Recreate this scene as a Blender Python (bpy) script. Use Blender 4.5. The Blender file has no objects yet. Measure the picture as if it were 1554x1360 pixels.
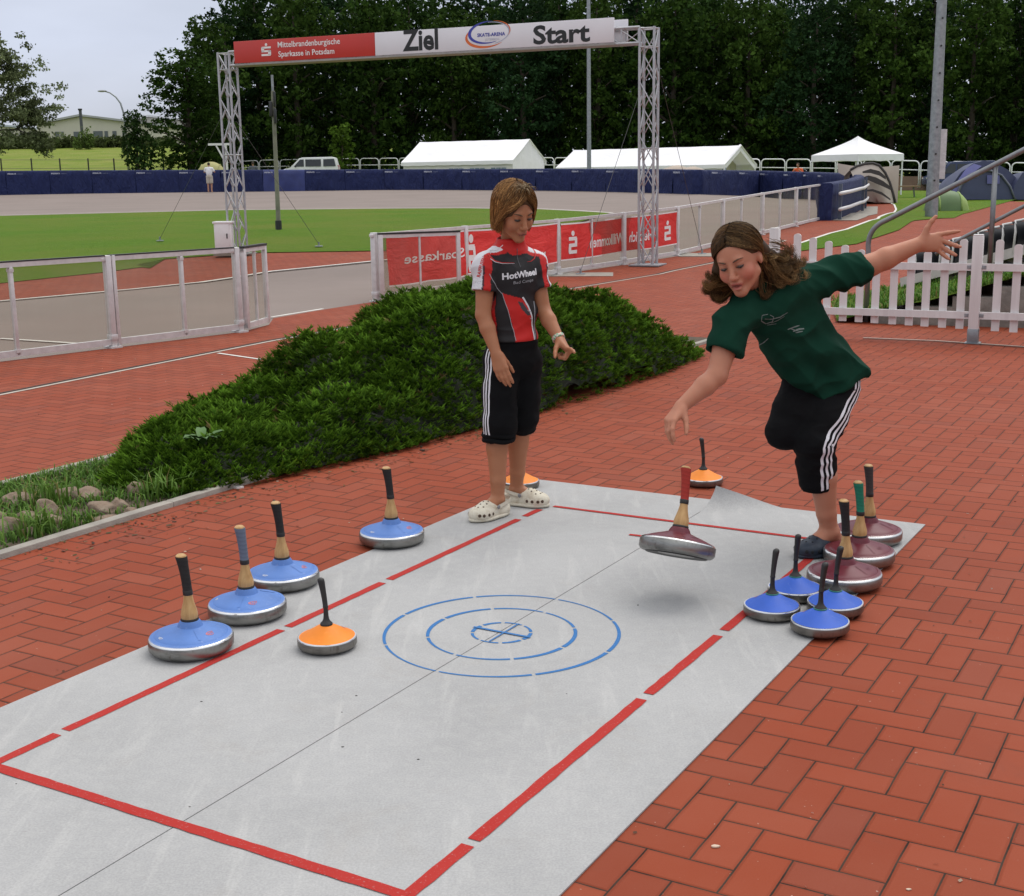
import bpy, bmesh, math, random
import numpy as np
from mathutils import Vector as V, Matrix, Euler, noise
from mathutils.bvhtree import BVHTree
PI = math.pi
SC = bpy.context.scene
COL = SC.collection
RND = random.Random(7)

# ------------------------------------------------------------------ camera
FPX, CX, CY, HOR, ROLL, EYE = 1970.0, 777.0, 680.0, 268.0, math.radians(0.9), 1.5
_p = math.atan((CY - HOR) / FPX)
cF = V((0, math.cos(_p), -math.sin(_p)))
_U0 = V((0, math.sin(_p), math.cos(_p)))
cR = V((1, 0, 0)) * math.cos(ROLL) - _U0 * math.sin(ROLL)
cU = V((1, 0, 0)) * math.sin(ROLL) + _U0 * math.cos(ROLL)
EYEP = V((0, 0, EYE))

def ray(px, py):
    return cF + cR * ((px - CX) / FPX) - cU * ((py - CY) / FPX)

def P(px, py, y):
    """point seen at a pixel whose world y is given"""
    d = ray(px, py)
    return EYEP + d * (y / d.y)

def lerp(a, b, t):
    return a + (b - a) * t

def interp(x, pts):
    if x <= pts[0][0]:
        return pts[0][1]
    for (x0, y0), (x1, y1) in zip(pts, pts[1:]):
        if x <= x1:
            return y0 + (y1 - y0) * (x - x0) / (x1 - x0)
    return pts[-1][1]

HY = [(20, 0), (30, .38), (60, .55), (80, .9), (100, 1.1), (130, 2.0), (200, 6.9), (260, 8.0), (1500, 8.0)]
HM = [(20, 0), (30, .38), (60, .55), (80, .9), (100, 1.1), (130, 1.3), (1500, 2.0)]
HRT = [(46, 0), (76, .3), (100, .4), (130, .8), (1500, 2.0)]

def Hgt(x, y):
    if x <= -8:
        t = min(1, (-8 - x) / 10)
        return lerp(interp(y, HM), interp(y, HY), t)
    t = min(1, max(0, (x - 9) / 5))
    return lerp(interp(y, HM), interp(y, HRT), t)

def G(px, py, lift=0.0):
    """ground point seen at a pixel"""
    d = ray(px, py)
    t0, t = 0.5, 0.5
    while t < 2000:
        p = EYEP + d * t
        if p.z <= Hgt(p.x, p.y):
            lo, hi = t0, t
            for _ in range(30):
                m = (lo + hi) / 2
                p = EYEP + d * m
                if p.z <= Hgt(p.x, p.y): hi = m
                else: lo = m
            p = EYEP + d * hi
            return V((p.x, p.y, Hgt(p.x, p.y) + lift))
        t0 = t
        t += 0.15 + t * 0.01
    raise ValueError('no ground at %s %s' % (px, py))

def Zat(x, y, py):
    """height of the point above (x, y) that is seen at image row py"""
    k = (CY - py) / FPX
    a = V((x, y, 0)) - EYEP
    # (a+z ez).U = k (a+z ez).F
    return (k * a.dot(cF) - a.dot(cU)) / (cU.z - k * cF.z)

def pix(p):
    v = V(p) - EYEP
    k = v.dot(cF)
    return CX + FPX * v.dot(cR) / k, CY - FPX * v.dot(cU) / k

# ------------------------------------------------------------------ objects
ROOTS = {}

def tag(o, label=None, cat=None, group=None, kind=None):
    if label: o['label'] = label
    if cat: o['category'] = cat
    if group: o['group'] = group
    if kind: o['kind'] = kind
    return o

def thing(name, label, cat, loc=(0, 0, 0), rz=0.0, group=None):
    o = bpy.data.objects.new(name, None)
    o.empty_display_size = 0.2
    COL.objects.link(o)
    o.location = loc
    o.rotation_euler = (0, 0, rz)
    ROOTS[o.name] = Matrix.Translation(V(loc)) @ Matrix.Rotation(rz, 4, 'Z')
    return tag(o, label, cat, group)

def rootmat(o):
    while o.parent: o = o.parent
    return ROOTS.get(o.name, Matrix.Identity(4))

def kids(o):
    return [c for c in bpy.data.objects if c.parent == o]

def copy_tree(o, parent=None, label=None):
    c = o.copy()
    COL.objects.link(c)
    if parent: c.parent = parent
    if label: c['label'] = label
    for k in kids(o):
        copy_tree(k, c)
    return c

def link_mesh(name, me, mats, parent=None, world=True, smooth=True, autosmooth=None):
    o = bpy.data.objects.new(name, me)
    COL.objects.link(o)
    for m in (mats if isinstance(mats, (list, tuple)) else [mats]):
        me.materials.append(m)
    if parent:
        if world:
            me.transform(rootmat(parent).inverted())
        o.parent = parent
    if smooth:
        me.polygons.foreach_set('use_smooth', [True] * len(me.polygons))
    if autosmooth is not None:
        try:
            me.set_sharp_from_angle(angle=math.radians(autosmooth))
        except Exception:
            pass
    return o

class MB:
    def __init__(s):
        s.v = []; s.f = []; s.mi = []; s.col = None; s.cur = 0
    def add(s, verts, faces, mi=None):
        n = len(s.v)
        s.v.extend([tuple(p) for p in verts])
        for f in faces:
            s.f.append(tuple(i + n for i in f))
            s.mi.append(s.cur if mi is None else mi)
        return n
    def box(s, c, size, M=None, bev=0.0):
        x, y, z = [d / 2 for d in size]
        if bev <= 0:
            pts = [V((sx * x, sy * y, sz * z)) for sz in (-1, 1) for sy in (-1, 1) for sx in (-1, 1)]
            fs = [(0, 2, 3, 1), (4, 5, 7, 6), (0, 1, 5, 4), (2, 6, 7, 3), (0, 4, 6, 2), (1, 3, 7, 5)]
        else:
            bm = bmesh.new(); bmesh.ops.create_cube(bm, size=1)
            for v in bm.verts: v.co = V((v.co.x * 2 * x, v.co.y * 2 * y, v.co.z * 2 * z))
            bmesh.ops.bevel(bm, geom=bm.edges[:], offset=bev, segments=2, affect='EDGES', profile=.5)
            bm.verts.index_update()
            pts = [v.co.copy() for v in bm.verts]; fs = [[v.index for v in f.verts] for f in bm.faces]
            bm.free()
        if M is not None: pts = [M @ p for p in pts]
        s.add([p + V(c) for p in pts], fs)
        return s
    def bar(s, a, b, w, d, up=(0, 0, 1)):
        """rectangular bar from a to b, w sideways, d along up"""
        a, b = V(a), V(b)
        t = (b - a).normalized(); u = V(up)
        r = t.cross(u)
        if r.length < 1e-5: r = t.cross(V((1, 0, 0)))
        r.normalize(); u = r.cross(t)
        pts = [p + r * sx * w / 2 + u * sz * d / 2 for p in (a, b) for sx, sz in ((-1, -1), (1, -1), (1, 1), (-1, 1))]
        s.add(pts, [(0, 1, 2, 3), (7, 6, 5, 4), (0, 4, 5, 1), (1, 5, 6, 2), (2, 6, 7, 3), (3, 7, 4, 0)])
        return s
    def tube(s, pts, r, seg=8, cap=True, closed=False):
        pts = [V(p) for p in pts]; n = len(pts)
        rs = r if isinstance(r, (list, tuple)) else [r] * n
        ring = []
        pu = None
        for i, p in enumerate(pts):
            if closed: t = pts[(i + 1) % n] - pts[i - 1]
            else: t = pts[min(i + 1, n - 1)] - pts[max(i - 1, 0)]
            t.normalize()
            if pu is None:
                pu = t.cross(V((0, 0, 1)))
                if pu.length < 1e-3: pu = t.cross(V((1, 0, 0)))
            pu = (pu - t * pu.dot(t)).normalized()
            w = t.cross(pu)
            ring.append([p + (pu * math.cos(a) + w * math.sin(a)) * rs[i] for a in [2 * PI * k / seg for k in range(seg)]])
        fs = []
        m = n if closed else n - 1
        for i in range(m):
            j = (i + 1) % n
            for k in range(seg):
                k2 = (k + 1) % seg
                fs.append((i * seg + k, i * seg + k2, j * seg + k2, j * seg + k))
        if cap and not closed:
            fs.append(tuple(range(seg))[::-1]); fs.append(tuple((n - 1) * seg + k for k in range(seg)))
        s.add([p for r_ in ring for p in r_], fs)
        return s
    def lathe(s, prof, seg=32, M=None, mi=None, spine=None):
        """prof [(r,z)] bottom to top; spine(z) -> sideways offset"""
        pts = []; fs = []
        for (r, z) in prof:
            o = V(spine(z)) if spine else V((0, 0, 0))
            for k in range(seg):
                a = 2 * PI * k / seg
                pts.append(V((r * math.cos(a), r * math.sin(a), z)) + o)
        for i in range(len(prof) - 1):
            for k in range(seg):
                k2 = (k + 1) % seg
                fs.append((i * seg + k, i * seg + k2, (i + 1) * seg + k2, (i + 1) * seg + k))
        if prof[0][0] > 1e-6: fs.append(tuple(range(seg))[::-1])
        if prof[-1][0] > 1e-6: fs.append(tuple((len(prof) - 1) * seg + k for k in range(seg)))
        if M is not None: pts = [M @ p for p in pts]
        s.add(pts, fs, mi)
        return s
    def grid(s, rows):
        """rows of points -> sheet"""
        n = len(rows[0])
        s.add([p for r in rows for p in r], [(i * n + k, i * n + k + 1, (i + 1) * n + k + 1, (i + 1) * n + k) for i in range(len(rows) - 1) for k in range(n - 1)])
        return s
    def poly(s, pts):
        s.add(pts, [tuple(range(len(pts)))])
        return s
    def prism(s, pts, off):
        n = len(pts); off = V(off)
        s.add([V(p) for p in pts] + [V(p) + off for p in pts],
              [tuple(range(n))[::-1], tuple(range(n, 2 * n))] + [(i, (i + 1) % n, n + (i + 1) % n, n + i) for i in range(n)])
        return s
    def ell(s, c, r, M=None, seg=12, rings=8):
        prof = [(math.sin(PI * i / rings), -math.cos(PI * i / rings)) for i in range(rings + 1)]
        pts = []; fs = []
        for i, (a, z) in enumerate(prof):
            for k in range(seg):
                q = 2 * PI * k / seg
                p = V((a * math.cos(q) * r[0], a * math.sin(q) * r[1], z * r[2]))
                pts.append((M @ p if M is not None else p) + V(c))
        for i in range(rings):
            for k in range(seg):
                k2 = (k + 1) % seg
                fs.append((i * seg + k, i * seg + k2, (i + 1) * seg + k2, (i + 1) * seg + k))
        s.add(pts, fs)
        return s
    def build(s, name, mats, parent=None, world=True, smooth=False, merge=False, autosmooth=None):
        me = bpy.data.meshes.new(name)
        me.from_pydata(s.v, [], s.f)
        if len(set(s.mi)) > 1: me.polygons.foreach_set('material_index', s.mi)
        bm = bmesh.new(); bm.from_mesh(me)
        if merge: bmesh.ops.remove_doubles(bm, verts=bm.verts, dist=1e-5)
        bmesh.ops.recalc_face_normals(bm, faces=bm.faces)
        bm.to_mesh(me); bm.free()
        me.update()
        return link_mesh(name, me, mats, parent, world, smooth or autosmooth is not None, autosmooth)

def set_colors(o, cols, name='col'):
    me = o.data
    at = me.color_attributes.new(name, 'FLOAT_COLOR', 'POINT')
    a = np.ones((len(me.vertices), 4), dtype=np.float32)
    a[:, :3] = cols
    at.data.foreach_set('color', a.ravel())

# ------------------------------------------------------------------ materials
class NT:
    def __init__(s, name):
        s.m = bpy.data.materials.new(name); s.m.use_nodes = True
        s.t = s.m.node_tree; s.n = s.t.nodes
        for x in list(s.n): s.n.remove(x)
        s.out = s.n.new('ShaderNodeOutputMaterial')
        s.b = s.n.new('ShaderNodeBsdfPrincipled')
        s.t.links.new(s.b.outputs[0], s.out.inputs[0])
    def node(s, t, **kw):
        x = s.n.new(t)
        for k, v in kw.items(): setattr(x, k, v)
        return x
    def link(s, a, b): s.t.links.new(a, b)
    def put(s, sock, v):
        if isinstance(v, bpy.types.NodeSocket): s.link(v, sock)
        elif v is not None:
            if isinstance(v, (tuple, list)) and len(v) == 3 and sock.type == 'RGBA': v = (*v, 1)
            sock.default_value = v
    def math(s, op, a, b=None, c=None, clamp=False):
        x = s.node('ShaderNodeMath', operation=op, use_clamp=clamp)
        s.put(x.inputs[0], a)
        if b is not None: s.put(x.inputs[1], b)
        if c is not None: s.put(x.inputs[2], c)
        return x.outputs[0]
    def mix(s, f, a, b, blend='MIX'):
        x = s.node('ShaderNodeMix', data_type='RGBA', blend_type=blend)
        s.put(x.inputs[0], f); s.put(x.inputs[6], a); s.put(x.inputs[7], b)
        return x.outputs[2]
    def ramp(s, f, stops):
        x = s.node('ShaderNodeValToRGB')
        e = x.color_ramp.elements
        while len(e) < len(stops): e.new(0.5)
        for i, (p, c) in enumerate(stops):
            e[i].position = p; e[i].color = (*c, 1) if len(c) == 3 else c
        s.put(x.inputs[0], f)
        return x.outputs[0]
    def noise(s, scale, detail=3, rough=.55, vec=None, dist=0.0):
        x = s.node('ShaderNodeTexNoise')
        x.inputs['Scale'].default_value = scale; x.inputs['Detail'].default_value = detail
        x.inputs['Roughness'].default_value = rough; x.inputs['Distortion'].default_value = dist
        s.link(vec if vec is not None else s.pos(), x.inputs['Vector'])
        return x.outputs[0]
    def pos(s):
        if not hasattr(s, '_pos'): s._pos = s.node('ShaderNodeNewGeometry').outputs['Position']
        return s._pos
    def obj(s):
        if not hasattr(s, '_obj'): s._obj = s.node('ShaderNodeTexCoord').outputs['Object']
        return s._obj
    def attr(s, name='col'):
        return s.node('ShaderNodeVertexColor', layer_name=name).outputs[0]
    def xyz(s, v):
        x = s.node('ShaderNodeSeparateXYZ'); s.link(v, x.inputs[0]); return x.outputs
    def scaled(s, v, sc, rot=(0, 0, 0), loc=(0, 0, 0)):
        x = s.node('ShaderNodeMapping'); s.link(v, x.inputs[0])
        x.inputs['Scale'].default_value = sc; x.inputs['Rotation'].default_value = rot; x.inputs['Location'].default_value = loc
        return x.outputs[0]
    def bump(s, h, strength=.3, dist=.01):
        x = s.node('ShaderNodeBump')
        x.inputs['Strength'].default_value = strength; x.inputs['Distance'].default_value = dist
        s.link(h, x.inputs['Height'])
        s.link(x.outputs[0], s.b.inputs['Normal'])
    def base(s, c=None, rough=None, metal=None, spec=None):
        if c is not None: s.put(s.b.inputs['Base Color'], c)
        if rough is not None: s.put(s.b.inputs['Roughness'], rough)
        if metal is not None: s.put(s.b.inputs['Metallic'], metal)
        if spec is not None: s.put(s.b.inputs['Specular IOR Level'], spec)
        return s

MATS = {}
def mat(name, c, rough=.6, metal=0.0, var=.15, scale=8.0, bump=0.0, bscale=60.0, spec=None, local=True):
    """plain paint, cloth, metal ... with uneven tone and fine relief"""
    if name in MATS: return MATS[name]
    k = NT(name)
    vec = k.obj() if local else k.pos()
    n = k.noise(scale, 4, .6, vec)
    lo = tuple(x * (1 - var) for x in c); hi = tuple(min(1, x * (1 + var)) for x in c)
    k.base(k.ramp(n, [(.3, lo), (.7, hi)]), None, metal, spec)
    k.put(k.b.inputs['Roughness'], k.math('ADD', k.math('MULTIPLY', n, .25), rough - .12, clamp=True))
    if bump: k.bump(k.noise(bscale, 3, .6, vec), bump, .01)
    MATS[name] = k.m
    return k.m
# ================================================================== world and light
def make_world():
    w = bpy.data.worlds.new("World"); SC.world = w; w.use_nodes = True
    t = w.node_tree; n = t.nodes; n.clear()
    out = n.new('ShaderNodeOutputWorld'); bg = n.new('ShaderNodeBackground')
    bg.inputs[1].default_value = 0.1
    sky = n.new('ShaderNodeTexSky'); sky.sky_type = 'NISHITA'; sky.sun_disc = False
    sky.sun_elevation = math.radians(SUN_EL); sky.sun_rotation = math.radians(90 - SUN_AZ)
    tc = n.new('ShaderNodeTexCoord'); sep = n.new('ShaderNodeSeparateXYZ')
    t.links.new(tc.outputs['Generated'], sep.inputs[0])
    # cloud deck: thick overcast, brighter overhead
    cr = n.new('ShaderNodeValToRGB'); e = cr.color_ramp.elements
    e[0].position = 0.0; e[0].color = (.46, .48, .55, 1)
    e[1].position = 1.0; e[1].color = (1, 1, 1, 1)
    for p, c in ((.10, (.43, .46, .555)), (.22, (.45, .47, .53)), (.45, (.68, .70, .73)), (.7, (.98, .985, 1.0))):
        x = e.new(p); x.color = (*c, 1)
    t.links.new(sep.outputs[2], cr.inputs[0])
    mp = n.new('ShaderNodeMapping'); mp.inputs['Scale'].default_value = (1.0, 1.0, 3.2)
    t.links.new(tc.outputs['Generated'], mp.inputs[0])
    nz = n.new('ShaderNodeTexNoise'); nz.inputs['Scale'].default_value = 2.3; nz.inputs['Detail'].default_value = 5
    nz.inputs['Roughness'].default_value = .5
    t.links.new(mp.outputs[0], nz.inputs['Vector'])
    mr = n.new('ShaderNodeMapRange'); mr.inputs[1].default_value = .3; mr.inputs[2].default_value = .7
    mr.inputs[3].default_value = 11.0; mr.inputs[4].default_value = 17.5
    t.links.new(nz.outputs[0], mr.inputs[0])
    mul = n.new('ShaderNodeVectorMath'); mul.operation = 'SCALE'
    t.links.new(cr.outputs[0], mul.inputs[0]); t.links.new(mr.outputs[0], mul.inputs['Scale'])
    mix = n.new('ShaderNodeMix'); mix.data_type = 'RGBA'; mix.inputs[0].default_value = .88
    t.links.new(sky.outputs[0], mix.inputs[6]); t.links.new(mul.outputs[0], mix.inputs[7])
    t.links.new(mix.outputs[2], bg.inputs[0]); t.links.new(bg.outputs[0], out.inputs[0])

SUN_EL, SUN_AZ = 62.0, 50.0      # azimuth measured from +X towards +Y
make_world()
_sl = bpy.data.lights.new('sun', 'SUN'); _sl.energy = 1.5; _sl.angle = math.radians(42); _sl.color = (1, .96, .9)
_so = bpy.data.objects.new('sun', _sl); COL.objects.link(_so)
_sd = V((math.cos(math.radians(SUN_AZ)) * math.cos(math.radians(SUN_EL)), math.sin(math.radians(SUN_AZ)) * math.cos(math.radians(SUN_EL)), math.sin(math.radians(SUN_EL))))
_so.rotation_euler = _sd.to_track_quat('Z', 'Y').to_euler()
_so.location = _sd * 50

cam = bpy.data.cameras.new('camera'); camo = bpy.data.objects.new('camera', cam); COL.objects.link(camo)
cam.sensor_fit = 'HORIZONTAL'; cam.sensor_width = 36; cam.lens = FPX / 1554 * 36; cam.clip_end = 5000; cam.clip_start = .05
_m = Matrix.Identity(4)
for i in range(3):
    _m[i][0] = cR[i]; _m[i][1] = cU[i]; _m[i][2] = -cF[i]; _m[i][3] = EYEP[i]
camo.matrix_world = _m
SC.camera = camo
SC.view_settings.view_transform = 'Standard'; SC.view_settings.look = 'None'
SC.view_settings.exposure = 0.0; SC.view_settings.gamma = 1.0

# ================================================================== ground materials
THETA = math.radians(60.3)
E2 = V((math.cos(THETA), math.sin(THETA), 0)); E1 = V((math.sin(THETA), -math.cos(THETA), 0))
BC = 0.1025
def brick_mat():
    k = NT('clay_pavers')
    c0 = G(1050 + 815 / 3.083, 950 + 958 / 3.083)
    x, y, _ = k.xyz(k.pos())
    def axis(e):
        off = -(c0.dot(e)) / BC
        return k.math('ADD', k.math('ADD', k.math('MULTIPLY', x, e.x / BC), k.math('MULTIPLY', y, e.y / BC)), off + 400)
    wob = k.noise(3.0, 2)
    a = k.math('ADD', axis(E1), k.math('MULTIPLY', wob, .10)); b = k.math('ADD', axis(E2), k.math('MULTIPLY', k.noise(2.3, 2), .10))
    i = k.math('FLOOR', a); j = k.math('FLOOR', b)
    fx = k.math('SUBTRACT', a, i); fy = k.math('SUBTRACT', b, j)
    kk = k.math('MODULO', k.math('ADD', i, j), 4.0)
    eq = [k.math('COMPARE', kk, float(q), .3) for q in range(4)]
    dL = k.math('ADD', fx, eq[1]); dR = k.math('ADD', k.math('SUBTRACT', 1.0, fx), eq[0])
    dB = k.math('ADD', fy, eq[3]); dT = k.math('ADD', k.math('SUBTRACT', 1.0, fy), eq[2])
    d = k.math('MINIMUM', k.math('MINIMUM', dL, dR), k.math('MINIMUM', dB, dT))
    idx = k.math('SUBTRACT', i, eq[1]); idy = k.math('SUBTRACT', j, eq[3])
    cv = k.node('ShaderNodeCombineXYZ'); k.link(idx, cv.inputs[0]); k.link(idy, cv.inputs[1])
    wn = k.node('ShaderNodeTexWhiteNoise', noise_dimensions='2D'); k.link(cv.outputs[0], wn.inputs['Vector'])
    r1 = wn.outputs['Value']
    wc = k.xyz(wn.outputs['Color'])
    base = k.ramp(r1, [(0, (.225, .044, .019)), (.25, (.250, .047, .018)), (.7, (.268, .051, .020)), (.93, (.280, .061, .028)), (1.0, (.215, .047, .024))])
    fine = k.noise(240, 3, .7)
    base = k.mix(k.math('MULTIPLY', fine, .22), base, (.13, .032, .018), 'MIX')
    # dust and wear in patches
    dust = k.math('MULTIPLY', k.ramp(k.noise(.9, 5, .65), [(.42, (0, 0, 0)), (.78, (1, 1, 1))]), .22)
    base = k.mix(dust, base, (.34, .13, .085))
    stain = k.math('MULTIPLY', k.ramp(k.noise(2.6, 5, .7, dist=.6), [(.58, (0, 0, 0)), (.8, (1, 1, 1))]), .35)
    base = k.mix(stain, base, (.16, .05, .032))
    spk = k.ramp(k.noise(70, 2, .5), [(.735, (0, 0, 0)), (.77, (1, 1, 1))])
    base = k.mix(k.math('MULTIPLY', spk, .4), base, (.6, .5, .42))
    # joints: sand, dirt, a little moss
    jn = k.noise(35, 3, .6)
    thr = k.math('ADD', .004, k.math('MULTIPLY', jn, .019))
    mr = k.node('ShaderNodeMapRange', interpolation_type='SMOOTHSTEP')
    k.link(d, mr.inputs[0]); k.link(thr, mr.inputs[1])
    k.link(k.math('ADD', thr, .017), mr.inputs[2])
    mask = mr.outputs[0]
    jc = k.ramp(k.noise(6, 3), [(.35, (.020, .011, .007)), (.6, (.050, .032, .022)), (.75, (.028, .028, .012))])
    col = k.mix(mask, jc, base)
    k.base(col, None, 0, .15)
    k.put(k.b.inputs['Roughness'], k.math('ADD', .58, k.math('MULTIPLY', fine, .25)))
    mr2 = k.node('ShaderNodeMapRange', interpolation_type='SMOOTHSTEP')
    k.link(d, mr2.inputs[0]); mr2.inputs[1].default_value = 0.0; mr2.inputs[2].default_value = .10
    h = k.math('ADD', mr2.outputs[0], k.math('ADD', k.math('MULTIPLY', fine, .10), k.math('MULTIPLY', r1, .35)))
    k.bump(h, .75, .006)
    return k.m

def asphalt_mat():
    k = NT('track_asphalt')
    n1 = k.noise(.35, 5, .6); n2 = k.noise(90, 3, .7)
    c = k.ramp(n1, [(.3, (.205, .165, .145)), (.7, (.25, .20, .178))])
    c = k.mix(k.math('MULTIPLY', n2, .3), c, (.15, .13, .12))
    k.base(c, .85, 0, .3); k.bump(n2, .3, .004)
    return k.m

def grass_mat(name, lo, hi, dry):
    k = NT(name)
    n1 = k.noise(.30, 5, .6); n2 = k.noise(9, 5, .75); n3 = k.noise(60, 2, .7)
    c = k.ramp(n2, [(.28, lo), (.72, hi)])
    c = k.mix(k.math('MULTIPLY', k.ramp(n1, [(.38, (0, 0, 0)), (.68, (1, 1, 1))]), .75), c, dry)
    c = k.mix(k.math('MULTIPLY', n3, .45), c, tuple(x * .35 for x in lo))
    k.base(c, .9, 0, .15); k.bump(k.math('ADD', n3, n2), .9, .05)
    return k.m

BRICK = brick_mat(); ASPH = asphalt_mat()
LAWN = grass_mat('mown_lawn', (.085, .185, .008), (.145, .275, .014), (.20, .235, .032))
MEADOW = grass_mat('rough_meadow', (.15, .215, .022), (.22, .30, .035), (.31, .31, .08))
CONC = mat('kerb_concrete', (.30, .275, .24), .9, 0, .2, 9, .4, 120, local=False)
WLINE = mat('worn_white_line', (.62, .60, .56), .8, 0, .18, 6, local=False)
SOIL = mat('planter_soil', (.075, .055, .035), .95, 0, .4, 14, .8, 40, local=False)

YC = [20, 22.5, 25, 27.5, 30, 33, 36, 40, 44, 46, 50, 55, 60, 64, 68, 72, 76, 80, 85, 90, 95, 100, 110, 120, 130]
XC = [-60, -40, -28, -18, -16, -14, -12, -10, -8, -4, 0, 3, 6, 9, 10, 11, 12, 13, 14, 18, 24, 32]

def drape(bm, lift):
    for y in YC:
        ys = [v.co.y for v in bm.verts]
        if min(ys) < y < max(ys):
            bmesh.ops.bisect_plane(bm, geom=bm.verts[:] + bm.edges[:] + bm.faces[:], plane_co=(0, y, 0), plane_no=(0, 1, 0))
    for x in XC:
        xs = [v.co.x for v in bm.verts]
        if min(xs) < x < max(xs):
            bmesh.ops.bisect_plane(bm, geom=bm.verts[:] + bm.edges[:] + bm.faces[:], plane_co=(x, 0, 0), plane_no=(1, 0, 0))
    for v in bm.verts:
        v.co.z = Hgt(v.co.x, v.co.y) + lift * (1 + 1.6 * min(1, max(0, (v.co.y - 18) / 8)))

def sheet(name, pts, lift, m, kind='structure', parent=None):
    bm = bmesh.new()
    f = bm.faces.new([bm.verts.new((p[0], p[1], 0)) for p in pts])
    bmesh.ops.triangulate(bm, faces=[f])
    drape(bm, lift)
    bmesh.ops.triangulate(bm, faces=bm.faces[:])
    bmesh.ops.recalc_face_normals(bm, faces=bm.faces)
    if sum(q.normal.z for q in bm.faces) < 0: bmesh.ops.reverse_faces(bm, faces=bm.faces)
    me = bpy.data.meshes.new(name); bm.to_mesh(me); bm.free()
    o = link_mesh(name, me, m, parent, True, False)
    if kind: o['kind'] = kind
    return o

def strip(name, pts, w, lift, m, kind='structure', parent=None):
    pts = [V((p[0], p[1], 0)) for p in pts]
    L, R = [], []
    for i, p in enumerate(pts):
        t = (pts[min(i + 1, len(pts) - 1)] - pts[max(0, i - 1)]).normalized()
        s = V((-t.y, t.x, 0)) * w / 2
        L.append(p + s); R.append(p - s)
    return sheet(name, L + R[::-1], lift, m, kind, parent)

# ================================================================== ground regions
xs = [-1500, -800, -400, -200, -120, -80] + XC + [45, 60, 80, 120, 200, 400, 800, 1500]
ys = [-60, -20, -5, 5, 12] + YC + [140, 155, 170, 185, 200, 230, 260, 400, 800, 1600]
mb = MB()
mb.grid([[V((x, y, Hgt(x, y) - .03 * (1 + 1.2 * min(1, max(0, (y - 18) / 8))))) for x in xs] for y in ys])
o = mb.build('ground', MEADOW, smooth=False); o['kind'] = 'structure'

WALLPX = [(-420, 301.5, 264), (0, 295, 259.5), (130, 292.6, 258.5), (260, 291, 258), (390, 289.5, 257.7), (583, 287, 257), (680, 287, 256.6), (780, 287.5, 256.3),
          (870, 288.6, 256), (960, 290.5, 256.2), (1060, 293.5, 257.5), (1150, 297, 259), (1225, 300.5, 261), (1275, 304.5, 262.5), (1298, 309, 264.5),
          (1303, 314, 267), (1290, 322, 271.5), (1270, 329, 275), (1250, 335, 278)]
WALL = []
for a_, b_, c_ in WALLPX:
    g = G(a_, b_); WALL.append((g, Zat(g.x, g.y, c_)))
gx = lambda *q: [G(a_, b_) for a_, b_ in q]

NEARB = [V((-14, -2.4, 0)), G(0, 549), G(365, 504), G(408, 493), G(415, 483), G(487, 470.5), V((-1.75, 16.1, 0)), V((-.62, 18.0, 0))] + gx((846, 417), (946, 402), (1027, 389), (1250, 334))
sheet('track', [(-14.5, -3.2), (-1.0, 14.5), (3.2, 21.5), (7, 28.5), tuple(G(1258, 338))[:2]] + [tuple(w[0])[:2] for w in WALL[::-1]] + [(-70, WALL[0][0].y - 6), (-70, -3.2)], -.018, ASPH)
sheet('plaza', [tuple(p)[:2] for p in NEARB] + [tuple(G(1275, 330.5))[:2], tuple(G(1306, 316))[:2], tuple(G(1310, 306))[:2], tuple(G(1330, 300))[:2], (26, 47), (26, -2.4)], 0, BRICK)
# brick strip and lawn inside the track
sheet('infield_path', [tuple(p)[:2] for p in gx((-90, 463), (0, 455), (200, 437), (356, 419), (410, 410), (520, 399), (600, 391), (760, 377), (830, 360), (760, 352), (500, 372), (250, 392), (-90, 430))], -.011, BRICK)
sheet('infield_lawn', [tuple(p)[:2] for p in gx((-90, 434), (0, 429), (150, 413), (215, 404.5), (228, 406), (205, 401), (250, 392), (380, 382.5), (600, 379), (700, 371), (800, 352), (880, 336), (925, 322.5), (880, 320), (820, 317), (700, 315.5), (600, 316), (350, 318.5), (0, 327), (-90, 329))], -.005, LAWN)
strip('track_line', gx((-90, 328.3), (0, 326.3), (200, 321.5), (350, 318), (600, 315.4), (700, 315), (820, 316.4), (880, 319.3), (930, 322.5)), .12, -.003, WLINE)
strip('path_kerb', gx((-90, 464), (0, 456), (200, 438), (356, 420), (410, 411), (520, 400), (600, 392), (760, 378)), .09, -.004, WLINE)
strip('lane_line', gx((0, 512.5), (128, 520.5)), .05, -.006, WLINE)
strip('lane_line', gx((412, 481.5), (490, 469)), .045, .004, WLINE)
strip('bay_line', gx((331, 536.5), (396, 546)), .035, .004, WLINE)
DRAINP = [V((-7.0, 2.6, 0)), G(0, 598), G(410, 517), G(865, 438), G(1020, 411), G(1080, 399), G(1190, 365)]
DIRTL = mat('drain_dirt', (.03, .026, .022), .9, local=False)
strip('drain_kerb', [p + V((.035, -.02, 0)) for p in DRAINP], .045, .003, mat('pale_kerb', (.42, .36, .31), .85, local=False))
strip('drain_gap', [p - V((.01, 0, 0)) for p in DRAINP], .03, .005, DIRTL)
strip('expansion_joint', gx((1310, 514.5), (1420, 519), (1554, 528), (1640, 534)), .022, .004, DIRTL)
strip('expansion_kerb', gx((1310, 512.9), (1420, 517.4), (1554, 526.4), (1640, 532)), .03, .0035, mat('pale_kerb', (.42, .36, .31)))
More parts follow.
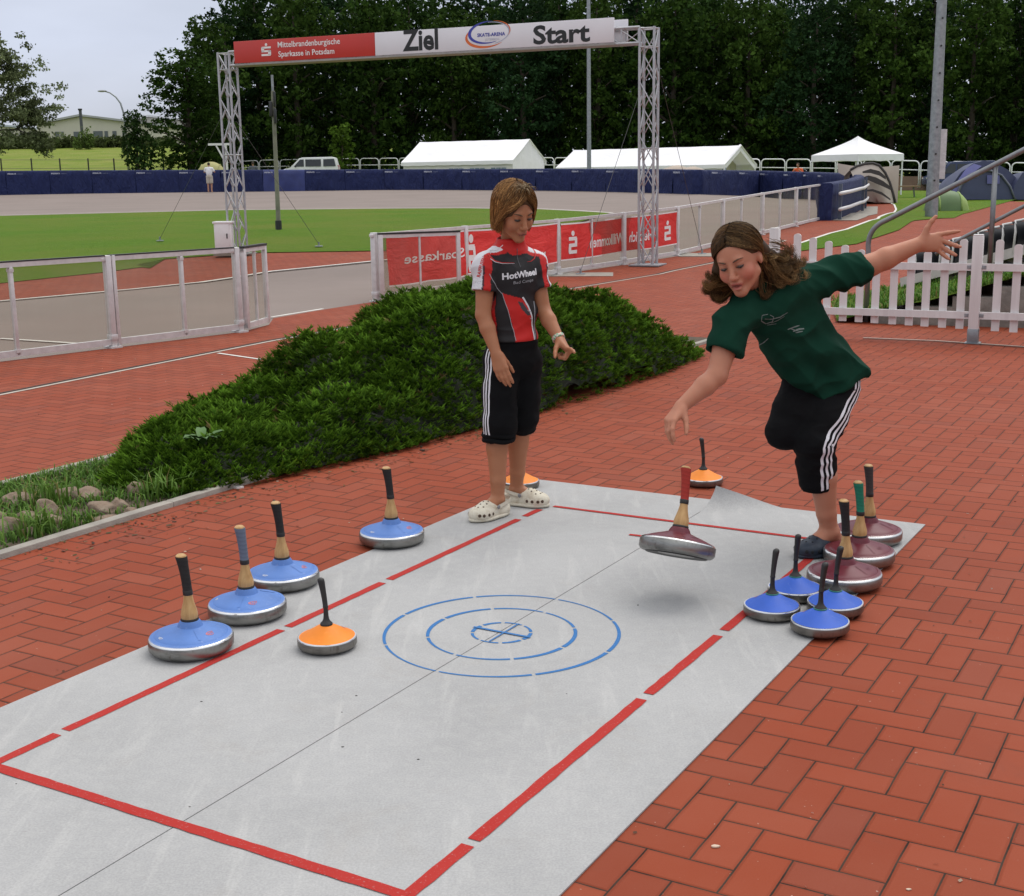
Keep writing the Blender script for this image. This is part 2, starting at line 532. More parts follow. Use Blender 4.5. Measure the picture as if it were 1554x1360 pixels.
# lawn on the right, bounded by brick paths
sheet('camp_lawn', [tuple(p)[:2] for p in gx((1205, 373), (1260, 355), (1285, 349), (1332, 333), (1360, 318.5), (1357, 311), (1340, 305), (1320, 302), (1313, 298))] + [(40, 120), (60, 120), (60, 75), (26, 46.5)] +
      [tuple(p)[:2] for p in gx((1554, 300), (1462, 325), (1364, 350), (1300, 371), (1212, 382))], .006, LAWN)
strip('lawn_kerb', gx((1205, 373), (1260, 355), (1285, 349), (1332, 333), (1360, 318.5), (1357, 311), (1340, 305)), .07, .007, WLINE)

# ================================================================== playing mat
def mat_felt():
    k = NT('grey_felt')
    n1 = k.noise(1.6, 5, .6, dist=.4); n2 = k.noise(420, 2, .7); n3 = k.noise(24, 4, .7)
    c = k.ramp(n1, [(.3, (.375, .372, .370)), (.7, (.448, .444, .442))])
    c = k.mix(k.math('MULTIPLY', k.ramp(n3, [(.45, (0, 0, 0)), (.8, (1, 1, 1))]), .30), c, (.56, .55, .53))
    c = k.mix(k.math('MULTIPLY', n2, .28), c, (.27, .28, .29))
    scuff = k.ramp(k.noise(55, 2, .4, k.scaled(k.pos(), (1, 6, 1), (0, 0, THETA)), .3), [(.74, (0, 0, 0)), (.80, (1, 1, 1))])
    c = k.mix(k.math('MULTIPLY', scuff, .6), c, (.24, .20, .18))
    dirt = k.ramp(k.noise(3.5, 6, .7, dist=.8), [(.55, (0, 0, 0)), (.85, (1, 1, 1))])
    c = k.mix(k.math('MULTIPLY', dirt, .45), c, (.34, .31, .28))
    trk = k.ramp(k.noise(16, 3, .6, k.scaled(k.pos(), (1, .12, 1), (0, 0, -THETA + PI / 2)), .5), [(.56, (0, 0, 0)), (.70, (1, 1, 1))])
    c = k.mix(k.math('MULTIPLY', trk, .22), c, (.60, .59, .57))
    grain = k.ramp(k.noise(170, 2, .6), [(.35, (.5, .5, .5)), (.65, (1, 1, 1))])
    c = k.mix(.30, c, grain, 'MULTIPLY')
    k.base(c, .95, 0, .2); k.bump(k.math('ADD', n2, n3), .35, .003)
    return k.m
FELT = mat_felt()
def paint(name, c, c2):
    k = NT(name)
    n = k.noise(130, 3, .7); n2 = k.noise(7, 4)
    col = k.mix(k.math('MULTIPLY', n2, .5), c, c2)
    col = k.mix(k.ramp(n, [(.60, (0, 0, 0)), (.78, (.55, .55, .55))]), col, (.48, .47, .47))
    k.base(col, .9, 0, .2); k.bump(n, .2, .002)
    return k.m
REDL = paint('red_spray_paint', (.36, .024, .020), (.42, .045, .035))
BLUEL = paint('blue_spray_paint', (.035, .14, .36), (.07, .20, .42))
MATZ = .006
mA, mB_, mC, mD = G(815, 730), G(1405, 797), G(875, 1360), G(0, 1077)
# square up: axes from the left edge
U_ = (mA - mD).normalized(); Wd_ = V((U_.y, -U_.x, 0))
mW = (mB_ - mA).dot(Wd_)
far = (mA.dot(U_) + mB_.dot(U_)) / 2
O_ = mA - U_ * (mA.dot(U_) - far)          # far left corner
def M2(a, b, z=0.0):
    """a metres right of the left edge, b metres towards the camera from the far edge"""
    return O_ + Wd_ * a - U_ * b + V((0, 0, z))
def M2i(g):
    q = g - O_
    return q.dot(Wd_), -q.dot(U_)
seamA = (M2i(G(640, 1031))[0] + M2i(G(835, 915))[0] + M2i(G(270, 1258))[0]) / 3
root = thing('playing_mat', 'light grey felt mat with red lines and blue target rings on the brick plaza', 'mat', M2(mW / 2, 2.5))
LEN = 5.2
def half_mat(a0, a1, curl):
    mb = MB(); rows = []
    na, nb = 22, 60
    for i in range(nb + 1):
        b = LEN * (i / nb) ** 1.6
        r = []
        for j in range(na + 1):
            a = lerp(a0, a1, j / na)
            z = MATZ
            p = M2(a, b)
            if curl:
                da = (a - a0); q = max(0, 1 - b / .24 - da / .30)
                z += .095 * q ** 1.3
                p = M2(a + .02 * q, b + .10 * q * q)
            r.append(p + V((0, 0, z)))
        rows.append(r)
    n = na + 1
    mb.grid(rows)
    mb.grid([[p - V((0, 0, .0045)) for p in r] for r in rows])
    per = [rows[0][j] for j in range(n)] + [rows[i][-1] for i in range(1, nb + 1)] + [rows[-1][j] for j in range(n - 2, -1, -1)] + [rows[i][0] for i in range(nb - 1, 0, -1)]
    mb.grid([per + [per[0]], [p - V((0, 0, .0045)) for p in per] + [per[0] - V((0, 0, .0045))]])
    return mb.build('felt_sheet', FELT, root, smooth=True, merge=True, autosmooth=40)
half_mat(0, seamA - .0018, False)
half_mat(seamA + .0018, mW, True)
LZ = MATZ + .0012
_ln = [0]
def line(a0, b0, a1, b1, w, m=REDL, name='red_line'):
    _ln[0] += 1
    lz = LZ + .00012 * _ln[0]
    p, q = M2(a0, b0, lz), M2(a1, b1, lz)
    t = (q - p).normalized(); s = V((-t.y, t.x, 0)) * w / 2
    n = max(2, int((q - p).length / .04))
    L = []; R = []
    for i in range(n + 1):
        c = lerp(p, q, i / n)
        L.append(c + s * (1 + RND.uniform(-.09, .09))); R.append(c - s * (1 + RND.uniform(-.09, .09)))
    mb = MB(); mb.grid([L, R])
    return mb.build(name, m, root)
def pline(p0, p1, w, m=REDL, name='red_line'):
    a = M2i(G(*p0)); b = M2i(G(*p1)); return line(a[0], a[1], b[0], b[1], w, m, name)
aL = np.mean([M2i(G(*q))[0] for q in ((100, 1112), (432, 960), (586, 884), (785, 789))])
aR = np.mean([M2i(G(*q))[0] for q in ((718, 1284), (980, 1061), (1095, 964), (1225, 850))])
LW = .034
for q0, q1 in (((-90, 1206), (95, 1120)), ((103, 1112.5), (432, 960)), ((441, 955), (580, 887)), ((592, 882.5), (783, 790)), ((793, 785.5), (816, 775))):
    line(aL, M2i(G(*q0))[1], aL, M2i(G(*q1))[1], LW)
for q0, q1 in (((623, 1368), (713, 1288)), ((722, 1280), (975, 1065)), ((985, 1057), (1090, 968)), ((1100, 960), (1247, 836))):
    line(aR, M2i(G(*q0))[1], aR, M2i(G(*q1))[1], LW)
bB = np.mean([M2i(G(*q))[1] for q in ((0, 1179), (300, 1263), (600, 1350))])
bT = np.mean([M2i(G(*q))[1] for q in ((840, 772), (1000, 791), (1190, 814))])
line(aL + .0, bB, aR, bB, LW); line(aL + .03, bT, aR, bT, .026)
pline((955, 814), (1012, 820.5), .022)
# target rings
tc_ = (M2i(G(581, 968)), M2i(G(938, 962)), M2i(G(789, 904)), M2i(G(732, 1029)))
ca = sum(q[0] for q in tc_) / 4; cb = sum(q[1] for q in tc_) / 4
def ring(r, w, gaps):
    mb = MB()
    n = 8
    for s in range(n):
        a0 = 2 * PI * (s + .0) / n + gaps; a1 = 2 * PI * (s + 1) / n + gaps
        g = .006 / r
        I, O = [], []
        m = 14
        for i in range(m + 1):
            a = lerp(a0 + g, a1 - g, i / m)
            w2 = w * (1 + .35 * math.sin(a * 2 + 1.1) + RND.uniform(-.06, .06)) / 2
            I.append(M2(ca + (r - w2) * math.cos(a), cb + (r - w2) * math.sin(a), LZ)); O.append(M2(ca + (r + w2) * math.cos(a), cb + (r + w2) * math.sin(a), LZ))
        mb.grid([I, O])
    return mb.build('target_ring', BLUEL, root)
ring(.392, .011, .0); ring(.247, .012, .12); ring(.098, .011, .3)
LZ += .0008
line(ca - .110, cb, ca + .110, cb, .012, BLUEL, 'blue_cross'); line(ca + .010, cb - .098, ca + .010, cb + .098, .006, BLUEL, 'blue_cross')
LZ -= .0008
# ================================================================== ice stocks
def steel_mat(name, tone, rough, edge):
    k = NT(name)
    n = k.noise(9, 5, .65, k.scaled(k.obj(), (1, 1, 3)))
    n2 = k.noise(60, 3, .6, k.scaled(k.obj(), (1, 1, .35)))
    c = k.ramp(n, [(.34, tuple(t * .42 for t in tone)), (.5, tuple(t * .8 for t in tone)), (.7, tone)])
    c = k.mix(k.math('MULTIPLY', k.ramp(n2, [(.55, (0, 0, 0)), (.72, (1, 1, 1))]), .55), c, (.10, .075, .055))
    z = k.xyz(k.obj())[2]
    lip = k.math('GREATER_THAN', z, edge)
    c = k.mix(lip, c, (.72, .72, .72))
    k.base(c, None, .9)
    k.put(k.b.inputs['Roughness'], k.math('MULTIPLY', k.math('ADD', rough, k.math('MULTIPLY', n2, .3)), k.math('SUBTRACT', 1.0, k.math('MULTIPLY', lip, .6))))
    k.bump(n2, .12, .002)
    return k.m
STEEL = steel_mat('scuffed_steel', (.33, .33, .315), .22, .0425)
STEELD = steel_mat('dull_steel', (.27, .255, .235), .28, .0325)
def plastic(name, c, rough=.35, wear=(.6, .6, .6)):
    k = NT(name)
    n = k.noise(7, 4, .6, k.obj()); n2 = k.noise(40, 3, .6, k.scaled(k.obj(), (1, 3, 1), (0, 0, .6)))
    col = k.ramp(n, [(.3, tuple(x * .86 for x in c)), (.7, tuple(min(1, x * 1.1) for x in c))])
    col = k.mix(k.math('MULTIPLY', k.ramp(n2, [(.62, (0, 0, 0)), (.74, (1, 1, 1))]), .28), col, wear)
    k.base(col, None, 0, .3)
    k.put(k.b.inputs['Roughness'], k.math('ADD', rough, k.math('MULTIPLY', n, .2)))
    k.bump(n2, .08, .002)
    return k.m
BLUEBODY = plastic('cornflower_plastic', (.095, .20, .50), .42, (.45, .5, .7))
MAROONBODY = plastic('maroon_plastic', (.125, .018, .030), .24, (.24, .08, .10))
SBLUE = plastic('bright_blue_plastic', (.030, .105, .50), .38, (.2, .3, .6))
ORANGE = plastic('orange_plastic', (.80, .23, .018), .42, (.9, .5, .2))
def wood_mat():
    k = NT('pale_handle_wood')
    n = k.noise(22, 4, .6, k.scaled(k.obj(), (3, 3, .35)), .5)
    k.base(k.ramp(n, [(.3, (.36, .20, .075)), (.55, (.48, .29, .12)), (.75, (.55, .36, .165))]), .5, 0, .4)
    k.bump(n, .1, .002)
    return k.m
WOODH = wood_mat()
def tape_mat(name, c):
    k = NT(name)
    x, y, z = k.xyz(k.obj())
    w = k.math('FRACT', k.math('ADD', k.math('MULTIPLY', z, 70.0), k.math('MULTIPLY', x, 9.0)))
    n = k.noise(30, 4, .6, k.obj())
    col = k.mix(k.math('MULTIPLY', w, .55), tuple(v * 1.25 for v in c), tuple(v * .55 for v in c))
    col = k.mix(k.math('MULTIPLY', n, .35), col, tuple(min(1, v * 1.7 + .01) for v in c))
    k.base(col, .78, 0, .3); k.bump(w, .5, .003)
    return k.m
T_BLACK = tape_mat('black_grip_tape', (.018, .016, .016)); T_GREY = tape_mat('blue_grey_grip_tape', (.10, .12, .165))
T_GREEN = tape_mat('green_grip_tape', (.012, .15, .095)); T_RED = tape_mat('red_grip_tape', (.27, .025, .018))
T_DARK = tape_mat('charcoal_grip_tape', (.045, .042, .042))
BLACKP = mat('black_rubber', (.014, .013, .013), .5, 0, .2, 12, .1, 90)
MARK = mat('faded_print', (.50, .14, .13), .7, 0, .3, 30)
MARKW = mat('white_print', (.7, .72, .75), .6)

def spine_big(z):
    t = max(0, z - .175) / .135
    return (-.013 * t ** 1.6, 0, 0)
def spine_small(z):
    t = max(0, z - .12) / .11
    return (-.012 * t ** 1.5, 0, 0)

def cone_point(r, ang, prof, lift=.0007):
    for (r0, z0), (r1, z1) in zip(prof, prof[1:]):
        if min(r0, r1) <= r <= max(r0, r1) and r0 != r1:
            z = z0 + (z1 - z0) * (r - r0) / (r1 - r0)
            return V((r * math.cos(ang), r * math.sin(ang), z + lift))
    return V((r * math.cos(ang), r * math.sin(ang), prof[0][1] + lift))

BODY_B = [(.131, .0485), (.1225, .0525), (.119, .0535), (.117, .0525), (.115, .0545), (.100, .0605), (.080, .0675), (.060, .0735), (.046, .0785), (.041, .0795), (.038, .085), (.0355, .091), (.031, .0975), (.029, .0985)]
BODY_S = [(.0935, .0345), (.089, .0375), (.087, .037), (.075, .0435), (.055, .0545), (.036, .066), (.024, .0725), (.021, .0735)]

def decal(parent, m, prof, r, ang, w, h, name='printed_mark'):
    """small printed oval with bars on the cone"""
    mb = MB()
    def q(u, v):
        rr = r - v; a = ang + u / max(.03, rr)
        return cone_point(rr, a, prof)
    n = 22
    I, O = [], []
    for i in range(n + 1):
        a = 2 * PI * i / n
        if i in (5, 6): pass
        I.append(q(w * math.cos(a) * .80, h * math.sin(a) * .72)); O.append(q(w * math.cos(a), h * math.sin(a)))
    mb.grid([I[2:19], O[2:19]])
    for u in (-.55, -.2, .15, .5):
        mb.grid([[q(w * (u - .07), h * t) for t in (-.35, 0, .35)], [q(w * (u + .12), h * t) for t in (-.35, 0, .35)]])
    return mb.build(name, m, parent, world=False)

def make_large(body_mat, grip_mat, label, group):
    root = thing('ice_stock', label, 'ice stock', (0, 0, 0), 0, group)
    mb = MB()
    mb.lathe([(.118, 0), (.124, .001), (.131, .006), (.1365, .014), (.1365, .040), (.1335, .0465), (.129, .0495), (.121, .0500), (.10, .049)], 64)
    ring_ = mb.build('steel_ring', STEEL, root, world=False, autosmooth=35)
    mb = MB(); mb.lathe([(.05, .0015), (.108, -.004), (.119, .004)], 48)
    mb.build('running_plate', BLACKP, root, world=False, autosmooth=35)
    mb = MB(); mb.lathe(BODY_B, 64)
    b = mb.build('body', body_mat, root, world=False, autosmooth=28)
    # moulded flutes round the neck
    for kx in range(2):
        mbx = MB()
        a0 = [1.05, -1.15][kx]
        rows = []
        for s in (-.004, .004):
            rows.append([cone_point(r, a0 + s / r, BODY_B, .0012) for r in (.050, .062, .075, .088, .104)])
        mbx.grid(rows)
        mbx.build('flute', body_mat, b, world=False)
    decal(b, MARK if body_mat is BLUEBODY else MAROONBODY, BODY_B, .085, -.6, .018, .009)
    if body_mat is BLUEBODY: decal(b, MARKW, BODY_B, .104, -2.55, .013, .004)
    mb = MB(); mb.lathe([(.0285, .0975), (.0293, .099), (.0290, .104), (.0275, .106)], 32)
    mb.build('collar', BLACKP, root, world=False, autosmooth=40)
    mb = MB()
    mb.lathe([(.0262, .1035), (.0272, .110), (.0275, .118), (.0262, .127), (.0225, .141), (.0178, .158), (.0150, .174), (.0137, .187), (.0136, .2), (.0136, .305), (.0170, .3115), (.0172, .3150), (.0120, .3195), (0, .3205)], 28, spine=spine_big)
    h = mb.build('handle', WOODH, root, world=False, autosmooth=50)
    mb = MB()
    mb.lathe([(.0142, .186), (.0151, .187), (.0152, .198), (.0149, .199), (.0150, .23), (.0155, .255), (.0166, .28), (.0182, .299), (.0192, .3095), (.0188, .3115), (.0172, .3120)], 28, spine=spine_big)
    mb.build('grip', grip_mat, h, world=False, autosmooth=50)
    mb = MB(); mb.lathe([(.0150, .1835), (.0158, .1845), (.0160, .1985), (.0154, .1995)], 28, spine=spine_big)
    mb.build('tape_band', BLACKP, h, world=False, autosmooth=50)
    return root

def make_small(body_mat, label, group, oring=True):
    root = thing('ice_stock', label, 'ice stock', (0, 0, 0), 0, group)
    mb = MB(); mb.lathe([(.080, 0), (.086, .001), (.0935, .006), (.0965, .011), (.0965, .0300), (.0955, .0345), (.0945, .0362), (.0925, .0366), (.08, .0355)], 56)
    mb.build('steel_ring', STEELD, root, world=False, autosmooth=35)
    mb = MB(); mb.lathe([(.03, .0012), (.074, -.003), (.082, .003)], 40)
    mb.build('running_plate', BLACKP, root, world=False, autosmooth=35)
    mb = MB(); mb.lathe(BODY_S, 56)
    b = mb.build('body', body_mat, root, world=False, autosmooth=30)
    decal(b, MARK, BODY_S, .060, -.95 if oring else .6, .017, .0085)
    if oring:
        mb = MB(); mb.lathe([(.0205, .0725), (.0225, .0735), (.0225, .0765), (.0205, .0775)], 28)
        mb.build('seal_ring', mat('teal_rubber', (.02, .16, .12), .5), root, world=False, autosmooth=50)
    mb = MB()
    mb.lathe([(.0200, .0725), (.0205, .0775), (.0190, .080), (.0135, .0855), (.0098, .093), (.0082, .105), (.0076, .125), (.0078, .131), (.0090, .1325), (.0090, .1365), (.0082, .138), (.0086, .16), (.0095, .19), (.0108, .213), (.0114, .2225), (.0100, .229), (.005, .2325), (0, .2330)], 24, spine=spine_small)
    mb.build('handle', BLACKP, root, world=False, autosmooth=50)
    return root

def set_mat(root, part, m):
    for c in kids(root):
        for q in [c] + kids(c):
            if q.name.split('.')[0] == part:
                q.material_slots[0].link = 'OBJECT'; q.material_slots[0].material = m

SZ = MATZ + .0045
def place(root, px, py, rz, z=SZ):
    d = ray(px, py); g = EYEP + d * ((z - EYE) / d.z)
    root.location = (g.x, g.y, z); root.rotation_euler = (0, 0, rz)
    return root
gb, gm, gs, go = 'large blue ice stocks along the mat edge', 'large maroon ice stocks', 'small blue ice stocks', 'small orange ice stocks'
b1 = make_large(BLUEBODY, T_BLACK, 'large blue ice stock with black grip, the one nearest the front left of the mat', gb)
b2 = copy_tree(b1, label='large blue ice stock with grey-blue tape on its grip'); set_mat(b2, 'grip', T_GREY)
b3 = copy_tree(b1, label='large blue ice stock with black grip partly behind the grey-gripped one')
b4 = copy_tree(b1, label='large blue ice stock standing alone on the mat edge by the brick paving')
m1 = make_large(MAROONBODY, T_BLACK, 'large maroon ice stock with black grip directly behind the small blue ones', gm)
m2 = copy_tree(m1, label='large maroon ice stock with green grip tape'); set_mat(m2, 'grip', T_GREEN)
m3 = copy_tree(m1, label='large maroon ice stock with charcoal grip, nearest the far mat corner'); set_mat(m3, 'grip', T_DARK)
m4 = copy_tree(m1, label='maroon ice stock with red grip tilted in mid-air after the throw'); set_mat(m4, 'grip', T_RED)
place(b1, 291, 984, .1); place(b2, 376, 932, -.5); place(b3, 430, 885, .5); place(b4, 595, 821, .2)
place(m1, 1281, 885, .2); place(m2, 1303, 851, -.1); place(m3, 1317, 819, .5)
s1 = make_small(SBLUE, 'small blue ice stock touching the red line, leftmost of its four', gs)
s2 = copy_tree(s1, label='small blue ice stock just in front of the navy clog')
s3 = copy_tree(s1, label='small blue ice stock tucked against the front maroon one')
s4 = copy_tree(s1, label='small blue ice stock nearest the camera with a printed mark facing front')
place(s1, 1171, 932, PI + .3); place(s2, 1206, 904.5, PI * .6); place(s3, 1267, 927, PI - .2); place(s4, 1244, 956, PI + .2)
o1 = make_small(ORANGE, 'small orange ice stock on the mat beside the blue target rings', go, False)
o2 = copy_tree(o1, label='small orange ice stock half hidden behind the ankles in white clogs')
o3 = copy_tree(o1, label='small orange ice stock on the brick paving beyond the curled mat corner')
place(o1, 497, 980.5, .1); place(o2, 789, 739, 1.2, .003); place(o3, 1067, 734.5, .1, .003)
# thrown stock
_d = ray(1026, 842); _pt = EYEP + _d * 4.62
m4.location = _pt
_ax = V((.20, .34, 1)).normalized()
m4.rotation_mode = 'QUATERNION'
m4.rotation_quaternion = _ax.to_track_quat('Z', 'Y') @ Euler((0, 0, PI * 1.05)).to_quaternion()
# ================================================================== foliage helpers
def leaf_mat(name, rough=.6, spec=.25, trans=.0):
    k = NT(name)
    c = k.attr()
    k.base(c, rough, 0, spec)
    if trans:
        tr = k.node('ShaderNodeBsdfTranslucent'); k.link(c, tr.inputs[0])
        mx = k.node('ShaderNodeMixShader'); mx.inputs[0].default_value = trans
        k.link(k.b.outputs[0], mx.inputs[1]); k.link(tr.outputs[0], mx.inputs[2]); k.link(mx.outputs[0], k.out.inputs[0])
    return k.m
LEAF = leaf_mat('tree_leaves', .8, .04, .22)
NEEDLE = leaf_mat('juniper_needles', .8, .02, .2)
BLADE = leaf_mat('grass_blades', .6, .2, .25)
BARK = mat('tree_bark', (.055, .042, .032), .95, 0, .35, 6, .6, 30)

def np_mesh(name, verts, faces, cols, m, parent=None, world=True, smooth=False):
    """verts (n,3), faces (m,k), cols (n,3)"""
    me = bpy.data.meshes.new(name)
    nv, nf, k = len(verts), len(faces), faces.shape[1]
    me.vertices.add(nv); me.vertices.foreach_set('co', np.asarray(verts, np.float32).ravel())
    me.loops.add(nf * k); me.loops.foreach_set('vertex_index', np.asarray(faces, np.int32).ravel())
    me.polygons.add(nf); me.polygons.foreach_set('loop_start', np.arange(0, nf * k, k, dtype=np.int32))
    me.update(calc_edges=True); me.validate()
    o = link_mesh(name, me, m, parent, world, smooth)
    if cols is not None: set_colors(o, cols)
    return o

def unit(a): return a / np.maximum(1e-9, np.linalg.norm(a, axis=-1, keepdims=True))

# ================================================================== planter, juniper, rocks
KA, KB = G(40, 832), G(320, 747)
KD = (KB - KA).normalized(); KN = V((-KD.y, KD.x, 0))
KEND = G(1075, 513)
def K2(s, t, z=0.0): return KB + KD * s + KN * t + V((0, 0, z))
klen = (KEND - KB).dot(KD)
FKT = (G(0, 738) - KB).dot(KN)
sheet('planter_soil', [tuple(K2(s, t))[:2] for s, t in ((-1.62, .0), (klen, 0), (klen, FKT + .5), (.5, FKT + .06), (-3, FKT), (-3.2, .35), (-1.75, .02))], .003, SOIL)
kr = thing('planter_kerb', 'grey concrete kerb edging the planting bed in front of the low juniper', 'kerb', K2(0, 0))
mb = MB()
s = -1.30
while s < klen - .1:
    L = min(1.0, klen - s)
    a_, b_ = K2(s + .001, -.02, -.02), K2(s + L - .001, -.02, -.02)
    M = Matrix.Rotation(math.atan2(KD.y, KD.x), 3, 'Z')
    mb.box((a_ + b_) / 2 + V((0, 0, .0)), (L - .002, .058, .09), M, .005)
    s += 1.0
mb.build('kerb_stone', CONC, kr, autosmooth=40)
kr2 = thing('planter_kerb', 'grey concrete kerb on the far side of the planting bed, below the left paving', 'kerb', K2(0, FKT))
mb = MB(); s = -3.0
while s < 1.2:
    c = K2(s + .5, FKT, -.02)
    mb.box(c, (.994, .06, .08), M, .006); s += 1.0
mb.build('kerb_stone', CONC, kr2, autosmooth=40)

FS = [(-.25, 0), (-.05, .10), (.3, .19), (1.2, .26), (1.75, .39), (2.4, .58), (3.0, .75), (3.6, .76), (4.3, .63), (4.85, .45), (5.25, .26), (5.55, .10), (5.7, 0)]
def bush_h(s, t):
    f = interp(s, FS)
    if f <= 0: return 0.0
    tf = interp(s, [(-.25, .05), (.4, -.12), (1.2, -.3), (3, -.42), (4.4, -.45), (5.3, -.38), (6.1, -.2)])
    tb = interp(s, [(-.25, .5), (.3, .95), (.6, 1.2), (1.2, 1.38), (2.5, 1.62), (3.6, 1.6), (5, 1.15), (6.1, .35)])
    if not tf < t < tb: return 0.0
    q = (t - tf) / (tb - tf)
    g = (1 - abs(2 * q - 1) ** 2.6) ** .62
    lump = .93 + .09 * math.sin(s * 3.1 + t * 2.2) + .07 * math.sin(s * 5.7 - t * 4.3 + 1)
    n = noise.noise(V((s * 4.2, t * 4.2, 3.1))) * .11 + noise.noise(V((s * 9, t * 9, 7.7))) * .065
    return max(.012, f * g * lump + n * min(1, f * g * 5))
bush = thing('juniper_bush', 'wide low spreading green juniper bush mounded beside the brick path', 'bush', K2(2.8, .6))
mb = MB()
ss, ts = np.linspace(-.25, 6.1, 80), np.linspace(-.5, 1.8, 40)
hh = [[bush_h(a, b) - .10 for b in ts] for a in ss]
for i in range(79):
    for j in range(39):
        q = [(i, j), (i + 1, j), (i + 1, j + 1), (i, j + 1)]
        if min(hh[a][b] for a, b in q) > -.06: mb.poly([K2(ss[a], ts[b], max(.01, hh[a][b])) for a, b in q])
mb.build('bush_core', mat('bush_core_twigs', (.012, .017, .007), .95, 0, .5, 18, .6, 60), bush, smooth=True, merge=True)

def juniper(n, seed):
    rg = np.random.default_rng(seed)
    vs, fs, cs = [], [], []
    cnt = 0
    while cnt < n:
        s_ = rg.uniform(-.25, 6.1); t_ = rg.uniform(-.5, 1.8)
        h = bush_h(s_, t_)
        if h < .015: continue
        e = .06
        dx = (bush_h(s_ + e, t_) - bush_h(s_ - e, t_)) / (2 * e); dy = (bush_h(s_, t_ + e) - bush_h(s_, t_ - e)) / (2 * e)
        dx = max(-2.5, min(2.5, dx)); dy = max(-2.5, min(2.5, dy))
        nrm = V((-dx, -dy, 1)).normalized()
        cnt += 1
        # layered shelves: depth below surface
        dep = rg.uniform(0, 1) ** 1.6 * .12
        lay = math.sin(h * 28 + s_ * 4 + t_ * 3)
        z = max(.01, h - dep)
        out = V((-dx, -dy, 0))
        if out.length < .25: out += V((rg.normal(), rg.normal(), 0)) * .5
        out.normalize()
        out = (out + V((rg.normal() * .9, rg.normal() * .9, 0))).normalized()
        d = (out * .85 + V((0, 0, 1)) * rg.uniform(.1, .9) + nrm * .35).normalized()
        L = rg.uniform(.040, .085)
        base = V((s_, t_, z))
        side = d.cross(V((0, 0, 1))).normalized(); up = side.cross(d)
        tone = rg.uniform(.7, 1.2) * (.85 + .45 * noise.noise(V((s_ * 2.1, t_ * 2.1, 5.0))))
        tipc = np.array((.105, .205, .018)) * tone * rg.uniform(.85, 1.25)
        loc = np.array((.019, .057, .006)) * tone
        if rg.uniform() < .012: tipc = np.array((.16, .12, .05)); loc = tipc * .5
        def W(p): return K2(p.x, p.y, p.z)
        tw = rg.uniform(-.6, .6); side, up = side * math.cos(tw) + up * math.sin(tw), up * math.cos(tw) - side * math.sin(tw)
        m = 7
        for q in range(m):
            f = (q + .5) / m
            sg = 1 if q % 2 else -1
            p0 = base + d * L * f * .8 - V((0, 0, .02 * f * f))
            ln = L * (.52 - .30 * f) * rg.uniform(.8, 1.25)
            dd = (d * .75 + side * sg * rg.uniform(.4, .85) + up * rg.uniform(-.25, .45)).normalized()
            wv = dd.cross(up + side * .3).normalized() * rg.uniform(.004, .0068)
            i = len(vs)
            vs += [W(p0 - wv), W(p0 + dd * ln * .55 - wv * .9), W(p0 + dd * ln), W(p0 + dd * ln * .55 + wv * .9)]
            fs.append((i, i + 1, i + 2, i + 3))
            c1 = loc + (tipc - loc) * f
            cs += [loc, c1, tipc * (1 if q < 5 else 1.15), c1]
        i = len(vs)
        wv = side * .006
        vs += [W(base - wv), W(base + d * L * .6 - wv * 1.2), W(base + d * L * 1.05), W(base + d * L * .6 + wv * 1.2)]
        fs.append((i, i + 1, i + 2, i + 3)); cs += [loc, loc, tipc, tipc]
    return np.array([tuple(v) for v in vs]), np.array(fs), np.array(cs)
jv, jf, jc = juniper(30000, 3)
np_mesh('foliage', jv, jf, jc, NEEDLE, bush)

# planter grass, weeds
def blades(n, region, hmin, hmax, lo, hi, seed, width=.0035):
    rg = np.random.default_rng(seed)
    vs, fs, cs = [], [], []
    c = 0
    while c < n:
        p = region(rg)
        if p is None: continue
        c += 1
        h = rg.uniform(hmin, hmax); a = rg.uniform(0, 2 * PI); ln = rg.uniform(.2, .9)
        d = np.array((math.cos(a), math.sin(a), 0)); sd = np.array((-d[1], d[0], 0)) * width * rg.uniform(.7, 1.6)
        col = np.array(lo) + (np.array(hi) - np.array(lo)) * rg.uniform()
        if rg.uniform() < .08: col = np.array((.25, .22, .08))
        b = np.array(p)
        i = len(vs)
        m1 = b + d * h * ln * .25 + np.array((0, 0, h * .6)); tp = b + d * h * ln + np.array((0, 0, h * (1 - .35 * ln)))
        vs += [b - sd, b + sd, m1 + sd * .8, m1 - sd * .8, tp + sd * .1, tp - sd * .1]
        fs += [(i, i + 1, i + 2, i + 3), (i + 3, i + 2, i + 4, i + 5)]
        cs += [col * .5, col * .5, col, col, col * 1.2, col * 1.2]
    return np.array(vs), np.array(fs), np.array(cs)
def reg_bed(rg):
    s_ = rg.uniform(-3.0, 1.0); t_ = rg.uniform(.03, FKT - .01)
    if s_ < -1.35 and t_ < .25 * (-1.35 - s_): return None
    dens = .35 + .65 * (t_ / FKT) + .25 * math.sin(s_ * 7 + t_ * 9)
    if rg.uniform() > dens: return None
    return tuple(K2(s_, t_, .0))
bv, bf, bc = blades(15000, reg_bed, .02, .065, (.055, .13, .018), (.14, .26, .04), 5)
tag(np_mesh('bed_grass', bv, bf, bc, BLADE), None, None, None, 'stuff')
def reg_tuft(rg):
    c = [(-.95, .12), (-.55, .55), (.1, .35), (.35, .75), (-1.45, .35), (-.2, .15)][rg.integers(0, 6)]
    return tuple(K2(c[0] + rg.normal() * .06, max(.04, c[1] + rg.normal() * .06), 0))
bv, bf, bc = blades(380, reg_tuft, .09, .18, (.07, .15, .02), (.16, .28, .05), 8, .004)
tag(np_mesh('tall_grass', bv, bf, bc, BLADE), None, None, None, 'stuff')

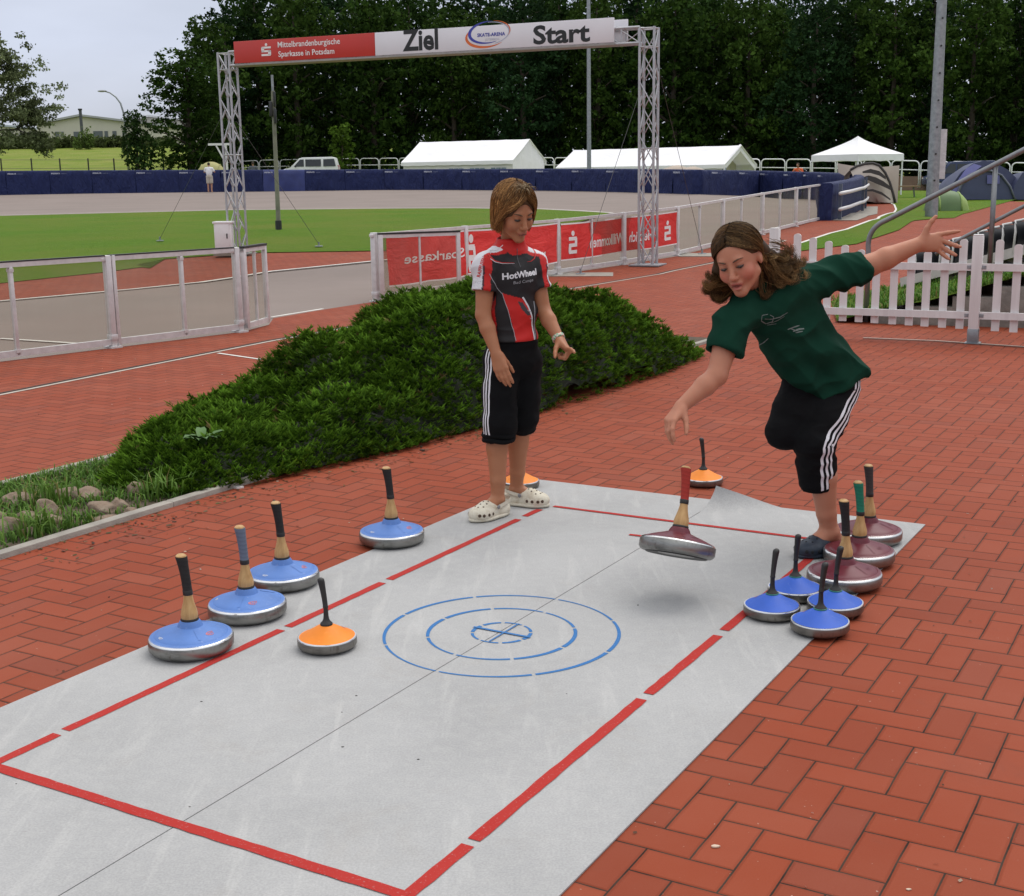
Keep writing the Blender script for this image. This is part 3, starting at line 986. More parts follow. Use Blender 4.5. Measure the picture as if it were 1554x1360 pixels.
ROCK = NT('field_stone')
_n = ROCK.noise(9, 5, .65, ROCK.obj()); _n2 = ROCK.noise(70, 4, .7, ROCK.obj())
ROCK.base(ROCK.mix(ROCK.math('MULTIPLY', _n2, .4), ROCK.ramp(_n, [(.3, (.13, .10, .075)), (.5, (.26, .18, .125)), (.7, (.36, .29, .22))]), (.16, .14, .12)), .85, 0, .3)
ROCK.bump(_n2, .6, .01); ROCK = ROCK.m
def rock(px, py, w, h, label, seed, dep=.8):
    g = G(px, py)
    rg = random.Random(seed)
    me = bpy.data.meshes.new('rock'); bm = bmesh.new()
    bmesh.ops.create_icosphere(bm, subdivisions=4, radius=1)
    ph = [rg.uniform(0, 6) for _ in range(9)]
    cuts = [(V((rg.gauss(0, 1), rg.gauss(0, 1), rg.gauss(.3, 1))).normalized(), rg.uniform(.62, .85)) for _ in range(7)]
    for v in bm.verts:
        n_ = v.co.normalized()
        r = 1 + .10 * math.sin(3 * n_.x + ph[0]) * math.sin(2.5 * n_.y + ph[1]) + .07 * math.sin(6 * n_.z + 4 * n_.x + ph[2]) + .03 * math.sin(13 * n_.y + ph[3]) * math.sin(11 * n_.x + ph[4])
        p = n_ * r
        for cn, cd in cuts:
            e = p.dot(cn) - cd
            if e > 0: p -= cn * e * .8
        v.co = V((p.x * w / 2, p.y * w / 2 * dep, p.z * h * .75))
    bm.to_mesh(me); bm.free()
    o = link_mesh('rock', me, ROCK, None, True, True); o.scale = (.86, .86, .86)
    o.location = g + V((0, 0, h * .14)); o.rotation_euler = (0, 0, rg.uniform(-.4, .4))
    return tag(o, label, 'rock', 'rocks in the grassy bed')
for i, (px, py, w, h, lb) in enumerate([
        (14, 808, .20, .11, 'pinkish rock cut by the left picture edge in the grass bed'), (28, 764, .21, .07, 'flat brown rock lying in grass near the far kerb'),
        (104, 756, .15, .08, 'dark grey rock touching the larger tan boulder'), (131, 758, .17, .085, 'tan rounded boulder, the largest in the grass bed'),
        (74, 780, .16, .10, 'grey rock half sunk in tall grass'), (154, 777, .17, .075, 'reddish rock midway along the bed near the kerb'),
        (182, 770, .105, .065, 'small round tan rock beside the reddish one'), (210, 748, .15, .075, 'greenish grey rock at the foot of the juniper'),
        (72, 795, .19, .05, 'flat pale slab of rock among the grass'), (162, 791, .16, .035, 'dark slate piece lying against the kerb'),
        (40, 786, .12, .05, 'small brown rock beside the pale slab'), (50, 812, .12, .05, 'small pale rock in front of the slab near the kerb end'),
        (200, 781, .09, .05, 'small grey pebble rock just inside the kerb'), (-8, 790, .12, .08, 'reddish rock behind the pinkish one at the picture edge')]):
    rock(px, py, w, h, lb, 40 + i)
# dock leaves in front of the bush
weed = thing('dock_weed', 'broad leaved weed growing in front of the juniper near the kerb', 'plant', K2(.25, .28))
mb = MB()
rg = random.Random(4)
for i in range(11):
    a = i * 2.4; L = rg.uniform(.10, .19); d = V((math.cos(a), math.sin(a), 0)); s_ = V((-d.y, d.x, 0))
    rows = [[], [], []]
    for f in (0, .25, .5, .75, 1):
        c = K2(.25, .28, .16) + d * L * f * .8 + V((0, 0, L * (1.1 * f - .75 * f * f)))
        w = .028 * math.sin(PI * min(1, f * .9 + .08))
        rows[0].append(c - s_ * w + V((0, 0, .008))); rows[1].append(c); rows[2].append(c + s_ * w + V((0, 0, .008)))
    mb.grid(rows)
mb.build('weed_leaf', mat('weed_green', (.055, .13, .022), .6, 0, .25, 20), weed, smooth=True)
mb = MB(); mb.tube([K2(.25, .28, 0), K2(.25, .28, .10), K2(.25, .28, .165)], [.006, .005, .003], 6)
mb.build('stem', mat('weed_stem', (.09, .15, .03), .6), weed, smooth=True)

# litter on the paving
def litter(name, px, py, size, m, label, cat):
    g = G(px, py)
    rg = random.Random(int(px))
    mb = MB(); n = 7
    top = [V((math.cos(2 * PI * i / n) * size * rg.uniform(.6, 1), math.sin(2 * PI * i / n) * size * rg.uniform(.3, .6), size * .25)) for i in range(n)]
    mb.prism([p + V((0, 0, -size * .25)) for p in top], (0, 0, size * .3))
    o = mb.build(name, m, None, world=False)
    o.location = g + V((0, 0, .001))
    return tag(o, label, cat)
PAPER = mat('paper_scrap', (.7, .68, .66), .8); STONEP = mat('pale_pebble', (.55, .42, .32), .7)
litter('paper_scrap', 362, 741, .030, PAPER, 'white paper scrap on the bricks beside the juniper', 'litter')
litter('pebble', 1086, 1286, .011, STONEP, 'pale pebble on the bricks near the lower right corner', 'pebble')
litter('pebble', 281, 838, .009, STONEP, 'white crumb on the bricks behind the front blue stock', 'pebble')
litter('pebble', 421, 731, .008, STONEP, 'tiny white crumb on the bricks below the juniper', 'pebble')
litter('pebble', 1379, 1351, .007, STONEP, 'tiny pale speck on the bricks at the bottom edge', 'pebble')
litter('twig', 641, 684, .02, BARK, 'small brown twig on the bricks in front of the juniper', 'twig')
for i, (px, py) in enumerate(((306, 1068), (25, 1193), (541, 1059), (288, 1228), (635, 1156), (519, 1084), (520, 1137), (860, 1056), (968, 921))):
    litter('dirt_crumb', px, py, .003 if i % 2 else .0045, DIRTL, 'dark dirt crumb lying on the grey felt mat', 'crumb').location.z = MATZ
for o in bpy.data.objects:
    if o.name.split('.')[0] == 'dirt_crumb': o['group'] = 'dirt crumbs on the mat'

# dry needles and grit on the paving
def grit(name, n, pick, size, cols, seed):
    rg = np.random.default_rng(seed); vs, fs, cs = [], [], []
    for _ in range(n):
        p = pick(rg); a = rg.uniform(0, PI); L = size * rg.uniform(.4, 1.5); w = L * rg.uniform(.12, .5)
        d = np.array((math.cos(a), math.sin(a), 0)) * L; e = np.array((-math.sin(a), math.cos(a), 0)) * w
        b = np.array(p) + np.array((0, 0, .0025)); i = len(vs); t = np.array((0, 0, rg.uniform(.001, .004)))
        vs += [b - d - e, b + d - e, b + d + e + t, b - d + e + t]; fs.append((i, i + 1, i + 2, i + 3)); c = np.array(cols[rg.integers(0, len(cols))]) * rg.uniform(.7, 1.3); cs += [c] * 4
    return tag(np_mesh(name, np.array(vs), np.array(fs), np.array(cs), BLADE), None, None, None, 'stuff')
def near_bush(rg):
    s_ = rg.uniform(-1.2, klen); t_ = -.06 - abs(rg.normal()) * .16 - .22 * math.sin(PI * max(0, min(1, s_ / 5.6)))
    return tuple(K2(s_, t_))
grit('leaf_litter', 900, near_bush, .009, [(.10, .06, .03), (.16, .10, .05), (.07, .09, .03), (.05, .03, .02)], 3)
def over_plaza(rg):
    while True:
        p = V((rg.uniform(-3.4, 4.2), rg.uniform(2.2, 11.5), 0)); q = p - O_
        a, b = q.dot(Wd_), -q.dot(U_)
        if -.02 < a < mW + .02 and b > -.02: continue
        q = p - KB; s_, t_ = q.dot(KD), q.dot(KN)
        if -.5 < t_ < FKT + .1 and s_ > -3: continue
        return tuple(p)
grit('paving_grit', 420, over_plaza, .0040, [(.40, .30, .22), (.34, .20, .14), (.10, .05, .03), (.48, .42, .36), (.07, .04, .03)], 4)
# ================================================================== lettering
_TX = {}
def text2d(s, bold=0.0):
    """filled glyphs of a string -> (verts Nx2 scaled to cap height 1, faces, xmin, xmax)"""
    key = (s, bold)
    if key in _TX: return _TX[key]
    cu = bpy.data.curves.new('glyphs', 'FONT'); cu.body = s; cu.size = 1; cu.offset = bold; cu.resolution_u = 3
    ob = bpy.data.objects.new('glyphs', cu); COL.objects.link(ob)
    dg = bpy.context.evaluated_depsgraph_get()
    me = bpy.data.meshes.new_from_object(ob.evaluated_get(dg))
    bm = bmesh.new(); bm.from_mesh(me)
    bmesh.ops.triangulate(bm, faces=bm.faces[:])
    bm.verts.index_update()
    vs = [(v.co.x, v.co.y) for v in bm.verts]; fs = [tuple(v.index for v in f.verts) for f in bm.faces]
    bm.free()
    bpy.data.objects.remove(ob); bpy.data.curves.remove(cu); bpy.data.meshes.remove(me)
    cap = .72
    vs = [(x / cap, y / cap) for x, y in vs]
    r = (vs, fs, min(v[0] for v in vs), max(v[0] for v in vs))
    _TX[key] = r
    return r

def put_text(name, s, m, parent, f, width, height, bold=.02, mirror=False):
    """f(u, v) -> 3D point; text spans u 0..width, baseline v=0, capitals height tall"""
    vs, fs, x0, x1 = text2d(s, bold)
    k = width / (x1 - x0)
    pts = []
    for x, y in vs:
        u = (x - x0) * k
        if mirror: u = width - u
        pts.append(f(u, y * height))
    me = bpy.data.meshes.new(name); me.from_pydata([tuple(p) for p in pts], [], fs); me.update()
    return link_mesh(name, me, m, parent, True, False)

def put_shape(name, polys, m, parent, f):
    """polys: list of 2D quads/polygons"""
    mb = MB()
    for q in polys: mb.poly([f(u, v) for u, v in q])
    me = bpy.data.meshes.new(name); me.from_pydata(mb.v, [], mb.f); me.update()
    return link_mesh(name, me, m, parent, True, False)

def disc2(cx, cy, r, n=18, ry=None):
    ry = r if ry is None else ry
    return [(cx + r * math.cos(2 * PI * i / n), cy + ry * math.sin(2 * PI * i / n)) for i in range(n)]
def rect2(x0, y0, x1, y1): return [(x0, y0), (x1, y0), (x1, y1), (x0, y1)]
def s_logo(w, h, mirror=False):
    """dot over a block S, in a w x h box"""
    t = h * .72; b = t * .21
    q = [disc2(w * .52, h * .87, h * .115),
         rect2(w * .06, t - b, w, t), rect2(0, t * .42, w * .30, t - b * .35), rect2(0, t * .40, w * .96, t * .40 + b),
         rect2(w * .70, b * .4, w, t * .58), rect2(0, 0, w * .94, b)]
    if mirror: q = [[(w - x, y) for x, y in p][::-1] for p in q]
    return q
def arc2(cx, cy, rx, ry, a0, a1, w0, w1, n=26, tilt=0.0):
    """crescent strip around an ellipse: width w0 at the ends, w1 in the middle"""
    out = []
    def pt(a, o):
        x, y = (rx + o) * math.cos(a), (ry + o * .8) * math.sin(a)
        return (cx + x * math.cos(tilt) - y * math.sin(tilt), cy + x * math.sin(tilt) + y * math.cos(tilt))
    for i in range(n):
        t0, t1 = i / n, (i + 1) / n
        aa, ab = lerp(a0, a1, t0), lerp(a0, a1, t1)
        wa, wb = lerp(w0, w1, math.sin(PI * t0)), lerp(w0, w1, math.sin(PI * t1))
        out.append([pt(aa, -wa / 2), pt(ab, -wb / 2), pt(ab, wb / 2), pt(aa, wa / 2)])
    return out

def on_plane(px, py, p0, n):
    d = ray(px, py)
    return EYEP + d * ((V(p0) - EYEP).dot(n) / d.dot(n))
# ================================================================== track fences
ALU = mat('aluminium', (.50, .50, .51), .38, .75, .15, 14, .06, 60)
ALUW = mat('pale_aluminium', (.62, .60, .60), .45, .25, .10, 14, .05, 60)
GALV = mat('galvanised_steel', (.30, .32, .34), .5, .7, .22, 9, .08, 50)
STEELG = mat('grey_tube', (.22, .23, .24), .42, .6, .15, 12)
BLACKR = mat('black_rail', (.02, .021, .022), .45, 0, .2, 20)
WHITEP = mat('white_paint', (.74, .73, .73), .5, 0, .05, 7)
WHITER = mat('white_rail_paint', (.78, .79, .80), .5, 0, .05, 7)
REDB = NT('red_banner')
_w = REDB.noise(2.2, 4, .6, REDB.scaled(REDB.pos(), (1, 1, 2.2)), .8)
REDB.base(REDB.ramp(_w, [(.3, (.62, .028, .026)), (.7, (.78, .055, .048))]), .55, 0, .3); REDB.bump(_w, .55, .06); REDB = REDB.m
BANW = mat('banner_white', (.78, .76, .75), .6, 0, .04)
def plexi():
    k = NT('clear_panel')
    tr = k.node('ShaderNodeBsdfTransparent'); tr.inputs[0].default_value = (.86, .85, .80, 1)
    gl = k.node('ShaderNodeBsdfGlossy'); gl.inputs['Roughness'].default_value = .08; gl.inputs['Color'].default_value = (.8, .8, .8, 1)
    df = k.node('ShaderNodeBsdfDiffuse')
    n = k.noise(1.3, 4, .6, k.scaled(k.pos(), (1, 1, .25)))
    k.link(k.ramp(n, [(.3, (.30, .27, .21)), (.7, (.42, .39, .32))]), df.inputs[0])
    m1 = k.node('ShaderNodeMixShader'); k.put(m1.inputs[0], k.math('MULTIPLY', k.ramp(n, [(.35, (.2, .2, .2)), (.75, (1, 1, 1))]), .22))
    k.link(tr.outputs[0], m1.inputs[1]); k.link(df.outputs[0], m1.inputs[2])
    m2 = k.node('ShaderNodeMixShader'); m2.inputs[0].default_value = .035; k.link(m1.outputs[0], m2.inputs[1]); k.link(gl.outputs[0], m2.inputs[2])
    k.link(m2.outputs[0], k.out.inputs[0])
    return k.m
PLEXI = plexi()
FH = .85
UP = V((0, 0, 1))
def fence(root, posts, mids, h=FH, black_top=True, thick=.055):
    """posts: ground points in order; mids: list of lists of fractions per bay"""
    for i, p in enumerate(posts):
        t = (posts[min(i + 1, len(posts) - 1)] - posts[max(0, i - 1)]); t.z = 0; t.normalize()
        M = Matrix.Rotation(math.atan2(t.y, t.x), 3, 'Z')
        mb = MB()
        mb.box(p + UP * (h / 2), (thick, .07, h), M, .006)
        mb.box(p + UP * .10, (thick + .012, .085, .05), M, .004)
        mb.box(p + UP * .008, (.12, .13, .016), M)
        mb.box(p + UP * (h - .035) - t * .05, (.04, .05, .035), M, .004)
        mb.build('post', ALUW, root, autosmooth=40)
    for i in range(len(posts) - 1):
        a, b = posts[i], posts[i + 1]
        t = (b - a).normalized(); nn = V((t.y, -t.x, 0)).normalized()
        a2, b2 = a + t * thick * .5, b - t * thick * .5
        mb = MB(); mb.bar(a2 + UP * (h - .028), b2 + UP * (h - .028), .045, .042)
        rl = mb.build('top_rail', ALUW, root)
        if black_top:
            mb = MB(); mb.bar(a2 + UP * (h - .001), b2 + UP * (h - .001), .05, .012); mb.build('rubber_strip', BLACKR, rl)
        mb = MB(); mb.bar(a2 + UP * .055, b2 + UP * .055, .045, .055); mb.build('bottom_rail', ALUW, root)
        mb = MB(); mb.grid([[a2 + UP * .083, a2 + UP * (h - .05)], [b2 + UP * .083, b2 + UP * (h - .05)]])
        mb.build('clear_panel', PLEXI, root)
        for f in mids[i]:
            c = lerp(a, b, f)
            M = Matrix.Rotation(math.atan2(t.y, t.x), 3, 'Z')
            mb = MB(); mb.box(c + UP * (h / 2) + nn * .0, (.032, .045, h - .07), M, .004)
            mb.box(c + UP * (h - .075), (.04, .056, .03), M)
            mb.box(c + UP * .075, (.045, .056, .03), M)
            mb.build('mullion', ALUW, root, autosmooth=40)

def onbase(px, q0, q1):
    """ground point on the image line q0-q1 at column px"""
    t = (px - q0[0]) / (q1[0] - q0[0])
    return G(px, q0[1] + (q1[1] - q0[1]) * t)
LQ = ((0, 549), (365, 504))
fpos = [onbase(x, *LQ) for x in (-175, 172, 364)]
lf = thing('track_fence', 'low aluminium fence with clear panels along the track behind the grass bed', 'fence', fpos[1])
fence(lf, fpos, [[.18, .55], [.55]])
p0 = onbase(180, *LQ)
mb = MB(); M = Matrix.Rotation(math.atan2((fpos[2] - fpos[1]).y, (fpos[2] - fpos[1]).x), 3, 'Z')
mb.box(p0 + UP * (FH / 2), (.035, .06, FH), M, .005); mb.build('post', ALUW, lf, autosmooth=40)
# gate leaf turned back
ga, gb_ = fpos[2], G(408, 493)
lg = thing('fence_gate', 'open clear gate leaf with black top rail in front of the white cabinet', 'gate', ga)
def leaf(root, a, b, h, base=.03):
    t = (b - a).normalized(); M = Matrix.Rotation(math.atan2(t.y, t.x), 3, 'Z')
    mb = MB()
    mb.box(a + t * .03 + UP * (base + h / 2), (.06, .05, h), M, .005); mb.box(b - t * .025 + UP * (base + h / 2), (.05, .045, h), M, .005)
    mb.bar(a + UP * (base + .03), b + UP * (base + .03), .04, .05); mb.bar(a + UP * (base + h - .025), b + UP * (base + h - .025), .042, .04)
    mb.build('gate_frame', ALUW, root, autosmooth=40)
    mb = MB(); mb.bar(a + UP * (base + h + .006), b + UP * (base + h + .006), .055, .022); mb.build('top_rail', BLACKR, root)
    mb = MB(); mb.grid([[a + t * .06 + UP * (base + .055), a + t * .06 + UP * (base + h - .045)], [b - t * .05 + UP * (base + .055), b - t * .05 + UP * (base + h - .045)]]); mb.build('clear_panel', PLEXI, root)
    mb = MB(); c = lerp(a, b, .5); mb.box(c + UP * (base + h / 2), (.022, .03, h - .08), M); mb.build('mullion', ALUW, root)
leaf(lg, ga + V((.06, .03, 0)), gb_, FH - .04)

RQ = ((1027, 388.5), (1250, 333.5))
rp = [V((-1.66, 16.2, 0)), V((-.60, 18.04, 0)), G(846, 417), G(946, 402), G(1027, 388.5)] + [onbase(x, *RQ) for x in (1096, 1156, 1207, 1249)]
rf = thing('track_fence', 'long aluminium fence with clear panels carrying the red banners', 'fence', rp[2])
fence(rf, rp, [[], [.5], [.5], [.5], [.47], [.45], [.5], [.45]], FH, False, .075)
rg_ = thing('fence_gate', 'open clear gate leaf with black top rail folded across the red banner', 'gate', rp[0])
_e = V((-.615, 16.55, 0))
leaf(rg_, rp[0] + V((.05, -.05, 0)), _e, FH - .05)

# red banners on the fence, seen from behind
def banner(label, a, b, z0, z1, items, group):
    """a, b ground points left/right as seen; items placed by metres from a"""
    t = (b - a).normalized(); L = (b - a).length
    nb = V((-t.y, t.x, 0)).normalized()
    root = thing('fence_banner', label, 'banner', (a + b) / 2, 0, group)
    off = -nb * .018 + UP * 0
    rg = random.Random(int(L * 100))
    ph = rg.uniform(0, 6)
    def f(u, v, lift=0.0):
        fold = .010 * math.sin(u * 3.3 + v * 4 + ph) * math.sin(v * 3) + .006 * math.sin(u * 7.3 - v * 7 + ph * 2)
        dz = -.012 * math.sin(PI * ((u / L * 2) % 1))
        p = a + t * u
        return V((p.x, p.y, 0)) + UP * (lerp(a.z, b.z, u / L) + v + dz) + off - nb * (lift + fold + .012)
    mb = MB(); nu = max(20, int(L / .05)); nv = 12
    mb.grid([[f(L * i / nu, lerp(z0, z1, j / nv)) for j in range(nv + 1)] for i in range(nu + 1)])
    cl = mb.build('banner_cloth', REDB, root, smooth=True)
    mb = MB()
    for za, zb in ((z1 - .018, z1 + .004), (z0 - .004, z0 + .014)):
        mb.grid([[f(L * i / nu, za, .0015), f(L * i / nu, zb, .0015)] for i in range(nu + 1)])
    mb.build('hem', BANW, root)
    for it in items:
        if it[0] == 'logo':
            _, u0, v0, w, h = it
            put_shape('emblem', s_logo(w, h, True), BANW, cl, lambda u, v: f(u0 + u, v0 + v, .003))
        else:
            _, txt, u0, v0, w, h, bo = it
            put_text('lettering', txt, BANW, cl, lambda u, v: f(u0 + u, v0 + v, .003), w, h, bo, True)
    return root
def upos(px, a, b):
    """metres along a-b where image column px falls"""
    t = (b - a); d = ray(px, 0); d2 = ray(px, 700)
    n = d.cross(d2)
    return (EYEP - a).dot(n) / t.dot(n) * t.length
A0, A1 = lerp(rp[0], rp[1], .10), rp[2] - (rp[2] - rp[1]).normalized() * .06
# the first banner bends at the second post: two cloths
def u_(px, a, b): return upos(px, a, b)
a_, b_ = lerp(rp[0], rp[1], .11), rp[1] - (rp[1] - rp[0]).normalized() * .045
s0, s1 = u_(613, a_, b_), u_(703, a_, b_)
banner('red banner with mirrored white lettering behind the gate leaf', a_, b_, .17, .79,
       [('text', 'Sparkasse', s0, .44, s1 - s0, .125, .012)], 'red banners on the track fence')
a_, b_ = rp[1] + (rp[2] - rp[1]).normalized() * .0, rp[2] - (rp[2] - rp[1]).normalized() * .045
w0, w1 = u_(818, a_, b_), u_(829, a_, b_)
banner('red banner panel behind the person in the cycling jersey', a_, b_, .19, .79,
       [('logo', -.02 + .04, .22, .19, .52), ('text', 'www.', w0 - .16, .34, .30, .075, .02)], 'red banners on the track fence')
tt = (rp[3] - rp[2]).normalized()
a_, b_ = rp[2] + tt * .05, rp[4] - (rp[4] - rp[3]).normalized() * .05
q = [u_(x, a_, b_) for x in (860, 873, 893, 941, 952, 987, 1006, 1016)]
banner('long red welcome banner with mirrored lettering beside the right gantry tower', a_, b_, .21, .77,
       [('logo', q[0], .30, q[1] - q[0], .36), ('text', 'Willkommen', q[2], .36, q[3] - q[2] + .06, .17, .02),
        ('text', 'Herzlich', q[4], .36, q[5] - q[4], .17, .02), ('logo', q[6], .30, q[7] - q[6], .34)], 'red banners on the track fence')

# ================================================================== gantry
TRUSSM = mat('truss_aluminium', (.44, .44, .46), .36, .55, .12, 9)
gl0, gr0 = G(362, 386), G(983, 403)
gd = (gr0 - gl0); gd.z = 0; gspan = gd.length; gd.normalize(); gn = V((gd.y, -gd.x, 0))     # gn points to the camera
TS = .118      # half side
gant = thing('finish_gantry', 'white lattice truss gantry spanning the track with red and white start banner', 'gantry', (gl0 + gr0) / 2)
def truss(name, a, axis, L, s1, s2, cell):
    """four chords with crossed lacing from a along axis"""
    mb = MB(); half = TS
    cs = [(-1, -1), (1, -1), (1, 1), (-1, 1)]
    off = lambda c: s1 * (c[0] * half) + s2 * (c[1] * half)
    for c in cs: mb.tube([a + off(c), a + axis * L + off(c)], .021, 8)
    n = int(round(L / cell))
    for k in range(n):
        z0, z1 = L * k / n, L * (k + 1) / n
        for q in range(4):
            c0, c1 = cs[q], cs[(q + 1) % 4]
            if (k + q) % 2: c0, c1 = c1, c0
            mb.tube([a + axis * z0 + off(c0), a + axis * z1 + off(c1)], .0095, 5)
            if name == 'tower': mb.tube([a + axis * z0 + off(c1), a + axis * lerp(z0, z1, .5) + (off(c0) + off(c1)) / 2], .008, 5)
    for z in (0.02, L * .5, L - .02, L - .3):
        for q in range(4): mb.tube([a + axis * z + off(cs[q]), a + axis * z + off(cs[(q + 1) % 4])], .012, 6)
    return mb.build(name, TRUSSM, gant, autosmooth=60)
zl, zr = Zat(gl0.x, gl0.y, 77), Zat(gr0.x, gr0.y, 45)
ztop = (zl + zr) / 2
truss('tower', gl0, UP, ztop - gl0.z, gd, gn, .42)
truss('tower', gr0, UP, ztop - gr0.z, gd, gn, .42)
truss('beam', gl0 + gd * TS + UP * (ztop - gl0.z - TS), gd, gspan - 2 * TS, gn, UP, .36)
for g_ in (gl0, gr0):
    mb = MB(); mb.box(g_ + UP * .012, (.5, .5, .024), Matrix.Rotation(math.atan2(gd.y, gd.x), 3, 'Z'), .004); mb.build('base_plate', GALV, gant)
bp0 = gl0 + gn * (TS + .05)
def bpl(px, py): return on_plane(px, py, bp0, gn)
def buv(px, py):
    p = bpl(px, py); return (p - bp0).dot(gd), p.z
corn = [buv(355, 63.5), buv(569, 49.5), buv(932, 27), buv(932, 67), buv(569, 83.5), buv(355, 95.5)]
zt = np.mean([corn[0][1], corn[1][1], corn[2][1]]); zb_ = np.mean([corn[3][1], corn[4][1], corn[5][1]])
us, um, ue = corn[0][0], corn[1][0], corn[2][0]
def bf(u, v, lift=0.0): return V((bp0.x, bp0.y, 0)) + gd * u + gn * lift + UP * v
REDS = mat('sign_red', (.50, .032, .022), .35, 0, .06, 2); SIGNW = mat('sign_white', (.72, .71, .75), .4, 0, .03, 2)
INK = mat('sign_ink', (.012, .013, .015), .5); SBL = mat('sign_blue', (.045, .055, .35), .5); SOR = mat('sign_orange', (.65, .14, .03), .5); SGR = mat('sign_grey', (.40, .42, .52), .5)
def board(name, u0, u1, z0, z1, m, lift=0.0, th=.035):
    mb = MB(); M = Matrix.Rotation(math.atan2(gd.y, gd.x), 3, 'Z')
    mb.box(bf((u0 + u1) / 2, (z0 + z1) / 2, lift), (u1 - u0, th, z1 - z0), M, .004)
    return mb.build(name, m, gant, autosmooth=40)
rb = board('red_board', us, um - .002, zb_, zt, REDS)
wb = board('white_board', um + .002, ue, zb_, zt, SIGNW)
board('back_board', us + .1, buv(943, 40)[0], zb_, zt, SIGNW, -2 * TS - .1)
mb = MB(); mb.bar(bf(us, zb_ - .022, -.14), bf(ue, zb_ - .022, -.14), .30, .03); mb.build('tray', mat('tray_grey', (.30, .29, .28), .6), gant)
LIFT = .021
def btext(par, s, x0, x1, yb, yt, m, bold):
    a, b = buv(x0, yb), buv(x1, yb); c = buv((x0 + x1) / 2, yt); z0 = lerp(a[1], b[1], .5)
    return put_text('lettering', s, m, par, lambda u, v: bf(a[0] + u, z0 + v, LIFT), b[0] - a[0], c[1] - z0, bold)
btext(wb, 'Ziel', 612, 666, 75.5, 44, INK, .03)
btext(wb, 'Start', 810, 896, 64.5, 36.5, INK, .03)
btext(rb, 'Mittelbrandenburgische', 422.5, 517, 69.5, 60.5, BANW, .012)
btext(rb, 'Sparkasse in Potsdam', 423.5, 508.5, 84, 75.3, BANW, .012)
a, b = buv(398, 85.5), buv(411.5, 65)
put_shape('emblem', s_logo(b[0] - a[0], b[1] - a[1]), BANW, rb, lambda u, v: bf(a[0] + u, a[1] + v, LIFT))
lc = buv(741, 53); sx = (buv(774, 53)[0] - buv(708, 53)[0]) / 2; sz_ = sx * .47
fl = lambda u, v: bf(lc[0] + u, lc[1] + v, LIFT)
put_shape('emblem', arc2(.03 * sx, .04, sx * .88, sz_ * .92, PI * .42, PI * 1.62, .006, .085 * sx * 1.6, 30, .08), SBL, wb, fl)
put_shape('emblem', arc2(-.02 * sx, -.01, sx * .98, sz_ * .98, PI * .72, PI * 1.72, .004, .10 * sx * 1.4, 30, .08), SOR, wb, lambda u, v: bf(lc[0] + u, lc[1] + v, LIFT - .0015))
put_shape('emblem', arc2(.05 * sx, .02, sx * .93, sz_ * .95, -PI * .42, PI * .5, .008, .022, 26, .08), SGR, wb, fl)
put_shape('emblem', arc2(.09 * sx, .035, sx * .93, sz_ * .98, -PI * .15, PI * .42, .004, .02, 20, .08), SOR, wb, lambda u, v: bf(lc[0] + u, lc[1] + v, LIFT + .001))
btext(wb, 'SKATE-ARENA', 725, 767.5, 55, 49.8, SBL, .03)
btext(wb, 'JÜTERBOG', 737, 758.5, 61.5, 58.3, SGR, .0)
WIRE = mat('guy_wire', (.10, .10, .10), .5, .6)
for (sx0, tz, gp_, lb) in ((gr0 - gd * TS, .9, (881, 416.5), 'thin guy wire from the right gantry tower to a plate before the banner'),
                           (gr0 + gd * TS, .5, (1065.5, 386), 'thin guy wire running right from the right gantry tower to the bricks'),
                           (gl0 + gd * TS, 1.2, (484, 374.5), 'thin steel guy wire slanting right from the left gantry tower onto the lawn'),
                           (gl0 - gd * TS, 1.0, (243, 366), 'thin steel guy wire slanting left from the left gantry tower onto the lawn')):
    e = G(*gp_)
    w = thing('guy_wire', lb, 'wire', e, 0, 'guy wires of the gantry')
    mb = MB(); mb.tube([V((sx0.x, sx0.y, ztop - tz)), e + UP * .05], .0042, 5); mb.build('cable', WIRE, w)
    mb = MB(); mb.box(e + UP * .01, (.14, .10, .02), None, .004); mb.tube([e, e + UP * .09], .018, 6); mb.build('ground_plate', GALV, w)
for px, py in ((878, 417), (1066, 387)):
    g = G(px, py); sheet('anchor_slab', [(g.x - .45, g.y - .25), (g.x + .5, g.y - .4), (g.x + .55, g.y + .2), (g.x - .4, g.y + .3)], .004, CONC)

# white cabinet by the left tower
g = G(342, 388)
cb = thing('equipment_cabinet', 'white electrical cabinet on a concrete foot beside the left gantry tower', 'cabinet', g, math.atan2(gd.y, gd.x) + .35)
ch = Zat(g.x, g.y, 336) - g.z
mb = MB(); mb.box((0, 0, ch * .56), (.30, .26, ch * .84), None, .012); mb.build('cabinet_body', WHITEP, cb, world=False, autosmooth=40)
mb = MB(); mb.box((0, 0, ch - .02), (.34, .30, .04), None, .01); mb.build('roof', WHITEP, cb, world=False, autosmooth=40)
mb = MB(); mb.box((0, 0, ch * .07), (.36, .32, ch * .14), None, .01); mb.build('foot', CONC, cb, world=False, autosmooth=40)
mb = MB(); mb.box((0, -.134, ch * .56), (.26, .012, ch * .76), None, .004); dr = mb.build('door', WHITEP, cb, world=False, autosmooth=40)
mb = MB(); mb.box((.09, -.146, ch * .58), (.02, .02, .09), None, .004); mb.build('handle', BLACKR, dr, world=False)

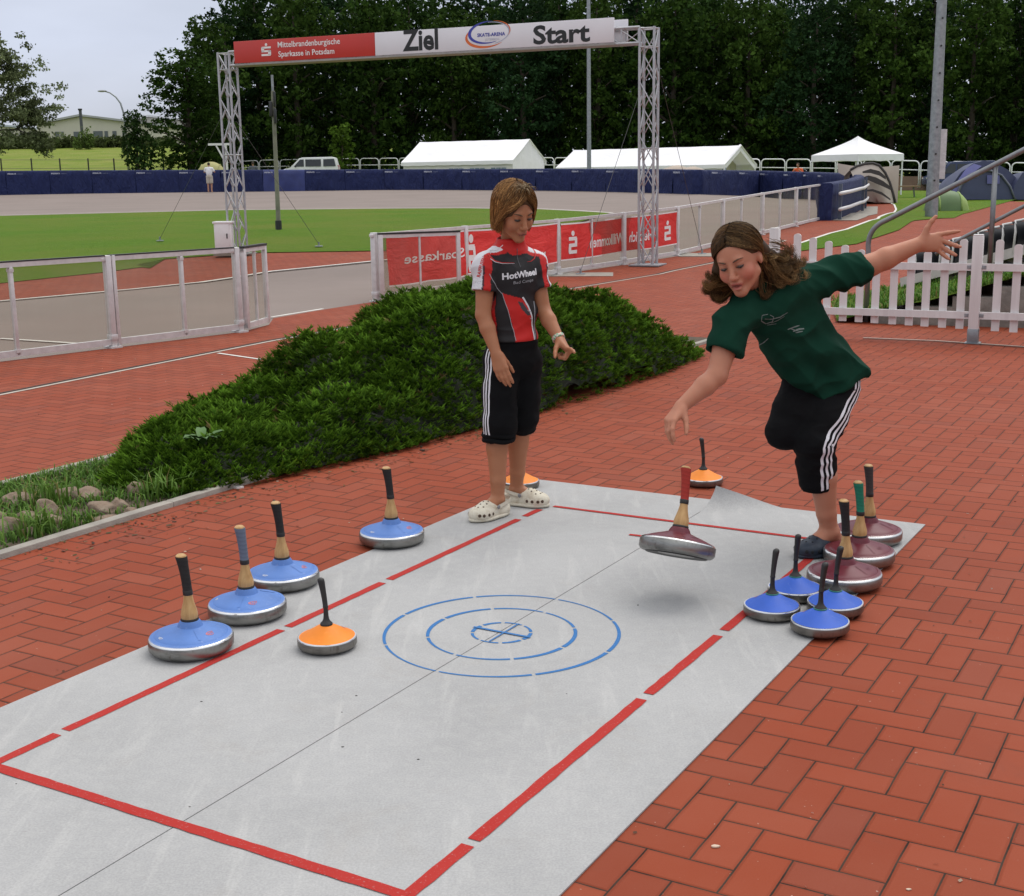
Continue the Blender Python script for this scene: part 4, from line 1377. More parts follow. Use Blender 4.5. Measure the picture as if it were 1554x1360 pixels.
# ================================================================== padded wall round the track
PADM = NT('navy_tarpaulin')
_n = PADM.noise(3.2, 4, .6, PADM.scaled(PADM.pos(), (1.2, 1.2, .5)), 1.2)
PADM.base(PADM.ramp(_n, [(.3, (.012, .018, .068)), (.7, (.018, .027, .10))]), .6, 0, .2); PADM.bump(_n, .9, .15); PADM = PADM.m
PADN = mat('blue_tarpaulin', (.022, .035, .15), .45, 0, .2, 2, .4, 6, local=False)
wl = [w[0] for w in WALL]; wt = [w[1] for w in WALL]
cum = [0]
for i in range(1, len(wl)): cum.append(cum[-1] + (wl[i] - wl[i - 1]).length)
def wall_at(s):
    s = min(max(s, 0), cum[-1])
    for i in range(1, len(cum)):
        if s <= cum[i] + 1e-9:
            t = (s - cum[i - 1]) / (cum[i] - cum[i - 1])
            p = lerp(wl[i - 1], wl[i], t); tn = (wl[i] - wl[i - 1]); tn.z = 0; tn.normalize()
            p.z = Hgt(p.x, p.y)
            return p, lerp(wt[i - 1], wt[i], t), V((tn.y, -tn.x, 0))   # normal: camera side
    return wl[-1], wt[-1], V((0, -1, 0))
def s_of_px(px):
    lo, hi = 0, cum[14]
    for _ in range(40):
        m = (lo + hi) / 2
        if pix(wall_at(m)[0])[0] < px: lo = m
        else: hi = m
    return lo
pw = thing('padded_wall', 'long navy tarpaulin padded crash wall curving round the far edge of the track', 'wall', wl[5])
bounds = [0] + [s_of_px(x) for x in (-350, -280, -205, -130, -58, 12, 78, 143, 209, 274, 338, 401, 465, 525, 586, 645, 704, 761, 816, 871, 923, 975, 1025, 1071, 1113, 1154, 1190, 1221, 1246, 1268)]
while bounds[-1] < cum[-1] - .5:
    bounds.append(min(cum[-1], bounds[-1] + (cum[-1] - cum[13]) / 5))
LOGOM = mat('faded_white_print', (.50, .52, .60), .6); LOGOD = mat('faded_grey_print', (.16, .18, .28), .6)
for bi in range(len(bounds) - 1):
    s0, s1 = bounds[bi], bounds[bi + 1]
    rg = random.Random(bi * 7 + 1)
    n = 12; rows = []
    ph = rg.uniform(0, 6)
    inner = s1 <= s_of_px(1280)
    for i in range(n + 1):
        t = i / n
        p, zt_, nn = wall_at(lerp(s0 + .012, s1 - .012, t))
        col = []
        for j, f in enumerate((-.12, .25, .5, .75, .94, .99)):
            # tarp hangs in V folds from the corners
            fold = .05 * math.sin(7 * t + 5 * f + ph) * (1 - f) * math.sin(PI * t) + .03 * math.sin(15 * t - 6 * f + ph * 2) * math.sin(PI * f)
            col.append(p + nn * (.17 + fold - .05 * (f > .97)) + UP * ((zt_ - p.z) * f))
        col.append(p + nn * .06 + UP * (zt_ - p.z)); col.append(p - nn * .14 + UP * (zt_ - p.z)); col.append(p - nn * .19 + UP * ((zt_ - p.z) * .95))
        col.append(p - nn * .17 + UP * ((zt_ - p.z) * .5)); col.append(p - nn * .17 - UP * .12)
        rows.append(col)
    mb = MB(); mb.grid(rows)
    if bi in (0, len(bounds) - 2): mb.poly(rows[0 if bi == 0 else -1])
    cv = mb.build('pad_cover', PADN if bi == 12 else PADM, pw, smooth=True)
    if inner and bi > 0:
        L = s1 - s0
        def lf_(u, v, s0=s0):
            p, zt_, nn = wall_at(s0 + .12 + u)
            return p + nn * .245 + UP * ((zt_ - p.z) * .84 + v)
        put_text('lettering', 'SPEEDSKATE', LOGOM, cv, lf_, L * .20, .075, .03)
        put_text('lettering', 'ARENA', LOGOD, cv, lambda u, v: lf_(u + L * .23, v), L * .12, .06, .0)
# light cap edge along the outer turn and the rails on the outside
sE = s_of_px(1285)
mb = MB()
e0 = cum[-1]
outs = [wall_at(lerp(cum[15], cum[-1], t)) for t in np.linspace(0, 1, 14)]
rail = thing('guard_rail', 'short aluminium rail with posts in front of the navy wall end on the right', 'railing', outs[-1][0])
for f, r in ((.30, .045), (.72, .045)):
    mb = MB(); mb.tube([p - n_ * .36 + UP * ((z - p.z) * f) for p, z, n_ in outs], r, 8); mb.build('rail', ALUW, rail, smooth=True)
for t in (0.15, .55, .98):
    p, z, n_ = wall_at(lerp(cum[15], cum[-1], t))
    mb = MB(); mb.bar(p - n_ * .30, p - n_ * .30 + UP * ((z - p.z) * .97), .10, .08, n_); mb.build('post', mat('slate_post', (.10, .12, .17), .5, .3), rail)
sheet('rail_slab', [tuple(p - n_ * .2)[:2] for p, z, n_ in outs] + [tuple(p - n_ * .75)[:2] for p, z, n_ in outs[::-1]], .004, CONC)
# ================================================================== picket fence, hand rail, terrace on the right
post2 = G(1476, 521)
post1 = V((2.47, 12.18, 0))
pd = (post2 - post1).normalized(); pn = V((pd.y, -pd.x, 0))
FENCEW = NT('weathered_white_wood')
_n = FENCEW.noise(14, 4, .6, FENCEW.scaled(FENCEW.pos(), (1, 1, .12)))
FENCEW.base(FENCEW.ramp(_n, [(.3, (.60, .57, .57)), (.65, (.70, .675, .675))]), .55, 0, .35); FENCEW.bump(_n, .15, .004); FENCEW = FENCEW.m
pf = thing('picket_fence', 'white wooden picket fence with a scalloped top behind the person in green', 'fence', post1)
M = Matrix.Rotation(math.atan2(pd.y, pd.x), 3, 'Z')
SPAN = (post2 - post1).length
def pz(p, py): return Zat(p.x, p.y, py)
PTOP = [(1177, 346.6), (1205, 354.7), (1228.5, 360.6), (1252, 366), (1276.6, 372), (1301, 379), (1325, 383), (1352, 385), (1377, 384.5), (1401, 381.5), (1427.5, 374), (1454, 363), (1480, 357), (1508, 364), (1536, 371), (1564, 377), (1592, 382)]
def on_f(px, off=0.0):
    d1, d2 = ray(px, 300), ray(px, 700); n = d1.cross(d2)
    return post1 + pd * ((EYEP - post1).dot(n) / pd.dot(n)) + pn * off
for base, lab in ((post1, 0), (post2, 1), (post2 + pd * SPAN, 2)):
    top = pz(base, 357.5) if lab else pz(base, 347.5)
    if lab == 2: top = pz(post2, 357.5)
    mb = MB(); mb.box(base + UP * (top + .10) / 2, (.085, .085, top - .10), M, .008)
    mb.box(base + UP * (top + .004), (.08, .08, .012), M, .005)
    pt = mb.build('fence_post', FENCEW, pf, autosmooth=40)
    mb = MB(); mb.box(base + UP * .065, (.092, .092, .13), M, .004); mb.box(base + UP * .004, (.13, .13, .008), M); mb.build('post_shoe', GALV, pf, autosmooth=40)
def picket(c, z0, z1):
    w, d = .066, .020
    prof = [(-w / 2, z0), (w / 2, z0), (w / 2, z1 - .018), (w * .34, z1 - .004), (w * .12, z1), (-w * .12, z1), (-w * .34, z1 - .004), (-w / 2, z1 - .018)]
    mb = MB(); mb.prism([c + pd * a - pn * d / 2 + UP * z for a, z in prof], pn * d)
    mb.build('picket', FENCEW, pf)
for px, py in PTOP:
    if px in (1177, 1480): continue
    c = on_f(px, -.026)
    picket(c, pz(c, 487 + (px - 1275) * .0665), pz(c, py))
for i in range(4):
    c = post2 + pd * (SPAN * .55 + .18 * i) - pn * .026
    picket(c, .13, .80)
for a, b, yb in ((post1, post2, 0), (post2, post2 + pd * SPAN, 1)):
    for z in (.245, .665):
        mb = MB(); mb.bar(a + pd * .043 + UP * z, b - pd * .043 + UP * z, .032, .062)
        rl = mb.build('rail', FENCEW, pf)
        mb = MB()
        for e, sg in ((a, 1), (b, -1)):
            mb.box(e + pd * sg * .06 + UP * z + pn * .018, (.04, .006, .03), M); mb.box(e + pd * sg * .055 + pn * .022 + UP * z, (.012, .01, .012), M)
        mb.build('bracket', GALV, rl)

# hand rail of grey tube climbing to the right
hb = V((3.56, 13.15, 0))
def hp(px, py): return P(px, py, 13.15 - (px - 1315) * .0032)
hr_ = thing('handrail', 'grey steel tube handrail sloping up to the right behind the picket fence', 'handrail', hb)
e0 = hp(1318, 392); e1 = hp(1323, 352); e2 = hp(1345, 335); e3 = hp(1554, 227.5); e4 = e3 + (e3 - e2) * .35
mb = MB()
pts = [V((e0.x, e0.y, 0)), e0]
c = hp(1316, 354)
for t in np.linspace(0, 1, 9): pts.append((1 - t) ** 2 * hp(1317.5, 372) + 2 * t * (1 - t) * hp(1319, 344) + t * t * hp(1346, 334))
pts += [e3, e4]
mb.tube(pts, .026, 12); mb.build('top_rail', STEELG, hr_, smooth=True)
q = hp(1511, 249); q0 = V((q.x, q.y, Zat(q.x, q.y, 400)))
mb = MB(); mb.tube([q0, q], .024, 10); mb.build('post', STEELG, hr_, smooth=True)
mb = MB(); mb.tube([hp(1420, 386), hp(1463, 360), hp(1554, 313), hp(1640, 269)], .019, 10); mb.build('lower_rail', STEELG, hr_, smooth=True)

# terrace bank behind the fence: grass slope with concrete steps
STEPC = mat('step_concrete', (.20, .185, .165), .9, 0, .3, 7, .5, 60, local=False)
tb = thing('terrace_steps', 'grey concrete steps climbing the grass bank behind the picket fence', 'steps', V((5, 12.6, 0)))
for i in range(7):
    x0 = 3.75 + i * .34
    a = V((x0, 12.62 - i * .155, 0)); h = .10 + i * .105
    mb = MB(); mb.box(a + V((.35, .30, h / 2 - .02)), (.90, .22, h), Matrix.Rotation(math.radians(-24), 3, 'Z'), .008)
    mb.build('step', STEPC, tb, autosmooth=40)
# bank surface
rows = []
for i in range(13):
    t = i / 12; x = 3.3 + t * 4.8
    zz = .02 + t * 1.42
    rows.append([V((x + .5 * u, 13.1 - (x - 3.3) * .42 + u * 2.3, zz * (1 - .15 * u) + .02 * math.sin(i * 2 + u * 5))) for u in np.linspace(0, 1, 8)])
mb = MB(); mb.grid(rows)
bk = mb.build('grass_bank', LAWN, smooth=True); bk['kind'] = 'structure'
def reg_bank(rg):
    t = rg.uniform(); u = rg.uniform() ** 1.5; x = 3.3 + t * 4.8
    return (x + .5 * u, 13.1 - (x - 3.3) * .42 + u * 2.3, (.02 + t * 1.42) * (1 - .15 * u))
bv, bf_, bc = blades(9000, reg_bank, .03, .09, (.05, .13, .015), (.13, .27, .035), 15, .005)
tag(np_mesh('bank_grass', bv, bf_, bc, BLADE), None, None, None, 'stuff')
# row of folded seats on the bank edge
SEATD = mat('dark_seat_shell', (.018, .02, .024), .4, 0, .2, 9); SEATR = mat('pale_seat_rim', (.62, .61, .60), .5, 0, .1, 9)
def make_seat():
    r = thing('stadium_seat', 'dark plastic stadium seat with a pale rim, in the row beyond the picket fence', 'seat', (0, 0, 0), 0, 'row of dark stadium seats')
    mb = MB(); rows = []
    for i in range(7):
        u = -1 + 2 * i / 6
        rows.append([V((u * .20, .02 - .05 * (1 - u * u) + d, z)) for z, d in ((.06, .0), (.12, -.02), (.26, -.025), (.36, .0), (.40, .03))])
    mb.grid(rows); mb.grid([[p + V((0, .025, 0)) for p in r_] for r_ in rows])
    mb.build('shell', SEATD, r, world=False, smooth=True)
    mb = MB(); mb.tube([V((-.205, .035, .07)), V((-.205, .02, .30)), V((-.18, .045, .405)), V((0, .0, .425)), V((.18, .045, .405)), V((.205, .02, .30)), V((.205, .035, .07))], .013, 7); mb.build('rim', SEATR, r, world=False, smooth=True)
    mb = MB(); mb.box((0, -.10, .08), (.38, .30, .03), Matrix.Rotation(.25, 3, 'X'), .012); mb.build('seat_pan', SEATD, r, world=False, autosmooth=40)
    mb = MB(); mb.bar((0, .03, -.10), (0, .03, .10), .05, .04); mb.build('bracket', GALV, r, world=False)
    return r
seat = make_seat()
for i in range(11):
    s_ = seat if i == 0 else copy_tree(seat)
    t = i / 10
    p = P(1408 + 190 * t, 404 - 52 * t, 14.6 - 1.4 * t)
    s_.location = p - V((0, 0, .22)); s_.rotation_euler = (0, 0, math.radians(38))
tl = thing('terrace_ledge', 'pale concrete ledge slab carrying the dark stadium seats', 'ledge', P(1400, 410, 14.7))
a, b = P(1390, 419, 14.75), P(1640, 352, 13.0)
mb = MB(); mb.bar(a - V((0, 0, .06)), b - V((0, 0, .06)), .5, .10); tl_o = mb.build('slab', mat('pale_slab', (.50, .47, .45), .8, 0, .12, 8, local=False), tl)
mb = MB(); mb.bar(a - V((0, 0, .36)), b - V((0, 0, .36)), .34, .5); mb.build('retaining_wall', STEPC, tl)
# ================================================================== poles and street furniture far off
def pole(name, label, cat, base, top, r0, r1, m, seg=10):
    r = thing(name, label, cat, base)
    mb = MB(); mb.tube([base - UP * .1, lerp(base, top, .5), top], [r0, (r0 + r1) / 2, r1], seg); mb.build('shaft', m, r, autosmooth=50)
    return r
def gpole(px, py, ytop, xtop=None, y=None):
    if y is None: b = G(px, py)
    else:
        q = P(px, py, y); b = V((q.x, q.y, Hgt(q.x, q.y)))
    if xtop is None: return b, V((b.x, b.y, Zat(b.x, b.y, ytop)))
    return b, P(xtop, ytop, b.y)
b, t = gpole(894, 258, -60, y=76)
pole('light_pole', 'slim grey floodlight pole rising between the two white marquees', 'light pole', b, t, .13, .10, GALV)
b, t = gpole(1413, 330, -60)
lp = pole('light_pole', 'thick grey floodlight pole on the lawn in front of the green tent', 'light pole', b, t, .19, .135, GALV, 8)
mb = MB()
zb0 = Zat(b.x, b.y, 196); zb1 = Zat(b.x, b.y, 272)
mb.box(V((b.x + .17, b.y + .24, (zb0 + zb1) / 2)), (.50, .03, zb0 - zb1), None, .005)
mb.build('sign_board', mat('pale_board', (.62, .64, .66), .5), lp)
for i in range(9):
    mb = MB(); z = 1.2 + i * .75
    mb.tube([V((b.x - .02, b.y - .19, z)), V((b.x - .02, b.y - .21, z))], .03, 6); mb.build('bolt', BLACKR, lp)
b, t = gpole(423, 348, 138, 414)
sp = pole('track_pole', 'thin leaning grey pole with dark fittings standing on the infield lawn', 'pole', b, t, .055, .042, mat('lichen_pole', (.20, .20, .15), .7, .1, .3, 3))
for f, w in ((.82, .06), (.87, .07), (.94, .05)):
    c = lerp(b, t, f)
    mb = MB(); mb.box(c + V((.04 if f != .87 else -.05, -.06, 0)), (w, .08, .34), None, .02); mb.build('fitting', BLACKR, sp, autosmooth=40)
mb = MB(); mb.tube([t, t + UP * .35], .03, 6); mb.build('antenna', GALV, sp)
mb = MB(); mb.tube([b, b + UP * .2], .075, 10); mb.build('foot_sleeve', BLACKR, sp)
# T shaped frame
q = P(345, 262, 89); b = V((q.x, q.y, Hgt(q.x, q.y)))
tf = thing('goal_frame', 'white post with a crossbar and diagonal brace behind the left gantry tower', 'frame', b)
z = Zat(b.x, b.y, 219); xa = P(316, 219, 89)
mb = MB(); mb.bar(b, V((b.x, b.y, z)), .12, .12, (0, 1, 0)); mb.build('post', WHITEP, tf)
mb = MB(); mb.bar(V((xa.x, b.y, z)), V((b.x + .3, b.y, z)), .14, .14); mb.build('crossbar', WHITEP, tf)
mb = MB(); mb.bar(P(328, 221, 89), P(344, 250, 89), .09, .09, (0, 1, 0)); mb.build('brace', WHITEP, tf)
# street lamp
q = P(196, 262, 118); b = V((q.x, q.y, Hgt(q.x, q.y)))
sl = thing('street_lamp', 'tall grey street lamp with a curved arm above the meadow', 'street lamp', b)
mb = MB(); mb.tube([b, P(187.5, 172, 118), P(183, 157, 118), P(176, 147.5, 118), P(167, 141, 118), P(159, 138.5, 118)], [.12, .085, .075, .07, .06, .06], 8); mb.build('mast', GALV, sl, smooth=True)
mb = MB(); mb.ell(P(155, 138.3, 118), (.42, .16, .10)); mb.build('lamp_head', mat('lamp_grey', (.35, .36, .37), .5), sl, smooth=True)
q = P(125, 206, 225); b = V((q.x, q.y, Hgt(q.x, q.y)))
ck = thing('flue_pipe', 'dark flue pipe standing in front of the pale hall', 'pipe', b)
mb = MB(); mb.tube([b, P(121.5, 166, 225)], .26, 8); mb.build('pipe', mat('dark_pipe', (.06, .065, .08), .6), ck)
mb = MB(); mb.tube([P(121.5, 167.5, 225), P(121.3, 165, 225)], .36, 8); mb.build('cap', BLACKR, ck)

# ================================================================== white tube railing
RAILP = [(330, 248, 108), (385, 243.5, 108), (500, 241, 108), (620, 240, 106), (740, 239.5, 102), (830, 239.5, 98), (1000, 240.5, 90), (1150, 241.5, 84), (1230, 242, 82), (1300, 242.5, 80), (1420, 245, 78), (1560, 247.5, 76), (1640, 249, 75)]
rpts = [P(*q) for q in RAILP]
rc = [0]
for a, b in zip(rpts, rpts[1:]): rc.append(rc[-1] + (b - a).length)
def rail_at(s):
    for i in range(1, len(rc)):
        if s <= rc[i]: return lerp(rpts[i - 1], rpts[i], (s - rc[i - 1]) / (rc[i] - rc[i - 1]))
    return rpts[-1]
rl = thing('tube_railing', 'white tube railing in rounded bays in front of the dark trees', 'railing', rail_at(rc[-1] / 2))
s = 0
while s < rc[-1] - 1.7:
    a, b = rail_at(s + .05), rail_at(s + 1.63)
    t = (b - a).normalized()
    lo = 1.55
    pts = [a - UP * lo, a - UP * .25]
    for k in range(1, 5): pts.append(a + t * (.25 * (1 - math.cos(k * PI / 8))) - UP * (.25 * (1 - math.sin(k * PI / 8))))
    for k in range(0, 5): pts.append(b - t * (.25 * (1 - math.sin(k * PI / 8))) - UP * (.25 * (1 - math.cos(k * PI / 8))))
    pts += [b - UP * lo]
    mb = MB(); mb.tube(pts, .036, 6); mb.tube([a - UP * .52, b - UP * .52], .032, 6)
    mb.build('bay', WHITER, rl, smooth=True)
    s += 1.68
# retaining wall below the railing on the right
a = rail_at(rc[9] + .3); b = rpts[-1]
rw = thing('retaining_wall', 'low brown retaining wall under the white railing behind the blue van', 'wall', a)
a2, b2 = V((a.x, a.y - .15, 0)), V((b.x, b.y - .15, 0))
za, zb2 = Zat(a2.x, a2.y, 267), Zat(b2.x, b2.y, 270)
mb = MB(); mb.prism([V((a2.x, a2.y, -.1)), V((b2.x, b2.y, -.1)), V((b2.x, b2.y, zb2)), V((a2.x, a2.y, za))], (0, .4, 0)); mb.build('wall_face', mat('brown_wall', (.19, .12, .09), .9, 0, .2, .8, .3, 8, local=False), rw)

# ================================================================== tents
TENTW = NT('white_tent_fabric')
_n = TENTW.noise(.9, 3, .5)
TENTW.base(TENTW.ramp(_n, [(.3, (.86, .855, .88)), (.7, (.90, .89, .92))]), .6, 0, .3); TENTW.bump(_n, .4, .2)
_tr = TENTW.node('ShaderNodeBsdfTranslucent'); _tr.inputs[0].default_value = (.75, .75, .75, 1)
_mx = TENTW.node('ShaderNodeMixShader'); _mx.inputs[0].default_value = .12
TENTW.link(TENTW.b.outputs[0], _mx.inputs[1]); TENTW.link(_tr.outputs[0], _mx.inputs[2]); TENTW.link(_mx.outputs[0], TENTW.out.inputs[0]); TENTW = TENTW.m
WINM = mat('tent_window', (.16, .22, .24), .3)
CREAM = mat('cream_sheet', (.50, .47, .38), .7)
def marquee(label, L, W, ze, zr, base, rz, overhang=.5, windows=True, open_end=False):
    """ridge along local x, eave height ze, ridge zr, front long side at -y"""
    r = thing('marquee', label, 'tent', base, rz)
    roof = []
    for i in range(15):
        u = i / 14; x = -L / 2 - .1 + (L + .2) * u
        sag = -.05 * math.sin(PI * ((u * 5) % 1))
        xr = x * (1 - overhang / L * 2 * 0)
        roof.append([V((x, -W / 2 - .12, ze + sag * .6)), V((xr, -W / 4, (ze + zr) / 2 + sag)), V((xr, 0, zr + sag * .5)), V((xr, W / 4, (ze + zr) / 2 + sag)), V((x, W / 2 + .12, ze))])
    mb = MB(); mb.grid(roof)
    mb.build('roof', TENTW, r, world=False, smooth=True, autosmooth=25)
    mb = MB()
    for y in (-W / 2 - .12, W / 2 + .12):
        mb.grid([[V((-L / 2 - .1 + (L + .2) * i / 30, y, ze)), V((-L / 2 - .1 + (L + .2) * i / 30, y + .01 * (-1) ** i, ze - .22 - .03 * abs(math.sin(i * .9))))] for i in range(31)])
    mb.build('valance', TENTW, r, world=False, smooth=True)
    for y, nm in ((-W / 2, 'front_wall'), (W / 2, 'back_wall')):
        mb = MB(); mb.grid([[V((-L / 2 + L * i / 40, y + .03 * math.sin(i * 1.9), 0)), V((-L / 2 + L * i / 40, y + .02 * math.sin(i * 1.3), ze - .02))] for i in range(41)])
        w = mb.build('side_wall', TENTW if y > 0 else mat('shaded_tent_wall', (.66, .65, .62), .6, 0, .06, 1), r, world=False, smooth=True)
        if y < 0 and windows:
            for k in range(3):
                x = -L * .05 + k * L * .19
                for m_ in range(3):
                    mb = MB()
                    for n_ in range(2): mb.box((x + m_ * .36, y - .05, ze - .62 - n_ * .42), (.30, .012, .36), None)
                    mb.build('window', WINM, w, world=False)
    for x, op in ((-L / 2, False), (L / 2, open_end)):
        if not op:
            mb = MB()
            for i in range(16):
                y0, y1 = -W / 2 + W * i / 16, -W / 2 + W * (i + 1) / 16
                h = lambda y: ze + (zr - ze) * (1 - abs(y) / (W / 2))
                mb.poly([V((x + .04 * math.sin(i * 2.3), y0, 0)), V((x + .04 * math.sin((i + 1) * 2.3), y1, 0)), V((x + .02 * math.sin((i + 1) * 2.3), y1, h(y1))), V((x + .02 * math.sin(i * 2.3), y0, h(y0)))])
            mb.build('gable', TENTW, r, world=False, smooth=True, merge=True)
        else:
            mb = MB()
            mb.poly([V((x - 1.2, -W / 2 + .2, 0)), V((x - 1.2, W / 2 - .2, 0)), V((x - 1.2, W / 2 - .2, ze)), V((x - 1.2, 0, zr - .2)), V((x - 1.2, -W / 2 + .2, ze))])
            mb.build('inner_wall', CREAM, r, world=False)
            mb = MB()
            for y in (-W / 2, W / 2): mb.tube([V((x, y, 0)), V((x, y, ze)), V((x, 0, zr))], .07, 6)
            mb.build('pole', TENTW, r, world=False)
            mb = MB()
            for sg in (-1, 1):
                mb.grid([[V((x + .02, sg * W / 2 * f, ze + (zr - ze) * (1 - f))), V((x + .02, sg * W / 2 * f, ze + (zr - ze) * (1 - f) - .35))] for f in np.linspace(0, 1, 8)])
            mb.build('gable_trim', TENTW, r, world=False)
            mb = MB(); mb.tube([V((x - .1, -W / 2 + .12, .1)), V((x - .1, -W / 2 + .15, ze - .2))], .16, 8); mb.build('rolled_side', mat('grey_blue_roll', (.20, .26, .36), .6), r, world=False)
    return r
def seat_y(px, y):
    q = P(px, 262, y); return V((q.x, q.y, Hgt(q.x, q.y)))
# first marquee: eave line 614..~775 ; ridge 641..801 ; gable to 827
def corner_tent(label, pxr, yr, rz, L, W, pe, pa, **kw):
    """placed by its near right eave corner"""
    q = P(pxr, 255, yr); c, s_ = math.cos(rz), math.sin(rz)
    cx = q.x - L / 2 * c + (-W / 2) * s_; cy = yr - L / 2 * s_ - (-W / 2) * c
    z0 = Hgt(cx, cy)
    ax, ay = q.x - W / 2 * s_, yr + W / 2 * c
    return marquee(label, L, W, Zat(q.x, yr, pe) - z0, Zat(ax, ay, pa) - z0, V((cx, cy, z0)), rz, **kw)
corner_tent('white marquee with a bright roof between the white van and the slim light pole', 778, 82, -.43, 7.7, 5.0, 243, 211)
corner_tent('long low white marquee with an open gable, behind the right gantry tower', 1099, 80, -.62, 12.0, 4.3, 249.5, 220.5, windows=False, open_end=True)
# small tan tunnel tents in front of the second marquee
TAN = mat('tan_tent_fabric', (.40, .33, .27), .7, 0, .12, 1.5, .3, 5); TAND = mat('dark_tent_seam', (.05, .045, .045), .7)
for px, rr, lb in ((1034, .95, 'tan tunnel tent hump with a dark arch, left one before the long marquee'), (1058, .8, 'tan tunnel tent hump with a dark arch, right one before the long marquee')):
    b = seat_y(px, 77); h = Zat(b.x, b.y, 249.5 if px < 1050 else 251.5) - b.z
    r = thing('tunnel_tent', lb, 'tent', b, .3, 'small tan tunnel tents')
    rows = [[V((x, rr * math.cos(a) * (1 - .25 * abs(x + .3)), h * math.sin(a) ** .8 * (1 - .22 * abs(x + .3)))) for a in np.linspace(0, PI, 13)] for x in np.linspace(-1.6, .9, 8)]
    mb = MB(); mb.grid([[V((p.x, p.y, p.z)) for p in q] for q in rows]); mb.build('canopy', TAN, r, world=False, smooth=True)
    mb = MB(); mb.tube(rows[-1], .06, 6); mb.build('arch', TAND, r, world=False, smooth=True)

# pop-up pavilion
b = seat_y(1300, 70)
pv = thing('pavilion', 'white pop-up pavilion with a pointed roof beside the striped tan tent', 'pavilion', b, .55)
hw = (P(1366, 240, 70).x - P(1234, 240, 70).x) / 2 / (math.cos(.55) + math.sin(.55))
zt_, ze, zv = Zat(b.x, b.y, 206.5) - b.z, Zat(b.x, b.y - 1.5, 234) - b.z, Zat(b.x, b.y - 1.5, 245) - b.z
mb = MB()
ring = []
nlev = 7
for k in range(nlev + 1):
    f = k / nlev; w = hw * f; z = lerp(zt_, ze, f ** .80)
    rr_ = []
    for sdi in range(4):
        for i in range(8):
            t = -1 + 2 * i / 8
            x, y = [(t, -1), (1, t), (-t, 1), (-1, -t)][sdi]
            rr_.append(V((x * w, y * w, z - .10 * (1 - t * t) * f * (1 - f) * 2)))
    ring.append(rr_ + [rr_[0]])
mb.grid(ring[1:]); mb.grid([[V((0, 0, zt_))] * 33, ring[1]])
mb.build('roof', TENTW, pv, world=False, smooth=True, autosmooth=20)
low = [V((p.x * 1.005, p.y * 1.005, zv + .05 * abs(math.sin(i * .8)))) for i, p in enumerate(ring[-1])]
mb = MB(); mb.grid([ring[-1], low]); mb.build('valance', TENTW, pv, world=False, smooth=True, autosmooth=30)
for sx in (-1, 1):
    for sy in (-1, 1):
        mb = MB(); mb.bar(V((sx * hw * .97, sy * hw * .97, 0)), V((sx * hw * .97, sy * hw * .97, ze)), .06, .06, (0, 1, 0)); mb.build('leg', WHITER, pv, world=False)

# striped tan tent in front of the pavilion
BEIGE = mat('beige_tent_fabric', (.46, .40, .35), .7, 0, .08, 1.2, .25, 4)
g0 = G(1352, 309)
tt_ = thing('camping_tent', 'tan striped camping tent with dark curved vents beside the blue wall end', 'tent', g0)
ty = g0.y
def tp(px, py, dy=0.0): return P(px, py, ty + dy)
# awning sheet behind
mb = MB()
rows = []
for i in range(11):
    t = i / 10
    rows.append([lerp(tp(1271, 248, 1.8), tp(1365, 251, .5), t) - UP * .12 * math.sin(PI * t), lerp(tp(1272, 262, 1.8), tp(1362, 308, .4), t)])
mb.grid(rows); mb.build('awning', BEIGE, tt_, smooth=True)
# domed body: arc from left-bottom over the top to right-bottom
arc = [(1290, 258), (1300, 252), (1312, 248.5), (1324, 247.5), (1334, 251), (1343, 262), (1350, 277), (1355, 294), (1358, 308)]
rows = []
for i, (px, py) in enumerate(arc):
    a = tp(px, py)
    rows.append([a, lerp(a, tp(1301 + i * 2.0, 303 + i * .4), .35) - V((0, .35, 0)), lerp(a, tp(1301 + i * 2.0, 303 + i * .4), .7) - V((0, .45, 0)), V(tp(1298 + i * 4.5, 302 + i * .9)) - V((0, .3, 0))])
for r_ in rows:
    r_[-1].z = max(r_[-1].z, Hgt(r_[-1].x, r_[-1].y) + .02)
mb = MB(); mb.grid(rows); mb.build('canopy', BEIGE, tt_, smooth=True)
back = [[q[0], q[0] + V((.15, 1.5, -.25)), V((q[0].x + .2, q[0].y + 2.2, Hgt(q[0].x, q[0].y + 2.2)))] for q in rows]
mb = MB(); mb.grid(back); mb.build('back_canopy', BEIGE, tt_, smooth=True)
mb = MB(); mb.tube([p - V((0, .04, 0)) for p in [tp(*q) for q in arc]], .055, 6); mb.build('arch', TAND, tt_, smooth=True)
for vpts, w in ((((1303, 262), (1315, 260.5), (1328, 264), (1338, 271)), .10), (((1301, 272), (1312, 271), (1323, 275), (1334, 280), (1346, 287)), .13), (((1303, 290), (1318, 289), (1332, 294), (1345, 303)), .06)):
    pts = [tp(*q) - V((0, .62, 0)) for q in vpts]
    mb = MB(); n = len(pts)
    mb.grid([[p + UP * w * (.25 + math.sin(PI * (i + .3) / n)), p - UP * w * (.2 + math.sin(PI * (i + .3) / n)) * .6] for i, p in enumerate(pts)])
    mb.build('vent', TAND, tt_, smooth=True)
# bench table by the tent
g = G(1373, 300)
bt = thing('camp_table', 'small brown camping table on the lawn beside the tan tent', 'table', g)
hz = Zat(g.x, g.y, 283)
mb = MB(); mb.box(V((g.x, g.y, hz)), (1.3, .6, .06)); mb.build('top', mat('table_brown', (.23, .15, .08), .7), bt)
for sx in (-.5, .5):
    mb = MB(); mb.bar(V((g.x + sx, g.y, 0)), V((g.x + sx * .8, g.y, hz)), .06, .06, (0, 1, 0)); mb.build('leg', STEELG, bt)

